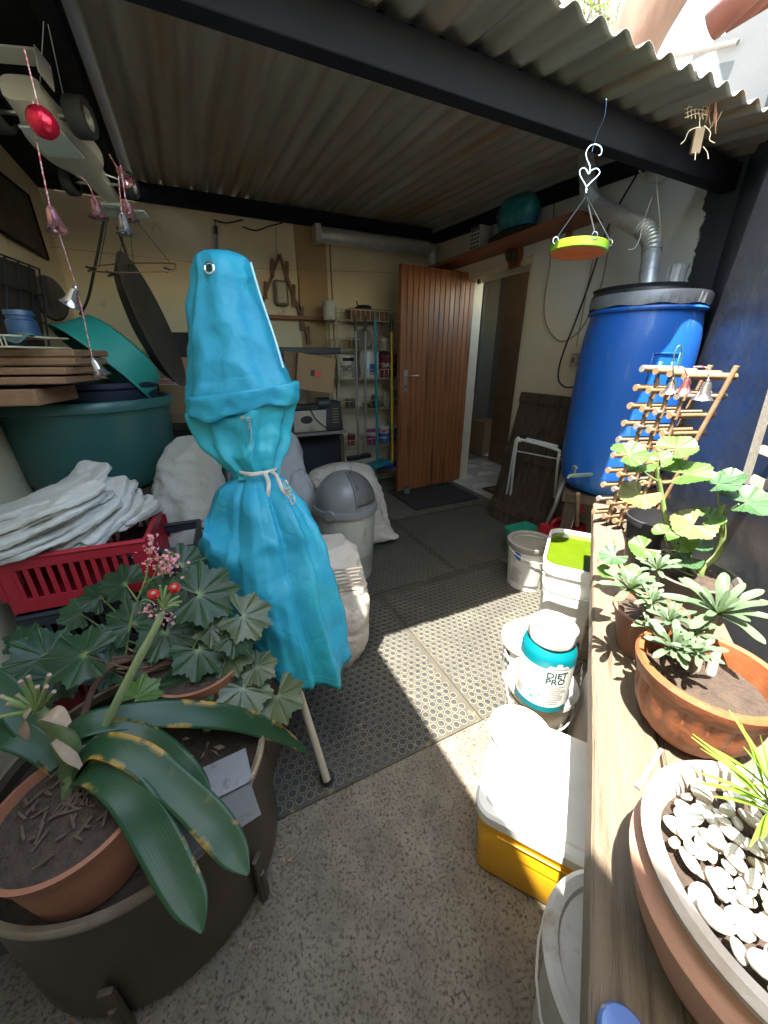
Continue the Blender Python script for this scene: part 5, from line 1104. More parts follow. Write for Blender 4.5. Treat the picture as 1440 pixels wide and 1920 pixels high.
# box above, resting on dark boxes
ub = thing('brown_carton', 'plain brown cardboard box with a red tape roll, tilted on the steel box', 'cardboard box'); c = B(588, 700, 3.2)
R_ = ROOMROT@Matrix.Rotation(radians(9), 3, 'Y')@Matrix.Rotation(radians(-6), 3, 'Z')
q = MB(); q.box(c, (.30, .22, .27), R_); part(ub, 'carton', q, card, bevel=.004)
q = MB(); q.box(c+R_@Vector((.0, -.1135, -.0)), (.085, .006, .045), R_); part(ub, 'red_sticker', q, mat('red_sticker', (.6, .07, .05), rough=.5), bevel=.012)
q = MB(); q.box(c+R_@Vector((-.025, -.115, .0)), (.03, .006, .045), R_); part(ub, 'black_sticker', q, blackplastic, bevel=.01)
q = MB(); q.box(c+R_@Vector((-.2, .05, .0)), (.10, .2, .26), R_); one('second_carton', q, cardd, 'darker cardboard box left of the plain brown one', 'cardboard box', bevel=.004)
q = MB(); q.box(c+Vector((-.05, .08, .17)), (.5, .2, .05), ROOMROT); one('black_tray', q, blackplastic, 'black tray lying on top of the cardboard boxes', 'tray', bevel=.006)
q = MB(); q.box(Vector((*B(585, 790, 3.3).xy, .35)), (.5, .1, .62), ROOMROT); one('dark_crate', q, darkcrate, 'dark crate standing under the low table', 'crate', bevel=.01)
q = MB(); q.box(Vector((*B(590, 860, 3.02).xy, .12)), (.3, .03, .3), ROOMROT@Matrix.Rotation(-.1, 3, 'Y')); one('brown_board', q, mat('brown_board', (.16, .09, .06), rough=.7), 'brown board leaning under the low table', 'board', bevel=.003)
# ============================================================ on the back wall
wl = BW-.02
ledge = thing('wall_ledge', 'narrow brown ledge board on the back wall', 'ledge'); za = B(560, 597, wl).z
a0_, a1_ = B(430, 597, wl).dot(V2), B(612, 597, wl).dot(V2)
q = MB(); q.box(RM((a0_+a1_)/2, BW-.05, za), (a1_-a0_, .08, .03), ROOMROT); part(ledge, 'board', q, redwood, bevel=.002)
tz_ = thing('folding_peg_rack', 'zigzag wooden peg rack hanging on the back wall', 'peg rack')
def wb(x, y, off=0): return B(x, y, wl-off)
for (x0, y0, x1, y1, o_) in ((524, 477, 488, 580, .02), (524, 477, 582, 645, .03), (488, 580, 470, 640, .02), (480, 645, 470, 560, .03)):
    q = MB(); a_, b_ = wb(x0, y0, o_), wb(x1, y1, o_); d = (b_-a_); q.box((a_+b_)/2, (.012, .022, d.length), frm(d, U2)); part(tz_, 'slat', q, brownwood, bevel=.002)
for (x0, y0, y1) in ((511, 485, 520), (538, 490, 525), (551, 533, 575), (566, 575, 620), (578, 612, 645), (498, 528, 560)):
    q = MB(); a_, b_ = wb(x0, y0, .035), wb(x0, y1, .035); d = (b_-a_); q.box((a_+b_)/2, (.014, .03, d.length), frm(d, U2)); part(tz_, 'peg_block', q, brownwood, bevel=.002)
q = MB(); q.tube([wb(518, 478, .02), wb(517, 425, .01)], .002, 5); part(tz_, 'cord', q, cable)
lm = thing('bulkhead_lamp', 'grey framed bulkhead lamp on the back wall below the zigzag rack', 'lamp'); p = wb(527, 550, .03)
q = MB(); q.box(p, (.12, .05, .20), ROOMROT); part(lm, 'frame', q, mat('grey_lamp_frame', (.16, .14, .12), rough=.5), bevel=.02)
q = MB(); q.box(p-U2*.022, (.095, .03, .175), ROOMROT); part(lm, 'diffuser', q, mat('dusty_diffuser', (.3, .25, .2), (.36, .31, .25), sc=20, rough=.4), bevel=.015)
q = MB(); q.tube([wb(455, 425, .0), wb(480, 432), wb(505, 424), wb(530, 418)], .005, 6, 6); q.tube([wb(400, 412), wb(425, 418), wb(455, 412)], .005, 6, 6); one('beam_cable', q, cable, 'black cable sagging below the back beam', 'cable')
q = MB(); q.cyl(wb(404, 432, .04), wb(407, 480, .04), .013, seg=12); lp_ = thing('tube_lamp', 'slim grey tube with a black cap hanging behind the umbrella top', 'lamp'); part(lp_, 'tube', q, silverh)
q = MB(); q.cyl(wb(404, 424, .04), wb(404.5, 440, .04), .016, seg=12); q.cyl(wb(403.5, 412, .04), wb(404, 424, .04), .003, seg=6); part(lp_, 'cap', q, blackplastic)
q = MB(); q.cyl(A(92, 463, LW+.02), B(470, 503, wl), .0018, seg=5); q.cyl(B(470, 503, wl), B(752, 512, wl), .0018, seg=5); one('washing_line', q, mat('thin_line', (.3, .25, .18), rough=.7), 'thin line stretched along the back wall', 'line')
dp2 = thing('ceiling_duct', 'grey galvanised duct running under the back beam to the corner', 'duct'); q = MB(); p0, p1 = B(598, 440, BW-.12), B(800, 466, BW-.12); q.lathe([(.062, 0), (.062, (p1-p0).length)], p0, frm(p1-p0), 28); part(dp2, 'pipe', q, duct)
q = MB(); q.box(p0-V2*.02, (.05, .13, .13), ROOMROT); part(dp2, 'end_box', q, duct, bevel=.004)
q = MB(); q.tube([p1, p1+V2*.06, p1+V2*.07+Vector((0, 0, -.06)), p1+V2*.07+Vector((0, 0, -.4))], .05, 20, 4); part(dp2, 'elbow', q, duct)

# more tins, jars and bottles crowding the wire shelving
random.seed(61)
cols = [((.5, .48, .42), 'grey_white'), ((.28, .2, .06), 'mustard'), ((.05, .12, .25), 'navy'), ((.3, .05, .04), 'brick'), ((.12, .18, .1), 'olive'), ((.1, .09, .08), 'sooty')]
lab = {1: 'low', 2: 'second', 4: 'upper', 5: 'top'}
spots_ = [(1, 655, .04, .12, 3, 'squat brick red tin beside the magenta one on the low wire basket'), (1, 740, .035, .16, 2, 'navy bottle at the right end of the low wire basket'), (2, 655, .05, .09, 5, 'sooty low tin at the left of the second wire basket'), (2, 728, .045, .14, 0, 'grey white jar right of the tarnished pot'), (2, 742, .03, .18, 4, 'slim olive bottle at the right of the second wire basket'),
          (4, 662, .05, .10, 1, 'mustard tin at the left of the upper wire basket'), (4, 690, .04, .13, 5, 'sooty jar in the middle of the upper wire basket'), (4, 722, .05, .11, 0, 'grey white tin at the right of the upper wire basket'), (0, 668, .06, .14, 5, 'sooty bucket on the floor basket of the wire shelving'), (0, 715, .055, .12, 2, 'navy tin on the floor basket of the wire shelving')]
for lev, px_, r_, h_, ci, lb_ in spots_:
    a_ = bp(px_, 700, FBk+.16).dot(V2); c = RM(a_, FBk+.16, levels[lev]+.005); t = thing('storage_jar', lb_, 'jar', 'jars and tins on the wire shelving')
    q = MB(); q.lathe([(0, 0), (r_*.95, 0), (r_, .004), (r_, h_*.78), (r_*.8, h_*.86), (r_*.8, h_*.88)] if ci in (2, 4) else [(0, 0), (r_, 0), (r_, h_*.9), (r_*.97, h_*.9)], c, seg=24); part(t, 'body', q, mat('jar_'+cols[ci][1], cols[ci][0], tuple(x*.7 for x in cols[ci][0]), sc=14, rough=.5))
    q = MB(); q.lathe([(r_*.85, h_*.88), (r_*.88, h_), (0, h_)], c, seg=20); part(t, 'lid', q, steel if ci != 2 else whitepl)
# papers and rags by the door corner
q = MB(); q.tube([B(560, 520, BW-.02), B(561, 560, BW-.02), B(558, 600, BW-.02)], .004, 6, 4); one('wall_wire', q, cable, 'thin black wire running down the seam of the back wall', 'wire')
# ============================================================ left side
# big teal tub
tcx = Vector((-1.36, 1.78, 0)); rT = .335
hb = thing('storage_table', 'dark low table under the big tub, hidden in shade', 'table'); q = MB(); q.box((-1.36, 1.85, .72), (.62, .75, .03), ROOMROT); part(hb, 'top', q, darkwood)
for i, j in ((-1, -1), (1, -1), (-1, 1), (1, 1)): q = MB(); q.box(Vector((-1.36, 1.85, .35))+ROOMROT@Vector((i*.27, j*.33, 0)), (.05, .05, .7), ROOMROT); part(hb, 'leg', q, darkwood)
bt = thing('big_tub', 'big dark teal plastic tub with a thick rolled rim', 'tub')
q = MB(); q.lathe([(0, .742), (rT*.80, .74), (rT*.84, .75), (rT*.90, .80), (rT*.97, 1.07), (rT, 1.09), (rT*1.045, 1.095), (rT*1.05, 1.125), (rT*1.03, 1.135), (rT*.98, 1.13), (rT*.94, 1.06), (rT*.8, .76), (0, .755)], tcx, seg=72); part(bt, 'body', q, tealpl)
q = MB(); q.lathe([(.20, .76), (.235, 1.17), (.245, 1.18), (.245, 1.20), (.23, 1.2), (.2, .8), (0, .79)], tcx+Vector((.06, .0, 0)), seg=48); one('navy_tub', q, navypl, 'dark navy tub standing inside the big teal tub', 'tub')
bs_ = thing('green_basin', 'sea green plastic basin tipped over the dark tubs', 'basin'); q = MB()
cb_ = D(200, 688, 1.80); Rb_ = frm(Vector((.50, -.42, .62)), Vector((1, 0, -.4)))
q.lathe([(0, -.13), (.15, -.13), (.17, -.12), (.215, .0), (.228, .002), (.228, .012), (.21, .010), (.163, -.11), (0, -.118)], cb_, frm(Vector((-.50, -.50, -.62))), 56); part(bs_, 'body', q, tealbasin)
# hanging pan
wk = thing('hanging_wok', 'large dark shallow pan hanging edge-on by a cable', 'pan'); q = MB()
cw = D(275, 612, 2.1); axis = Vector((-.80, -.50, .38)).normalized(); mj = (D(318, 698, 2.05)-D(232, 522, 2.15)); vd = (O-cw).normalized(); axis = vd.cross(mj).normalized()+vd*.22; Rw = frm(axis, mj)
q.lathe([(0, -.02), (.16, -.015), (.25, .01), (.30, .045), (.31, .045), (.255, .0), (.16, -.026), (0, -.03)], cw, Rw, 56); part(wk, 'pan', q, mat('sooty_pan', (.045, .038, .032), (.08, .07, .06), sc=8, rough=.45, metal=.3))
q = MB(); q.tube([D(220, 425, 2.15), D(228, 450, 2.15), D(238, 480, 2.15), D(240, 500, 2.15), D(232, 518, 2.15)], .006, 8, 5); part(wk, 'hanging_cable', q, cable)
q = MB(); q.tube([D(200, 385, 2.1), D(190, 440, 2.1), D(178, 500, 2.1), D(165, 560, 2.1), D(150, 590, 2.1)], .006, 8, 6); one('slack_cable', q, cable, 'slack black cable running down behind the bells', 'cable')
# coat-hanger style peg dryer
pg = thing('peg_hanger', 'rusty wire peg hanger hanging by four cords from the roof', 'peg hanger'); Yp = 1.9
q = MB(); q.tube([D(168, 505, Yp), D(180, 499, Yp+.1), D(235, 494, Yp+.12), D(320, 494, Yp+.05), D(328, 500, Yp-.02), D(322, 508, Yp-.08), D(250, 511, Yp-.12), D(180, 509, Yp-.08), D(168, 505, Yp)], .0028, 6, 5); part(pg, 'ring', q, mat('rusty_wire', (.2, .1, .06), (.3, .18, .12), sc=60, rough=.6, metal=.4))
for x, y, Y_ in ((222, 494, Yp+.1), (320, 494, Yp+.05), (252, 511, Yp-.1), (186, 500, Yp)):
    q = MB(); q.cyl(D(x, y, Y_), D(240 if x > 200 else 205, 395, Yp), .0014, seg=5); part(pg, 'cord', q, cable)
for x, y in ((170, 503), (208, 512), (316, 505)):
    q = MB(); a_ = D(x, y, Yp-.04); 
    q.box(a_, (.04, .005, .008), Matrix.Rotation(.3, 3, 'Y')); q.box(a_+Vector((.005, 0, -.006)), (.04, .005, .006), Matrix.Rotation(-.25, 3, 'Y')); part(pg, 'clip', q, blackplastic, kind='stuff')
# frames on the left wall
def quadthing(name, pts, th, m, label, cat, nrm=None, frame=None):
    q = MB(); n = (pts[1]-pts[0]).cross(pts[3]-pts[0]).normalized()*th
    q.add(pts+[p+n for p in pts], [(0, 1, 2, 3), (7, 6, 5, 4), (0, 4, 5, 1), (1, 5, 6, 2), (2, 6, 7, 3), (3, 7, 4, 0)]); return q
lw = LW+.012
fr1 = thing('dark_screen', 'dark mesh screen in a black frame high on the left wall', 'screen'); P4 = [A(-30, 300, lw), A(52, 366, lw), A(90, 486, lw), A(-30, 415, lw)]
part(fr1, 'screen_panel', quadthing('x', P4, .012, None, '', ''), mat('dark_mesh', (.035, .028, .022), (.06, .045, .035), sc=8, rough=.6, bump=.5, bs=120))
for i in range(4):
    q = MB(); q.cyl(P4[i], P4[(i+1) % 4], .011, seg=4); part(fr1, 'frame_bar', q, blackwood, smooth=0)
fr2 = thing('wire_grid_panel', 'dark wicker panel behind a black wire grid on the left wall', 'panel'); P5 = [A(-30, 470, lw+.1), A(66, 505, lw+.1), A(86, 660, lw+.1), A(-30, 640, lw+.1)]
part(fr2, 'wicker', quadthing('x', P5, .012, None, '', ''), mat('dark_wicker', (.03, .02, .015), (.06, .035, .025), sc=30, rough=.8, bump=.8, bs=100))
for k in range(5):
    q = MB(); u = k/4; q.cyl(P5[0].lerp(P5[1], u)-U2*.02+V2*.02, P5[3].lerp(P5[2], u)-U2*.02+V2*.02, .004); part(fr2, 'vertical_wire', q, blackrubber)
for k in range(4):
    q = MB(); u = k/3; q.cyl(P5[0].lerp(P5[3], u)-U2*.02+V2*.02, P5[1].lerp(P5[2], u)-U2*.02+V2*.02, .004); part(fr2, 'cross_wire', q, blackrubber)
q = MB(); c = D(95, 560, 2.2); q.lathe([(.05, -.03), (.07, 0), (.065, .03), (0, .03)], c, frm(Vector((.7, -.7, 0))), 30, sy=1.5); one('dark_basket', q, darkwood, 'dark oval basket hanging behind the wire grid', 'basket')
# shelf boards stack at far left
bdz = D(60, 700, 1.25).z
for k, (y, x1, sk_) in enumerate(((742, 90, 0), (712, 130, .02), (695, 130, -.03), (678, 128, .03), (662, 122, 0))):
    p = D(x1, y, 1.30); L_ = .5; q = MB(); hgt = (.05 if k == 0 else .022); q.box(Vector((p.x-L_/2, p.y+.02*k, p.z)), (L_, .24, hgt), Matrix.Rotation(.20+sk_, 3, 'Z'))
    one('sawn_board', q, boardw, ['thick dark timber at the bottom of the board stack', 'second board up in the stack on the left', 'middle board in the stack on the left', 'fourth board up in the stack on the left', 'topmost board of the stack, under the wire tray'][k], 'board', 'stack of short boards at far left', bevel=.004)
wt = thing('wire_tray', 'cream wire tray on the board stack', 'tray'); q = MB(); p = D(40, 640, 1.28)
x0, x1 = p.x-.12, p.x+.055
for z in (p.z-.018, p.z+.012): q.tube([(x0, 1.18, z), (x1-.01, 1.18, z), (x1, 1.2, z), (x1, 1.4, z), (x0, 1.4, z)], .003, 6)
for k in range(14): x = x0+(x1-x0)*k/14; q.cyl((x, 1.18, p.z-.018), (x, 1.18, p.z+.012), .002, seg=5)
part(wt, 'wires', q, wirecream)
q = MB(); c = D(46, 622, 1.32); q.lathe([(.035, -.02), (.04, -.015), (.04, .03), (.034, .034), (.034, .045), (.038, .046), (.036, .06), (0, .06)], c, seg=30); one('blue_jar', q, mat('dusky_blue_plastic', (.03, .07, .14), rough=.4), 'squat dark blue jar in the wire tray', 'jar')
q = MB(); q.grid(lambda u, v: D(-25+90*u, 635-8*v, 1.2+.15*v)+Vector((0, 0, .012*sin(8*u+3*v))), 14, 6); one('teal_cloth', q, mat('dull_teal_cloth', (.1, .19, .19), (.07, .13, .14), sc=20, rough=.9), 'dull teal cloth draped in the wire tray', 'cloth', solid=.003)
# cardboard boxes behind the umbrella, left
eb = thing('express_box', 'cardboard box with a red and white EXPRESS label', 'cardboard box'); c = D(345, 722, 2.75)
Re = Matrix.Rotation(radians(10), 3, 'Z')
q = MB(); q.box(c, (.30, .3, .36), Re); part(eb, 'carton', q, card, bevel=.004)
lo = c+Re@Vector((-.105, -.153, .02)); q = MB(); q.box(lo+Re@Vector((.04, 0, .012)), (.15, .003, .045), Re); part(eb, 'label', q, paperw)
q = MB(); txt('EXPRESS', .032, lambda x, y, w_: lo+Re@Vector((x-.025, -.003, y)), q); part(eb, 'lettering', q, redink)
q = MB(); q.box(lo+Re@Vector((.06, -.001, .105)), (.1, .003, .02), Re); part(eb, 'red_tape', q, redink)
q = MB(); q.box(D(350, 655, 2.85), (.34, .3, .2), Re); one('dark_bin_box', q, blackplastic, 'dark box on top of the EXPRESS carton', 'box', bevel=.01)
q = MB(); q.box(Vector((D(345, 722, 2.8).x, 2.8, .42)), (.5, .35, .82), Re); one('black_cabinet', q, blackplastic, 'black cabinet carrying the EXPRESS box', 'cabinet', bevel=.01)
q = MB(); q.cyl(D(296, 775, 1.95), G(335, 905, .4), .014, seg=10); one('grey_pipe', q, silverh, 'grey pipe leaning beside the big teal tub', 'pipe')
q = MB(); q.cyl(D(285, 700, 2.1), G(330, 900, .4), .02, seg=4); one('black_bar', q, blackplastic, 'black bar leaning behind the big teal tub', 'bar')
# ============================================================ crates with folded sacks
def crate(name, c, R, dx, dy, h, m, label, slots=True):
    t = thing(name, label, 'crate', None); th = .006
    def wall(cen, w_, Rw, nm='side'):
        q = MB()
        # frame with vertical slots: strips
        n = 13 if slots else 1; q.box(cen+Rw@Vector((0, 0, h*.90)), (w_, th*1.6, h*.2), Rw); q.box(cen+Rw@Vector((0, 0, h*.13)), (w_, th, h*.26), Rw); part(t, nm, q, m, bevel=.002)
        for k in range(n+1):
            q = MB(); x = -w_/2+.012+(w_-.024)*k/n; wd = .05 if k in (0, n) else w_/n*.42; q.box(cen+Rw@Vector((x, 0, h*.53)), (wd, th*.9, h*.55), Rw@Matrix.Rotation(.0, 3, 'Y')); part(t, 'slat', q, m)
    wall(c+R@Vector((0, -dy/2, 0)), dx, R); wall(c+R@Vector((0, dy/2, 0)), dx, R)
    R9 = R@Matrix.Rotation(pi/2, 3, 'Z'); wall(c+R@Vector((dx/2, 0, 0)), dy-.014, R9); wall(c+R@Vector((-dx/2, 0, 0)), dy-.014, R9)
    q = MB(); q.box(c+Vector((0, 0, .005)), (dx-.01, dy-.01, .008), R); part(t, 'base', q, m)
    q = MB(); 
    for a_, b_ in (((-dx/2, -dy/2), (dx/2, -dy/2)), ((dx/2, -dy/2), (dx/2, dy/2)), ((dx/2, dy/2), (-dx/2, dy/2)), ((-dx/2, dy/2), (-dx/2, -dy/2))):
        q.tube([c+R@Vector((*a_, h)), c+R@Vector((*b_, h))], .009, 8)
    part(t, 'rolled_rim', q, m)
    return t
rc0 = D(140, 1045, 1.10); Rc = Matrix.Rotation(radians(14), 3, 'Z')
# front rim from about (0,1070) to (265,995)
fl_ = D(-10, 1072, .98); fr_ = D(268, 998, 1.13); dirc = (fr_-fl_); dirc.z = 0; Rc = Matrix.Rotation(atan2(dirc.y, dirc.x), 3, 'Z'); zc = (fl_.z+fr_.z)/2
dxc, dyc, hc = dirc.length, .34, .19
cc_ = (fl_+fr_)/2+Rc@Vector((0, dyc/2, 0)); cc_.z = zc-hc
crate('red_crate', cc_, Rc, dxc, dyc, hc, redpl, 'red slotted plastic crate full of folded white sacks')
crate('dark_crate', cc_+Vector((0, 0, -.22)), Rc, dxc, dyc, .2, darkcrate, 'dark crate directly under the red crate')
crate('maroon_crate', cc_+Vector((0, 0, -.44)), Rc, dxc, dyc, .2, mat('maroon_crate_plastic', (.16, .012, .02), rough=.5), 'maroon crate at the bottom of the crate stack')
cb2 = D(320, 1020, 1.32); crate('black_crate', Vector((cb2.x-.02, cb2.y, cb2.z-.14)), Rc, .24, .25, .17, darkcrate, 'black plastic crate between the red crate and the umbrella', slots=False)
# folded sacks: each a wrinkled folded strip
def folded(pts, wd, th, label, ph=0):
    q = MB(); base_pts = [Vector(p) for p in pts]
    for lay in range(3):
        pp = spline([p+Vector((0, 0, (lay-1)*th*.36))+Vector((.012*sin(ph+lay*2+i), .010*cos(ph*2+lay*3+i), 0)) for i, p in enumerate(base_pts)], 8); n = len(pp); fold_layer(q, pp, n, wd*(1-.08*lay), th*.42, ph+lay)
    return one('folded_sack', q, sackm, label, 'sack', 'folded white sacks piled on the red crate', smooth=60)
def fold_layer(q, pp, n, wd, th, ph):
    m0 = len(q.v)
    def fn(u, v):
        j = v*(n-1); i = min(int(j), n-2); p = pp[i].lerp(pp[i+1], j-i); tg = (pp[i+1]-pp[i]).normalized(); sd = tg.cross(Vector((0, 0, 1))).normalized(); up = sd.cross(tg)
        a = 2*pi*u; ca, sa = cos(a), sin(a); k = (abs(ca)**5+abs(sa)**5)**(-1/5); en = 1-.25*(2*v-1)**6
        x = p+sd*(ca*k*wd*.5*en)+up*(sa*k*th*.5*(1+.35*sin(3.2*ca+ph)+.2*sin(9*v+ph)))
        return x+up*(.008*ridge((v*3.0+ph, u*4, ph), 1)+.003*ridge((x.x*22, x.y*50, x.z*40), 1)-.006)+sd*.008*nz(x, 16)
    q.grid(fn, 72, n*3, cu=True); m_ = len(q.v); q.f += [tuple(m0+i for i in range(72))[::-1], tuple(m_-72+i for i in range(72))]; q.m += [0, 0]
zb = zc+.02
def cp(x, y, Y, dz=0): return D(x, y, Y)+Vector((0, 0, dz))
folded([cp(-40, 1040, 1.02), cp(60, 1010, 1.06), cp(150, 960, 1.16), cp(195, 925, 1.25)], .16, .05, 'long folded white sack lying lowest along the crate front', 0)
folded([cp(-40, 985, 1.14), cp(60, 955, 1.2), cp(140, 915, 1.3), cp(182, 882, 1.38)], .20, .06, 'biggest folded sack with black stains, on top of the pile', 2)
folded([cp(-40, 1018, 1.0), cp(50, 985, 1.05), cp(120, 950, 1.1), cp(180, 915, 1.2)], .12, .045, 'folded white sack with a rolled edge in the middle of the pile', 1)
folded([cp(90, 1040, 1.08), cp(150, 1000, 1.14), cp(200, 950, 1.25), cp(232, 905, 1.36)], .11, .05, 'crumpled white sack bunched at the right of the pile', 3)
folded([cp(150, 1030, 1.10), cp(195, 990, 1.18), cp(232, 950, 1.27), cp(240, 925, 1.36)], .10, .05, 'pleated white sack hanging over the crate corner', 4)
folded([cp(215, 985, 1.2), cp(245, 965, 1.27), cp(285, 940, 1.36)], .09, .04, 'short frayed sack end at the right end of the pile', 5)
# ============================================================ toy racing car hanging from the ceiling
car = thing('toy_racing_car', 'pale toy racing car with black wheels hung up under the ceiling', 'toy car')
c0 = D(72, 215, 1.45); c1 = D(188, 345, 1.74); fw = (c1-c0).normalized(); sd = fw.cross(Vector((0, 0, 1))).normalized(); up = sd.cross(fw); L_ = (c1-c0).length
Rk = Matrix((sd, fw, up)).transposed()
cream2 = mat('yellowed_white_plastic', (.42, .40, .34), (.34, .32, .27), sc=8, rough=.4)
def cp2(x, y, z): return c0+Rk@Vector((x, y, z))
q = MB(); rr = [(-.06, .05, .03, .02), (0, .055, .035, .01), (.06, .085, .03, 0), (.16, .085, .03, 0), (.22, .05, .028, 0), (.30, .035, .022, 0), (.42, .022, .014, -.01), (.46, .01, .008, -.012)]
rings = spline([tuple(r) for r in rr], 4); vs = []; fs = []
for y, w_, h_, z in rings:
    for i in range(20): a = 2*pi*i/20; k = (abs(cos(a))**4+abs(sin(a))**4)**-.25; vs.append(cp2(w_*cos(a)*k, y, z+h_*sin(a)*k))
for j in range(len(rings)-1):
    for i in range(20): fs.append((j*20+i, j*20+(i+1) % 20, (j+1)*20+(i+1) % 20, (j+1)*20+i))
fs.append(tuple(range(20))[::-1]); q.add(vs, fs); part(car, 'body', q, cream2)
q = MB(); q.box(cp2(0, -.09, .07), (.17, .05, .006), Rk); q.box(cp2(-.085, -.09, .045), (.004, .06, .06), Rk); q.box(cp2(.085, -.09, .045), (.004, .06, .06), Rk); part(car, 'rear_wing', q, cream2, bevel=.002)
q = MB(); q.box(cp2(0, .44, -.02), (.19, .05, .006), Rk); q.box(cp2(0, .38, -.024), (.12, .02, .012), Rk); part(car, 'front_wing', q, mat('pale_blue_grey_plastic', (.4, .46, .46), rough=.4), bevel=.002)
q = MB(); q.box(cp2(0, .05, -.037), (.11, .12, .006), Rk); part(car, 'floor_plate', q, MC['pale_blue_grey_plastic'], bevel=.004)
q = MB(); q.lathe([(.03, 0), (.025, .02), (0, .03)], cp2(0, .17, .03), Rk, 16); part(car, 'cockpit', q, blackplastic)
q = MB(); q.tube([cp2(-.1, .0, 0), cp2(.1, .0, 0)], .006, 6); part(car, 'rear_axle', q, steel); q = MB(); q.tube([cp2(-.09, L_, 0), cp2(.09, L_, 0)], .005, 6); q.tube([cp2(-.09, L_, .01), cp2(-.02, L_-.05, .01)], .003, 6); q.tube([cp2(.09, L_, .01), cp2(.02, L_-.05, .01)], .003, 6); part(car, 'front_axle', q, steel)
for (x, y, r, wd) in ((-.112, 0, .048, .05), (.112, 0, .048, .05), (-.10, L_, .04, .036), (.10, L_, .04, .036)):
    s_ = 1 if x > 0 else -1; Rw_ = frm(sd*s_, fw); cw_ = cp2(x, y, 0)-sd*s_*wd/2
    q = MB(); q.lathe([(r*.6, 0), (r*.93, 0), (r, wd*.12), (r, wd*.88), (r*.93, wd), (r*.62, wd), (r*.6, wd*.8)], cw_, Rw_, 32); wh = part(car, 'wheel', q, blackrubber)
    q = MB(); q.lathe([(r*.6, wd*.7), (r*.62, wd*.93), (r*.55, wd*.9), (r*.5, wd*.7)], cw_, Rw_, 28)
    for k in range(6): a = pi*k/3; q.box(cw_+Rw_@Vector((cos(a)*r*.3, sin(a)*r*.3, wd*.72)), (r*.6, .005, .005), Rw_@Matrix.Rotation(a, 3, 'Z'))
    rim_ = mk('rim', q, steel); rim_.parent = wh
q = MB(); q.cyl(cp2(-.03, .05, .03), D(82, 40, 1.45), .0012, seg=5); q.cyl(cp2(.03, .1, .03), D(90, 45, 1.5), .0012, seg=5); part(car, 'hanging_thread', q, wirewhite)
# red ornament and bells on twine
q = MB(); c = D(80, 230, 1.08); t = thing('red_bauble', 'shiny red bauble hanging under the toy car', 'bauble'); q.lathe([(0, -.028)]+[(.028*cos(x), .028*sin(x)) for x in [-pi/2+pi*k/14 for k in range(1, 14)]]+[(0, .028)], c, seg=28, fn=lambda r, z, a: (r*(1+.03*sin(12*a)), z)); part(t, 'ball', q, redgem)
q = MB(); q.tube([c+Vector((0, 0, .027)), D(60, 150, 1.08), D(45, 90, 1.1)], .0014, 5, 3); part(t, 'twine', q, redstring)
bell(93, 385, 1.12, .052, pinkbell, 'pink bell hanging at far left below the toy car', tilt=(-.15, .1, 1), string=[(62, 190, 1.1), (70, 270, 1.1)])
bell(175, 366, 1.5, .06, pinkbell, 'rosy bell at the left of the cluster under the car nose', string=[(150, 330, 1.45), (165, 345, 1.5)])
bell(235, 372, 1.5, .058, pinkbell, 'rosy bell at the right of the cluster under the car nose', string=[(226, 310, 1.5)])
bell(228, 398, 1.45, .058, silverbell, 'silver bell lowest in the cluster under the car nose', string=[(222, 330, 1.45)])
bell(218, 312, 1.55, .05, pinkbell, 'dark red bell just behind the front wheel of the toy car', tilt=(-.6, 0, .8), string=[(205, 290, 1.5)])
bell(142, 537, 1.3, .058, silverbell, 'silver and red bell halfway down the long twine', tilt=(.55, 0, .85), string=[(97, 400, 1.2), (118, 460, 1.25)])
bell(173, 670, 1.3, .058, silverbell, 'lowest bell, at the end of the long twine over the teal tub', tilt=(-.3, 0, 1), string=[(144, 540, 1.3), (160, 610, 1.3)])
# ============================================================ leaf builders
def lobed_leaf(R, veins, notch=pi, depth=.35, teeth=.05, nteeth=5, rings=5, cup=.15, wav=.05, sharp=1.4, ph=0, base=.5, plt=.006, gap=.37):
    """leaf in the xy plane, tip along +x, petiole at the origin; returns verts, faces, col"""
    angs = []
    bounds = sorted(veins)
    seq = []
    for i, v in enumerate(bounds):
        nx = bounds[i+1] if i < len(bounds)-1 else None
        for d in (-.022, 0, .022): seq.append((v+d, 1.0 if d == 0 else 0.0))
        if nx is not None:
            m = nteeth
            for k in range(1, m): seq.append((v+.035+(nx-v-.07)*k/m, 0.0))
    # ends near the notch
    seq = [(bounds[0]-.28, 0), (bounds[0]-.14, 0)]+seq+[(bounds[-1]+.14, 0), (bounds[-1]+.28, 0)]
    vs = [Vector((0, 0, 0))]; cs = [1.0]
    n = len(seq)
    for r in range(1, rings+1):
        t = r/rings
        for k, (a, c) in enumerate(seq):
            dmin = min(abs(a-v) for v in bounds); vi = min(range(len(bounds)), key=lambda i: abs(a-bounds[i]))
            lob = (1-min(1, dmin/gap))**sharp
            L_ = base+(1-base)*(.62+.38*cos(bounds[vi]*.5)**2)*(1-depth+depth*lob)/(1) 
            if t > .9: L_ *= 1+(teeth if k % 2 else -teeth)
            x, y = R*t*L_*cos(a), R*t*L_*sin(a)
            z = R*(cup*t*t + wav*sin(a*4+ph)*t*t) - (0.02*R*c) + R*plt*sin(pi*min(1, dmin/.4))*t
            vs.append(Vector((x, y, z))); cs.append(c*(1-.35*t))
    fs = []
    for k in range(n-1): fs.append((0, 1+k, 2+k))
    for r in range(rings-1):
        for k in range(n-1): a_ = 1+r*n+k; fs.append((a_, a_+n, a_+n+1, a_+1))
    return vs, fs, cs
BV = [-2.3, -1.45, -.7, 0, .7, 1.45, 2.3]
GV = [-2.3, -1.5, -.75, 0, .75, 1.5, 2.3]
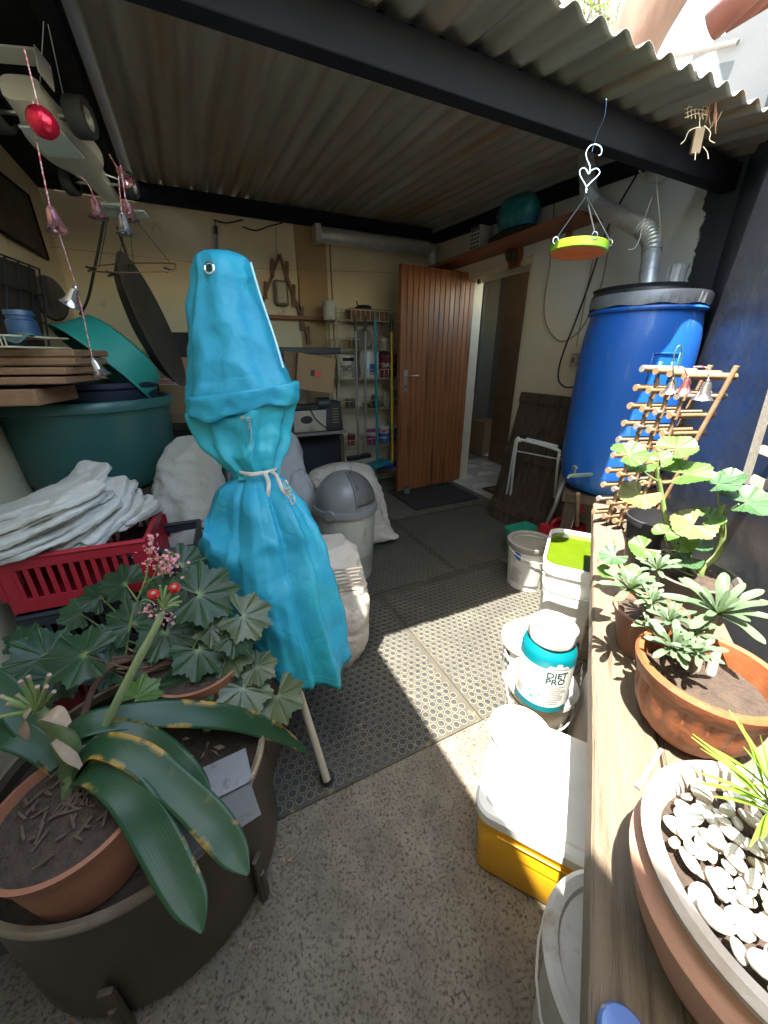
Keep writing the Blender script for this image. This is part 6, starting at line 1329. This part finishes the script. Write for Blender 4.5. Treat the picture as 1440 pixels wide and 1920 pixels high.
def place_leaf(p, name, c, R, nrm, tip, m, kind='b', label=None, droop=-.15):
    """c centre point, nrm facing, tip direction"""
    if kind == 'b': vs, fs, cs = lobed_leaf(R, BV, depth=.42, teeth=.045, nteeth=7, cup=droop, wav=.07, ph=random.uniform(0, 6), base=.45, sharp=1.15)
    else: vs, fs, cs = lobed_leaf(R, GV, depth=.12, teeth=.03, nteeth=6, cup=-droop*.8, wav=.09, sharp=.8, ph=random.uniform(0, 6), base=.75)
    M3 = frm(nrm, tip); q = MB(); q.add([c+M3@v for v in vs], fs, cs); return part(p, name, q, m, label=label, smooth=70)
def strap(pts, widths, up=Vector((0, 0, 1)), fold=.18, n=8, across=6, rib=False):
    pp = spline([Vector(p) for p in pts], n); N_ = len(pp); ww = spline([(w_, 0) for w_ in widths], n); 
    q = MB(); vs = []; cs = []; fs = []
    m_ = len(ww)
    for i, p in enumerate(pp):
        tg = (pp[min(i+1, N_-1)]-pp[max(i-1, 0)]).normalized(); sd = tg.cross(up)
        sd = sd.normalized() if sd.length > .05 else Vector((1, 0, 0)); nn = sd.cross(tg).normalized()
        w_ = ww[min(int(i*(m_-1)/(N_-1)+.5), m_-1)][0]
        for k in range(across+1):
            s_ = k/across*2-1; vs.append(p+sd*(s_*w_/2)+nn*(fold*w_/2*abs(s_)**1.5)); cs.append(s_ if rib else (1.0 if abs(s_) < .01 else 0))
    for i in range(N_-1):
        for k in range(across): a_ = i*(across+1)+k; fs.append((a_, a_+1, a_+across+2, a_+across+1))
    q.add(vs, fs, cs); return q
view = lambda c: (O-c).normalized()
# ============================================================ steel drum with plates
dcx = Vector((-.60, .605, 0)); dR = .292; dz_ = .40
dm_ = thing('cut_down_drum', 'cut-down brown steel drum carrying the potted plants, front left', 'drum')
q = MB(); q.lathe([(dR-.01, .03), (dR, .035), (dR, dz_-.02), (dR-.004, dz_-.02), (dR-.006, .04), (0, .04)], dcx, seg=96); part(dm_, 'shell', q, drumm)
q = MB(); q.lathe([(dR-.001, dz_-.024), (dR+.006, dz_-.018), (dR+.008, dz_-.006), (dR+.003, dz_+.004), (dR-.006, dz_+.002), (dR-.008, dz_-.02)], dcx, seg=96); part(dm_, 'rolled_rim', q, drumrim)
q = MB(); q.lathe([(dR-.009, dz_-.045), (0, dz_-.045)], dcx, seg=64); part(dm_, 'inner_top', q, soil)
for a in (-.30, -1.35, -2.5): 
    q = MB(); p = dcx+Vector((cos(a)*(dR+.012), sin(a)*(dR+.012), 0)); q.box(p+Vector((0, 0, .09)), (.028, .012, .18), Matrix.Rotation(a+pi/2, 3, 'Z')); q2 = MB(); q2.cyl(p+Vector((0, 0, 0)), p+Vector((0, 0, .12))+Vector((cos(a), sin(a), 0))*.004, .009); part(dm_, 'bracket', q, drumm, bevel=.002); part(dm_, 'foot_pin', q2, drumm)
def platebox(px, py, dx, dy, rot, z, m, lab):
    q = MB(); c = G(px, py, z); q.box((c.x, c.y, z), (dx, dy, .003), Matrix.Rotation(rot, 3, 'Z')@Matrix.Rotation(.02, 3, 'X')); return one('metal_plate', q, m, lab, 'metal plate')
platebox(425, 1452, .10, .085, .52, dz_+.012, platem, 'upper stained steel plate lying over the drum rim beside the begonia')
platebox(408, 1520, .15, .12, .60, dz_+.003, mat('darker_plate', (.2, .2, .21), (.14, .13, .12), sc=12, rough=.45, metal=.6, c3=(.06, .04, .03), c3s=12, c3t=.6), 'lower darker steel plate under the clivia leaves')
# ============================================================ clivia pot
cpz = .53; cpc = Vector((-.585, .435, 0)); cpr = .130
t = thing('clivia_pot', 'plain terracotta pot of dark soil at the front left', 'plant pot')
q = MB(); q.lathe([(.085, dz_-.03), (.1, dz_-.03), (cpr-.012, cpz-.03), (cpr-.008, cpz-.028), (cpr, cpz), (cpr-.008, cpz+.002), (cpr-.016, cpz-.02)], cpc, seg=64); part(t, 'pot', q, terra)
q = MB(); q.lathe([(cpr-.012, cpz-.016), (cpr*.6, cpz-.006), (0, cpz)], cpc, seg=48, fn=lambda r, z, a: (r, z+.006*nz((r*cos(a)*40, r*sin(a)*40, 0)))); part(t, 'soil', q, soil)
random.seed(11); q = MB()
for k in range(60):
    a = random.uniform(0, 6.28); r = random.uniform(0, cpr-.03); c = cpc+Vector((r*cos(a), r*sin(a), cpz+.003)); R = Matrix.Rotation(random.uniform(0, 3), 3, 'Z'); q.box(c, (random.uniform(.01, .035), .004, .003), R@Matrix.Rotation(random.uniform(-.3, .3), 3, 'Y'))
part(t, 'bark_chips', q, mat('bark_chip', (.05, .03, .02), (.11, .07, .05), sc=30, rough=.9), kind='stuff', smooth=0)
cl = thing('clivia_plant', 'clivia with broad dark strap leaves and two red berries', 'plant')
def Lf(pts, w, label=None, fold=.12, m=cliv, nm='leaf', up=Vector((0, -.25, 1))):
    q = strap([D(*p) for p in pts], w, up=up, fold=fold, n=8, across=8, rib=True); return part(cl, nm, q, m, label=label, smooth=60, solid=.0014)
Lf([(120, 1445, .50), (145, 1370, .54), (230, 1345, .58), (330, 1338, .62), (440, 1348, .66), (520, 1375, .69), (582, 1414, .70)], [.03, .05, .056, .06, .056, .042, .004], 'long strap leaf arching right over the drum', up=Vector((0, -.5, 1)))
Lf([(130, 1450, .50), (150, 1395, .53), (200, 1376, .545), (270, 1395, .545), (330, 1440, .51), (370, 1480, .49), (396, 1505, .475)], [.03, .05, .062, .07, .066, .05, .006], 'short upper leaf with a dry brown patch')
Lf([(135, 1455, .48), (180, 1400, .49), (260, 1420, .48), (340, 1485, .45), (400, 1545, .415), (440, 1600, .385), (466, 1640, .36)], [.03, .045, .056, .06, .062, .05, .006], 'ribbed leaf drooping over the drum rim')
Lf([(140, 1460, .47), (180, 1448, .46), (240, 1490, .43), (290, 1565, .395), (330, 1640, .355), (362, 1700, .322), (380, 1750, .297)], [.03, .05, .062, .068, .064, .05, .005], 'broadest leaf hanging down the drum front, yellow at its edge')
Lf([(120, 1450, .50), (70, 1400, .52), (0, 1372, .53), (-80, 1400, .53)], [.03, .05, .06, .03])
Lf([(110, 1440, .50), (60, 1370, .54), (0, 1290, .58), (-40, 1250, .6)], [.03, .05, .055, .02])
Lf([(130, 1465, .49), (90, 1500, .46), (30, 1560, .43), (-20, 1600, .42)], [.02, .04, .03, .01], m=gerd)
q = strap([D(150, 1408, .515), D(190, 1400, .515), D(230, 1418, .515), D(262, 1440, .51)], [.01, .022, .034, .012], fold=.3, n=6); q.v = [v+Vector((0, -.004, .008)) for v in q.v]; part(cl, 'dry_patch', q, dryleaf, smooth=50)
q = MB(); q.tube([G(150, 1490, .52), D(140, 1450, .50), D(128, 1400, .50), D(90, 1350, .50), D(72, 1330, .50)], [.028, .026, .02, .014, .010], 12, 4); part(cl, 'stem_base', q, mat('clivia_base', (.07, .12, .04), (.14, .16, .07), sc=20, rough=.5))
q = MB(); fsp = [D(178, 1400, .55), D(215, 1325, .57), D(255, 1245, .59), D(290, 1180, .61), D(304, 1150, .62)]; q.tube(fsp, [.009, .0085, .008, .007, .006], 10, 5); part(cl, 'flower_stalk', q, mat('pale_stalk', (.22, .29, .12), (.28, .34, .16), sc=20, rough=.5))
hd = D(306, 1142, .62)
for k, (x, y, Y) in enumerate([(288, 1115, .60), (327, 1103, .63), (300, 1098, .62), (312, 1098, .64), (320, 1112, .64), (336, 1118, .65), (340, 1128, .65), (335, 1135, .64)]):
    e = D(x, y, Y); q = MB(); q.tube([hd, hd.lerp(e, .55)+Vector((0, 0, .004)), e], [.003, .0028, .0025], 6, 3); part(cl, 'pedicel', q, stemg)
    if k < 2:
        q = MB(); rb_ = .0108; q.lathe([(0, -rb_)]+[(rb_*cos(x_), rb_*sin(x_)) for x_ in [-pi/2+pi*i/12 for i in range(1, 12)]]+[(.003, rb_*.97)], e, frm(view(e)+Vector((0, 0, .4))), 22); part(cl, 'berry', q, berry, smooth=80)
        q = MB(); q.lathe([(.004, 0), (.0025, .0015), (0, .0015)], e+(view(e)+Vector((0, 0, .4))).normalized()*rb_, frm(view(e)+Vector((0, 0, .4))), 7); part(cl, 'berry_scar', q, dryleaf)
# old flower head at left
oh = D(70, 1330, .50)
for (x, y, Y) in [(42, 1283, .49), (55, 1275, .50), (90, 1272, .50), (70, 1292, .49), (85, 1292, .48), (20, 1320, .48), (8, 1308, .5), (35, 1305, .5), (60, 1290, .51), (98, 1300, .5), (-5, 1345, .48)]:
    e = D(x, y, Y); q = MB(); q.tube([oh, oh.lerp(e, .5), e], [.0045, .0038, .0035], 6, 2); part(cl, 'old_flower_stub', q, stemg); q = MB(); q.tube([e, e+(e-oh)*.12], .0038, 6); part(cl, 'brown_tip', q, dryleaf)
for pts, w_ in (([(78, 1350, .48), (100, 1342, .47), (128, 1360, .47)], [.01, .03, .012]), ([(60, 1330, .48), (48, 1355, .47), (55, 1385, .47)], [.01, .022, .008]), ([(100, 1390, .47), (130, 1420, .46), (150, 1440, .46)], [.01, .02, .01])):
    q = strap([D(*p) for p in pts], w_, fold=.5); part(cl, 'dry_bract', q, dryleaf, smooth=50)
# ============================================================ begonia
bp_ = thing('begonia_pot', 'terracotta pot of the begonia on the drum, mostly hidden by leaves', 'plant pot'); bpc = Vector((-.52, .80, 0))
q = MB(); q.lathe([(.09, dz_-.02), (.125, .50), (.13, .53), (.122, .53), (.115, .51)], bpc, seg=48); part(bp_, 'pot', q, terra)
q = MB(); q.lathe([(.12, .515), (0, .525)], bpc, seg=32); part(bp_, 'soil', q, soil)
bs2 = thing('drum_stand', 'low dark block carrying the begonia pot behind the drum', 'block'); q = MB(); q.box((bpc.x, bpc.y+.12, .19), (.3, .24, .376)); part(bs2, 'block', q, darkwood)
bg3 = thing('begonia_plant', 'star-leaved begonia with dark toothed leaves and pink blossoms', 'plant')
random.seed(21)
bl = [(160, 1228, 62, .68, 200, begl), (88, 1232, 58, .74, 160, begl), (372, 1115, 66, .86, 20, begl), (455, 1155, 52, .84, -10, begl2), (372, 1218, 55, .78, -60, begl), (362, 1270, 62, .74, 250, begl),
      (430, 1222, 48, .80, -70, begl2), (455, 1290, 55, .74, -80, begl2), (520, 1305, 52, .76, -70, begl2), (250, 1170, 50, .84, 100, begl), (235, 1095, 42, .98, 150, begl), (310, 1185, 55, .82, -80, begl), (255, 1308, 42, .66, 60, ger),
      (150, 1150, 34, 1.0, 170, gerd), (340, 1060, 44, 1.0, 60, begl), (395, 1175, 40, .83, 10, begl2), (215, 1200, 38, .82, 190, begl), (440, 1190, 44, .8, 0, begl), (300, 1110, 38, .95, 90, begl), (480, 1250, 38, .79, -40, begl2),
      (110, 1270, 50, .7, 230, begl), (290, 1240, 42, .79, 240, begl), (190, 1120, 36, .98, 130, begl), (400, 1330, 36, .72, -80, gery), (50, 1200, 36, .8, 180, begl), (330, 1150, 45, .88, 45, begl), (425, 1270, 40, .76, -100, begl), (205, 1255, 40, .75, 200, begl)]
root = Vector((bpc.x, bpc.y, .53))
for i, (x, y, rp_, Y, ang, m) in enumerate(bl):
    c = D(x, y, Y); s_ = pxm(c); tipd = Vector((cos(radians(ang)), .15*sin(radians(ang)), sin(radians(ang)))); nn = view(c)*.8+Vector((random.uniform(-.35, .35), 0, .55+random.uniform(-.2, .3)))
    place_leaf(bg3, 'leaf', c, rp_*s_*1.12, nn, tipd, m, 'b', droop=-.03+random.uniform(-.09, .09))
    q = MB(); q.tube([c-nn.normalized()*.002, c.lerp(root, .4)+Vector((0, 0, -.04)), root+Vector((random.uniform(-.04, .04), random.uniform(-.04, .04), 0))], [.0022, .003, .0035], 6, 4); part(bg3, 'leaf_stalk', q, stemg if i % 3 else stemb)
for pts in ([(150, 1370, .62), (175, 1290, .68), (215, 1245, .74), (270, 1235, .8)], [(330, 1235, .78), (280, 1232, .78), (200, 1235, .78)], [(270, 1260, .74), (330, 1240, .78), (390, 1250, .8)]):
    q = MB(); q.tube([D(*p) for p in pts], [.008, .007, .006], 8, 5); part(bg3, 'woody_stem', q, stemb)
# blossoms
q = MB(); q.tube([D(236, 1225, .80), D(248, 1150, .84), D(268, 1100, .86), D(278, 1060, .88), D(284, 1012, .9)], [.003, .0025, .0015], 6, 4)
for pts in (((262, 1110, .86), (285, 1085, .87), (300, 1050, .88)), ((268, 1095, .86), (300, 1078, .87), (325, 1075, .87)), ((262, 1150, .8), (268, 1125, .8), (290, 1130, .8)), ((275, 1060, .88), (290, 1045, .88), (315, 1052, .88))): q.tube([D(*p) for p in pts], .0014, 5, 3)
part(bg3, 'blossom_stalk', q, stemg)
q = MB(); random.seed(5)
for (x, y, sx, sy, n, Y) in ((284, 1012, 5, 8, 14, .89), (283, 1028, 10, 4, 12, .89), (300, 1042, 22, 8, 34, .88), (305, 1055, 18, 7, 34, .88), (308, 1065, 20, 5, 20, .88), (312, 1075, 20, 3, 14, .88), (290, 1142, 14, 8, 26, .80), (310, 1155, 14, 5, 16, .80), (305, 1168, 8, 5, 8, .80)):
    for k in range(n):
        c = D(x+random.gauss(0, sx), y+random.gauss(0, sy), Y+random.uniform(-.02, .02)); R = frm([random.gauss(0, 1), -1, random.gauss(0, 1)], [random.gauss(0, 1) for _ in range(3)]); s_ = random.uniform(.0028, .0052)
        q.add([c+R@Vector((s_*1.3*cos(a_*pi/3), s_*sin(a_*pi/3), s_*.3*cos(a_*2))) for a_ in range(6)], [(0, 1, 2, 3, 4, 5)])
part(bg3, 'petals', q, petal, kind='stuff', smooth=0)
q = MB()
for k in range(26):
    c = D(random.uniform(300, 420), random.uniform(1385, 1440), random.uniform(.64, .70)); R = frm([random.gauss(0, 1) for _ in range(3)]); s_ = random.uniform(.008, .02); q.add([c+R@Vector(v) for v in ((-s_, 0, 0), (0, -s_*.4, .004), (s_, 0, 0), (0, s_*.4, .004))], [(0, 1, 2, 3)])
part(bg3, 'withered_leaves', q, dryleaf, kind='stuff', smooth=0)
# ============================================================ pots on the bench
def pot(name, c, prof, m, label, soilz=None, fn=None, seg=72, rim=None):
    t = thing(name, label, 'plant pot'); q = MB(); q.lathe(prof, c, seg=seg, fn=fn); part(t, 'pot', q, m)
    if rim: q = MB(); q.lathe(rim[0], c, seg=seg); part(t, 'rim', q, rim[1])
    if soilz: q = MB(); q.lathe([(soilz[0], soilz[1]), (soilz[0]*.5, soilz[1]+.006), (0, soilz[1]+.008)], c, seg=40, fn=lambda r, z, a: (r, z+.004*nz((r*cos(a)*50, r*sin(a)*50, 0)))); part(t, 'soil', q, soil)
    return t
K = KB
fc3 = Vector((.590*K, .517*K, BZ+.001)); K3 = .88*K; fr3 = .122*K*1.03
def flute(r, z, a):
    if z < .120*K and z > .008: return (r*(1+.045*abs(sin(9*a))*min(1, z/(.03*K))), z)
    return (r, z)
pot('fluted_bowl_pot', fc3, [(.058*K3, 0), (.068*K3, .004), (.086*K3, .025*K), (.099*K3, .05*K), (.108*K3, .085*K), (.112*K3, .119*K), (.119*K3, .124*K), (.126*K3, .142*K), (.129*K3, .156*K), (.124*K3, .163*K), (.114*K3, .160*K), (.109*K3, .13*K), (.102*K3, .1*K)], terra2, 'glazed fluted terracotta bowl with the silver-leaved plant', soilz=(.106*K3, .118*K), fn=flute, seg=144)
pc4 = Vector((.425*K, .205*K, BZ+.001))
pp4 = pot('pebble_pot', pc4, [(.078*K, 0), (.09*K, .004), (.118*K, .06*K), (.134*K, .11*K), (.137*K, .125*K), (.133*K, .135*K), (.124*K, .139*K), (.121*K, .142*K), (.121*K, .158*K)], terrapink, 'wide ringed terracotta pot full of white pebbles, nearest on the bench',
    fn=lambda r, z, a: (r+.0012*sin(z*420), z), rim=([(.120*K, .155*K), (.132*K, .160*K), (.136*K, .172*K), (.130*K, .180*K), (.119*K, .178*K), (.114*K, .162*K), (.112*K, .12*K)], limewash))
q = MB(); q.lathe([(.114*K, .146*K), (0, .146*K)], pc4, seg=40); part(pp4, 'soil', q, soil)
random.seed(9)
pm_ = []
for s_ in range(6):
    q = MB(); ph = s_*1.7; q.grid(lambda u, v: Vector((cos(2*pi*u)*sin(pi*v), .72*sin(2*pi*u)*sin(pi*v), .42*-cos(pi*v)))*(1+.08*sin(2*pi*u*2+ph)+.05*sin(3*2*pi*u+ph)*sin(pi*v)), 14, 8, cu=True)
    o = mk('pebble', q, peb1 if s_ < 5 else peb2, smooth=80); pm_.append(o.data); bpy.data.objects.remove(o)
placed = []
tries = 0
while len(placed) < 150 and tries < 9000:
    tries += 1; a = random.uniform(0, 2*pi); r = .104*K*sqrt(random.random()); s_ = random.choice([.0075, .009, .0105, .012, .0145])*K*1.08
    lvl = 0 if len(placed) < 95 else 1
    p = Vector((r*cos(a), r*sin(a), (.164+.010*lvl+.004*random.random())*K))
    if all((p.xy-b.xy).length > (s_+sb_)*(.74 if lb_ == lvl else .28) for b, sb_, lb_ in placed):
        placed.append((p, s_, lvl))
for p, s_, _ in placed:
    o = bpy.data.objects.new('pebble', random.choice(pm_)); C.objects.link(o); o.parent = pp4; o.location = pc4+p; o.scale = (s_, s_, s_); o.rotation_euler = (random.uniform(-.4, .4), random.uniform(-.4, .4), random.uniform(0, 6.3))
sp = thing('podocarpus_plant', 'bright green narrow-leaved tuft in the pebble pot', 'plant'); rc_ = pc4+Vector((.055*K, .02*K, .15*K))
for (hx, hy, n_, ln) in ((1425, 1500, 44, .085),):
    hc = D(1452, 1512, (pc4.y+.035)); stem = MB(); stem.tube([rc_, rc_.lerp(hc, .5), hc], .004, 6, 3); part(sp, 'stem', stem, stemb)
    for k in range(n_):
        a = random.uniform(0, 2*pi); e = random.uniform(-.45, 1.3); d = Vector((cos(a)*cos(e), sin(a)*cos(e), sin(e))); b0 = hc+Vector((0, 0, random.uniform(-.012, .014))); l = ln*random.uniform(.6, 1.0)
        q = strap([b0, b0+d*l*.5+Vector((0, 0, .004)), b0+d*l], [.0022, .005, .001], fold=.2, n=4, across=2); part(sp, 'leaf', q, spiky, smooth=60)
# small brown pot behind with silver leaves
bc4 = Vector((.645*K, .735*K, BZ+.001)); pot('brown_pot', bc4, [(.05*K, 0), (.078*K, .10*K), (.083*K, .118*K), (.076*K, .12*K), (.07*K, .1*K)], mat('brown_terracotta', (.2, .085, .05), (.26, .12, .07), sc=9, rough=.7, bump=.3), 'small brown terracotta pot left of the fluted bowl', soilz=(.073*K, .104*K))
nc = Vector((.905*K, 1.13*K, BZ+.001)); pot('nursery_pot', nc, [(.06*K, 0), (.085*K, .17*K), (.09*K, .172*K), (.091*K, .19*K), (.086*K, .192*K), (.083*K, .17*K), (.058*K, .01)], blackplastic, 'tall black nursery pot in front of the dowel rack', soilz=(.078*K, .11*K), fn=lambda r, z, a: (r+(.0015 if abs(z-.15*K) < .002 else 0), z))
gc = Vector((.85*K, .885*K, BZ+.001)); pot('grey_pot', gc, [(.07*K, 0), (.10*K, .13*K), (.105*K, .135*K), (.095*K, .136*K), (.09*K, .12*K)], mat('dull_grey_pot', (.07, .065, .06), (.1, .09, .08), rough=.7), 'dull grey pot holding the geranium behind the bowls', soilz=(.093*K, .118*K))
q = MB(); q.tube([D(1165, 1545, .30*K) if False else G(1195, 1478, BZ+.003), G(1240, 1405, BZ+.012)], [.004, .003], 6); one('twig', q, greywood, 'short dry twig lying between the two bowls', 'twig')
# geranium
ge = thing('geranium', 'leggy geranium with scalloped bright green leaves', 'plant'); gr = gc+Vector((0, 0, .12*K))
def gst(pts, r0, r1, m=stemg):
    q = MB(); q.tube([D(*p) for p in pts], [r0, (r0+r1)/2, r1], 9, 6); part(ge, 'stem', q, m)
Yg = .78
gst([(1312, 1088, Yg), (1275, 1040, Yg+.02), (1252, 990, Yg+.04), (1240, 930, Yg+.05), (1232, 885, Yg+.05), (1230, 868, Yg+.05)], .007, .0045)
gst([(1312, 1088, Yg), (1318, 1064, Yg), (1345, 1040, Yg), (1355, 1000, Yg), (1350, 965, Yg), (1357, 945, Yg)], .0075, .006, stemg)
gst([(1312, 1088, Yg), (1290, 1060, Yg), (1262, 1040, Yg-.01), (1245, 1030, Yg-.01)], .005, .004, greywood)
gl = [(1178, 853, 30, Yg+.03, 20, ger), (1268, 840, 30, Yg+.07, 60, ger), (1205, 873, 22, Yg+.03, 200, ger), (1238, 862, 20, Yg+.06, 80, ger), (1284, 888, 36, Yg+.03, 0, ger), (1200, 928, 32, Yg+.02, 230, gery), (1345, 908, 30, Yg-.01, 40, gerd), (1368, 896, 22, Yg, 30, gerd), (1398, 942, 40, Yg-.03, -10, gerd), (1300, 985, 34, Yg-.02, 200, gery), (1328, 970, 24, Yg, 30, ger), (1247, 1000, 20, Yg-.02, 90, ger), (1276, 1018, 24, Yg-.01, 20, ger), (1313, 1024, 16, Yg, 0, gerd), (1208, 1028, 24, Yg-.03, 180, ger), (1290, 1052, 22, Yg-.03, 200, gerd), (1150, 1042, 22, Yg-.06, 190, gerd), (1137, 1072, 15, Yg-.06, 180, ger), (1185, 1070, 14, Yg-.06, 0, ger)]
for (x, y, rp_, Y, ang, m) in gl:
    c = D(x, y, Y); s_ = pxm(c); td = Vector((cos(radians(ang)), -.1, sin(radians(ang)))); nn = view(c)*.55+Vector((random.uniform(-.3, .1), random.uniform(-.2, .2), 1.0)); place_leaf(ge, 'leaf', c, rp_*s_*1.15, nn, td, m, 'g', droop=-.15)
for a, b in (((1240, 905, Yg+.05), (1190, 865, Yg+.03)), ((1234, 880, Yg+.05), (1262, 848, Yg+.07)), ((1242, 905, Yg+.05), (1275, 893, Yg+.03)), ((1244, 935, Yg+.05), (1212, 935, Yg+.02)), ((1352, 955, Yg), (1346, 922, Yg)), ((1358, 955, Yg), (1385, 945, Yg-.03)), ((1350, 1000, Yg), (1318, 982, Yg-.01)), ((1262, 1040, Yg), (1247, 1005, Yg-.02)), ((1312, 1075, Yg), (1290, 1025, Yg)), ((1300, 1080, Yg-.01), (1215, 1035, Yg-.03)), ((1200, 1120, Yg-.1), (1152, 1045, Yg-.06))):
    q = MB(); pa_, pb_ = D(*a), D(*b); q.tube([pa_, pa_.lerp(pb_, .5)+Vector((0, 0, -.006)), pb_], .0018, 6, 3); part(ge, 'leaf_stalk', q, stemg)
# silver-leaved rosettes
sv = thing('silver_leaf_plant', 'silver-green succulent shrub with spoon-shaped leaf rosettes over the bowl rim', 'plant'); random.seed(33)
def rosette(px, py, Y, n, Lpx, tilt=(0, 0, 1), w_=.28, parent=sv):
    c = D(px, py, Y); L_ = Lpx*pxm(c); R = frm(Vector(tilt))
    for k in range(n):
        a = 2*pi*k/n*1.618*2+random.uniform(-.2, .2); e = .15+1.15*(k/n)**1.3; l = L_*(1.0-.45*k/n)*random.uniform(.85, 1.1)
        d = R@Vector((cos(a)*cos(e), sin(a)*cos(e), sin(e))); mid = c+d*l*.55+R@Vector((0, 0, l*.10)); e_ = c+d*l
        q = strap([c, c.lerp(mid, .5), mid, e_.lerp(mid, .3), e_], [l*.07, l*.12, l*w_, l*w_*.95, l*.03], fold=.22, n=4, across=4, up=R@Vector((0, 0, 1))); part(parent, 'leaf', q, succ, smooth=60)
    return c
ros = [(1180, 1105, .60, 14, 62), (1232, 1068, .62, 12, 46), (1222, 1128, .56, 12, 42), (1255, 1165, .52, 12, 52), (1262, 1215, .47, 15, 62), (1300, 1190, .50, 12, 48), (1345, 1150, .52, 15, 95), (1215, 1175, .52, 9, 35), (1305, 1225, .45, 10, 50)]
for x, y, Y, n, L_ in ros:
    c = rosette(x, y, Y, int(n*1.5), L_, tilt=(random.uniform(-.3, 0), random.uniform(-.4, -.1), 1), w_=.21 if L_ < 90 else .17); base_ = (bc4+Vector((0, 0, .10*K))) if x < 1240 and y < 1135 else (fc3+Vector((0.0, .02, .11*K)))
    q = MB(); q.tube([base_, base_.lerp(c, .5)+Vector((.01, .01, 0)), c], [.0065, .0055, .0045], 8, 5); part(sv, 'stem', q, mat('woody_grey_stem', (.2, .16, .12), (.3, .25, .19), sc=40, rough=.9))
for x, y in ((1345, 1215), (1335, 1240)):
    c = D(x, y, .5); q = MB(); q.tube([c, fc3+Vector((.02, .01, .11*K))], .007, 8); part(sv, 'stem', q, MC['woody_grey_stem'])

# ============================================================ small litter on the floor
random.seed(44); q = MB()
def bit(c, s_):
    R = Matrix.Rotation(random.uniform(0, 6.3), 3, 'Z')@Matrix.Rotation(random.uniform(-.25, .25), 3, 'X'); w_ = s_*random.uniform(.15, .5)
    q.add([c+R@Vector(v) for v in ((-s_, 0, .001), (-s_*.2, -w_, .003), (s_, 0, .002), (s_*.1, w_, .004))], [(0, 1, 2, 3)])
for k in range(130):
    a = random.uniform(-1.9, .3); r = dR+abs(random.gauss(.02, .03)); bit(dcx+Vector((r*cos(a), r*sin(a), .003)), random.uniform(.003, .010))
for k in range(70): bit(RM(random.uniform(.1, 1.6), .76+random.gauss(-.03, .03), .004), random.uniform(.003, .009))
for k in range(60): bit(Vector((random.uniform(-.3, .6), random.uniform(.3, 2.6), .012)), random.uniform(.002, .005))
for k in range(60): bit(RM(random.uniform(.9, 2.2), random.uniform(1.6, 3.0), .012), random.uniform(.002, .006))
tag(mk('leaf_litter', q, mat('litter', (.12, .07, .04), (.3, .22, .15), sc=40, rough=.9), smooth=0), 'scattered bits of dry leaf and bark round the drum and along the mat edge', 'litter', kind='stuff')
finish()
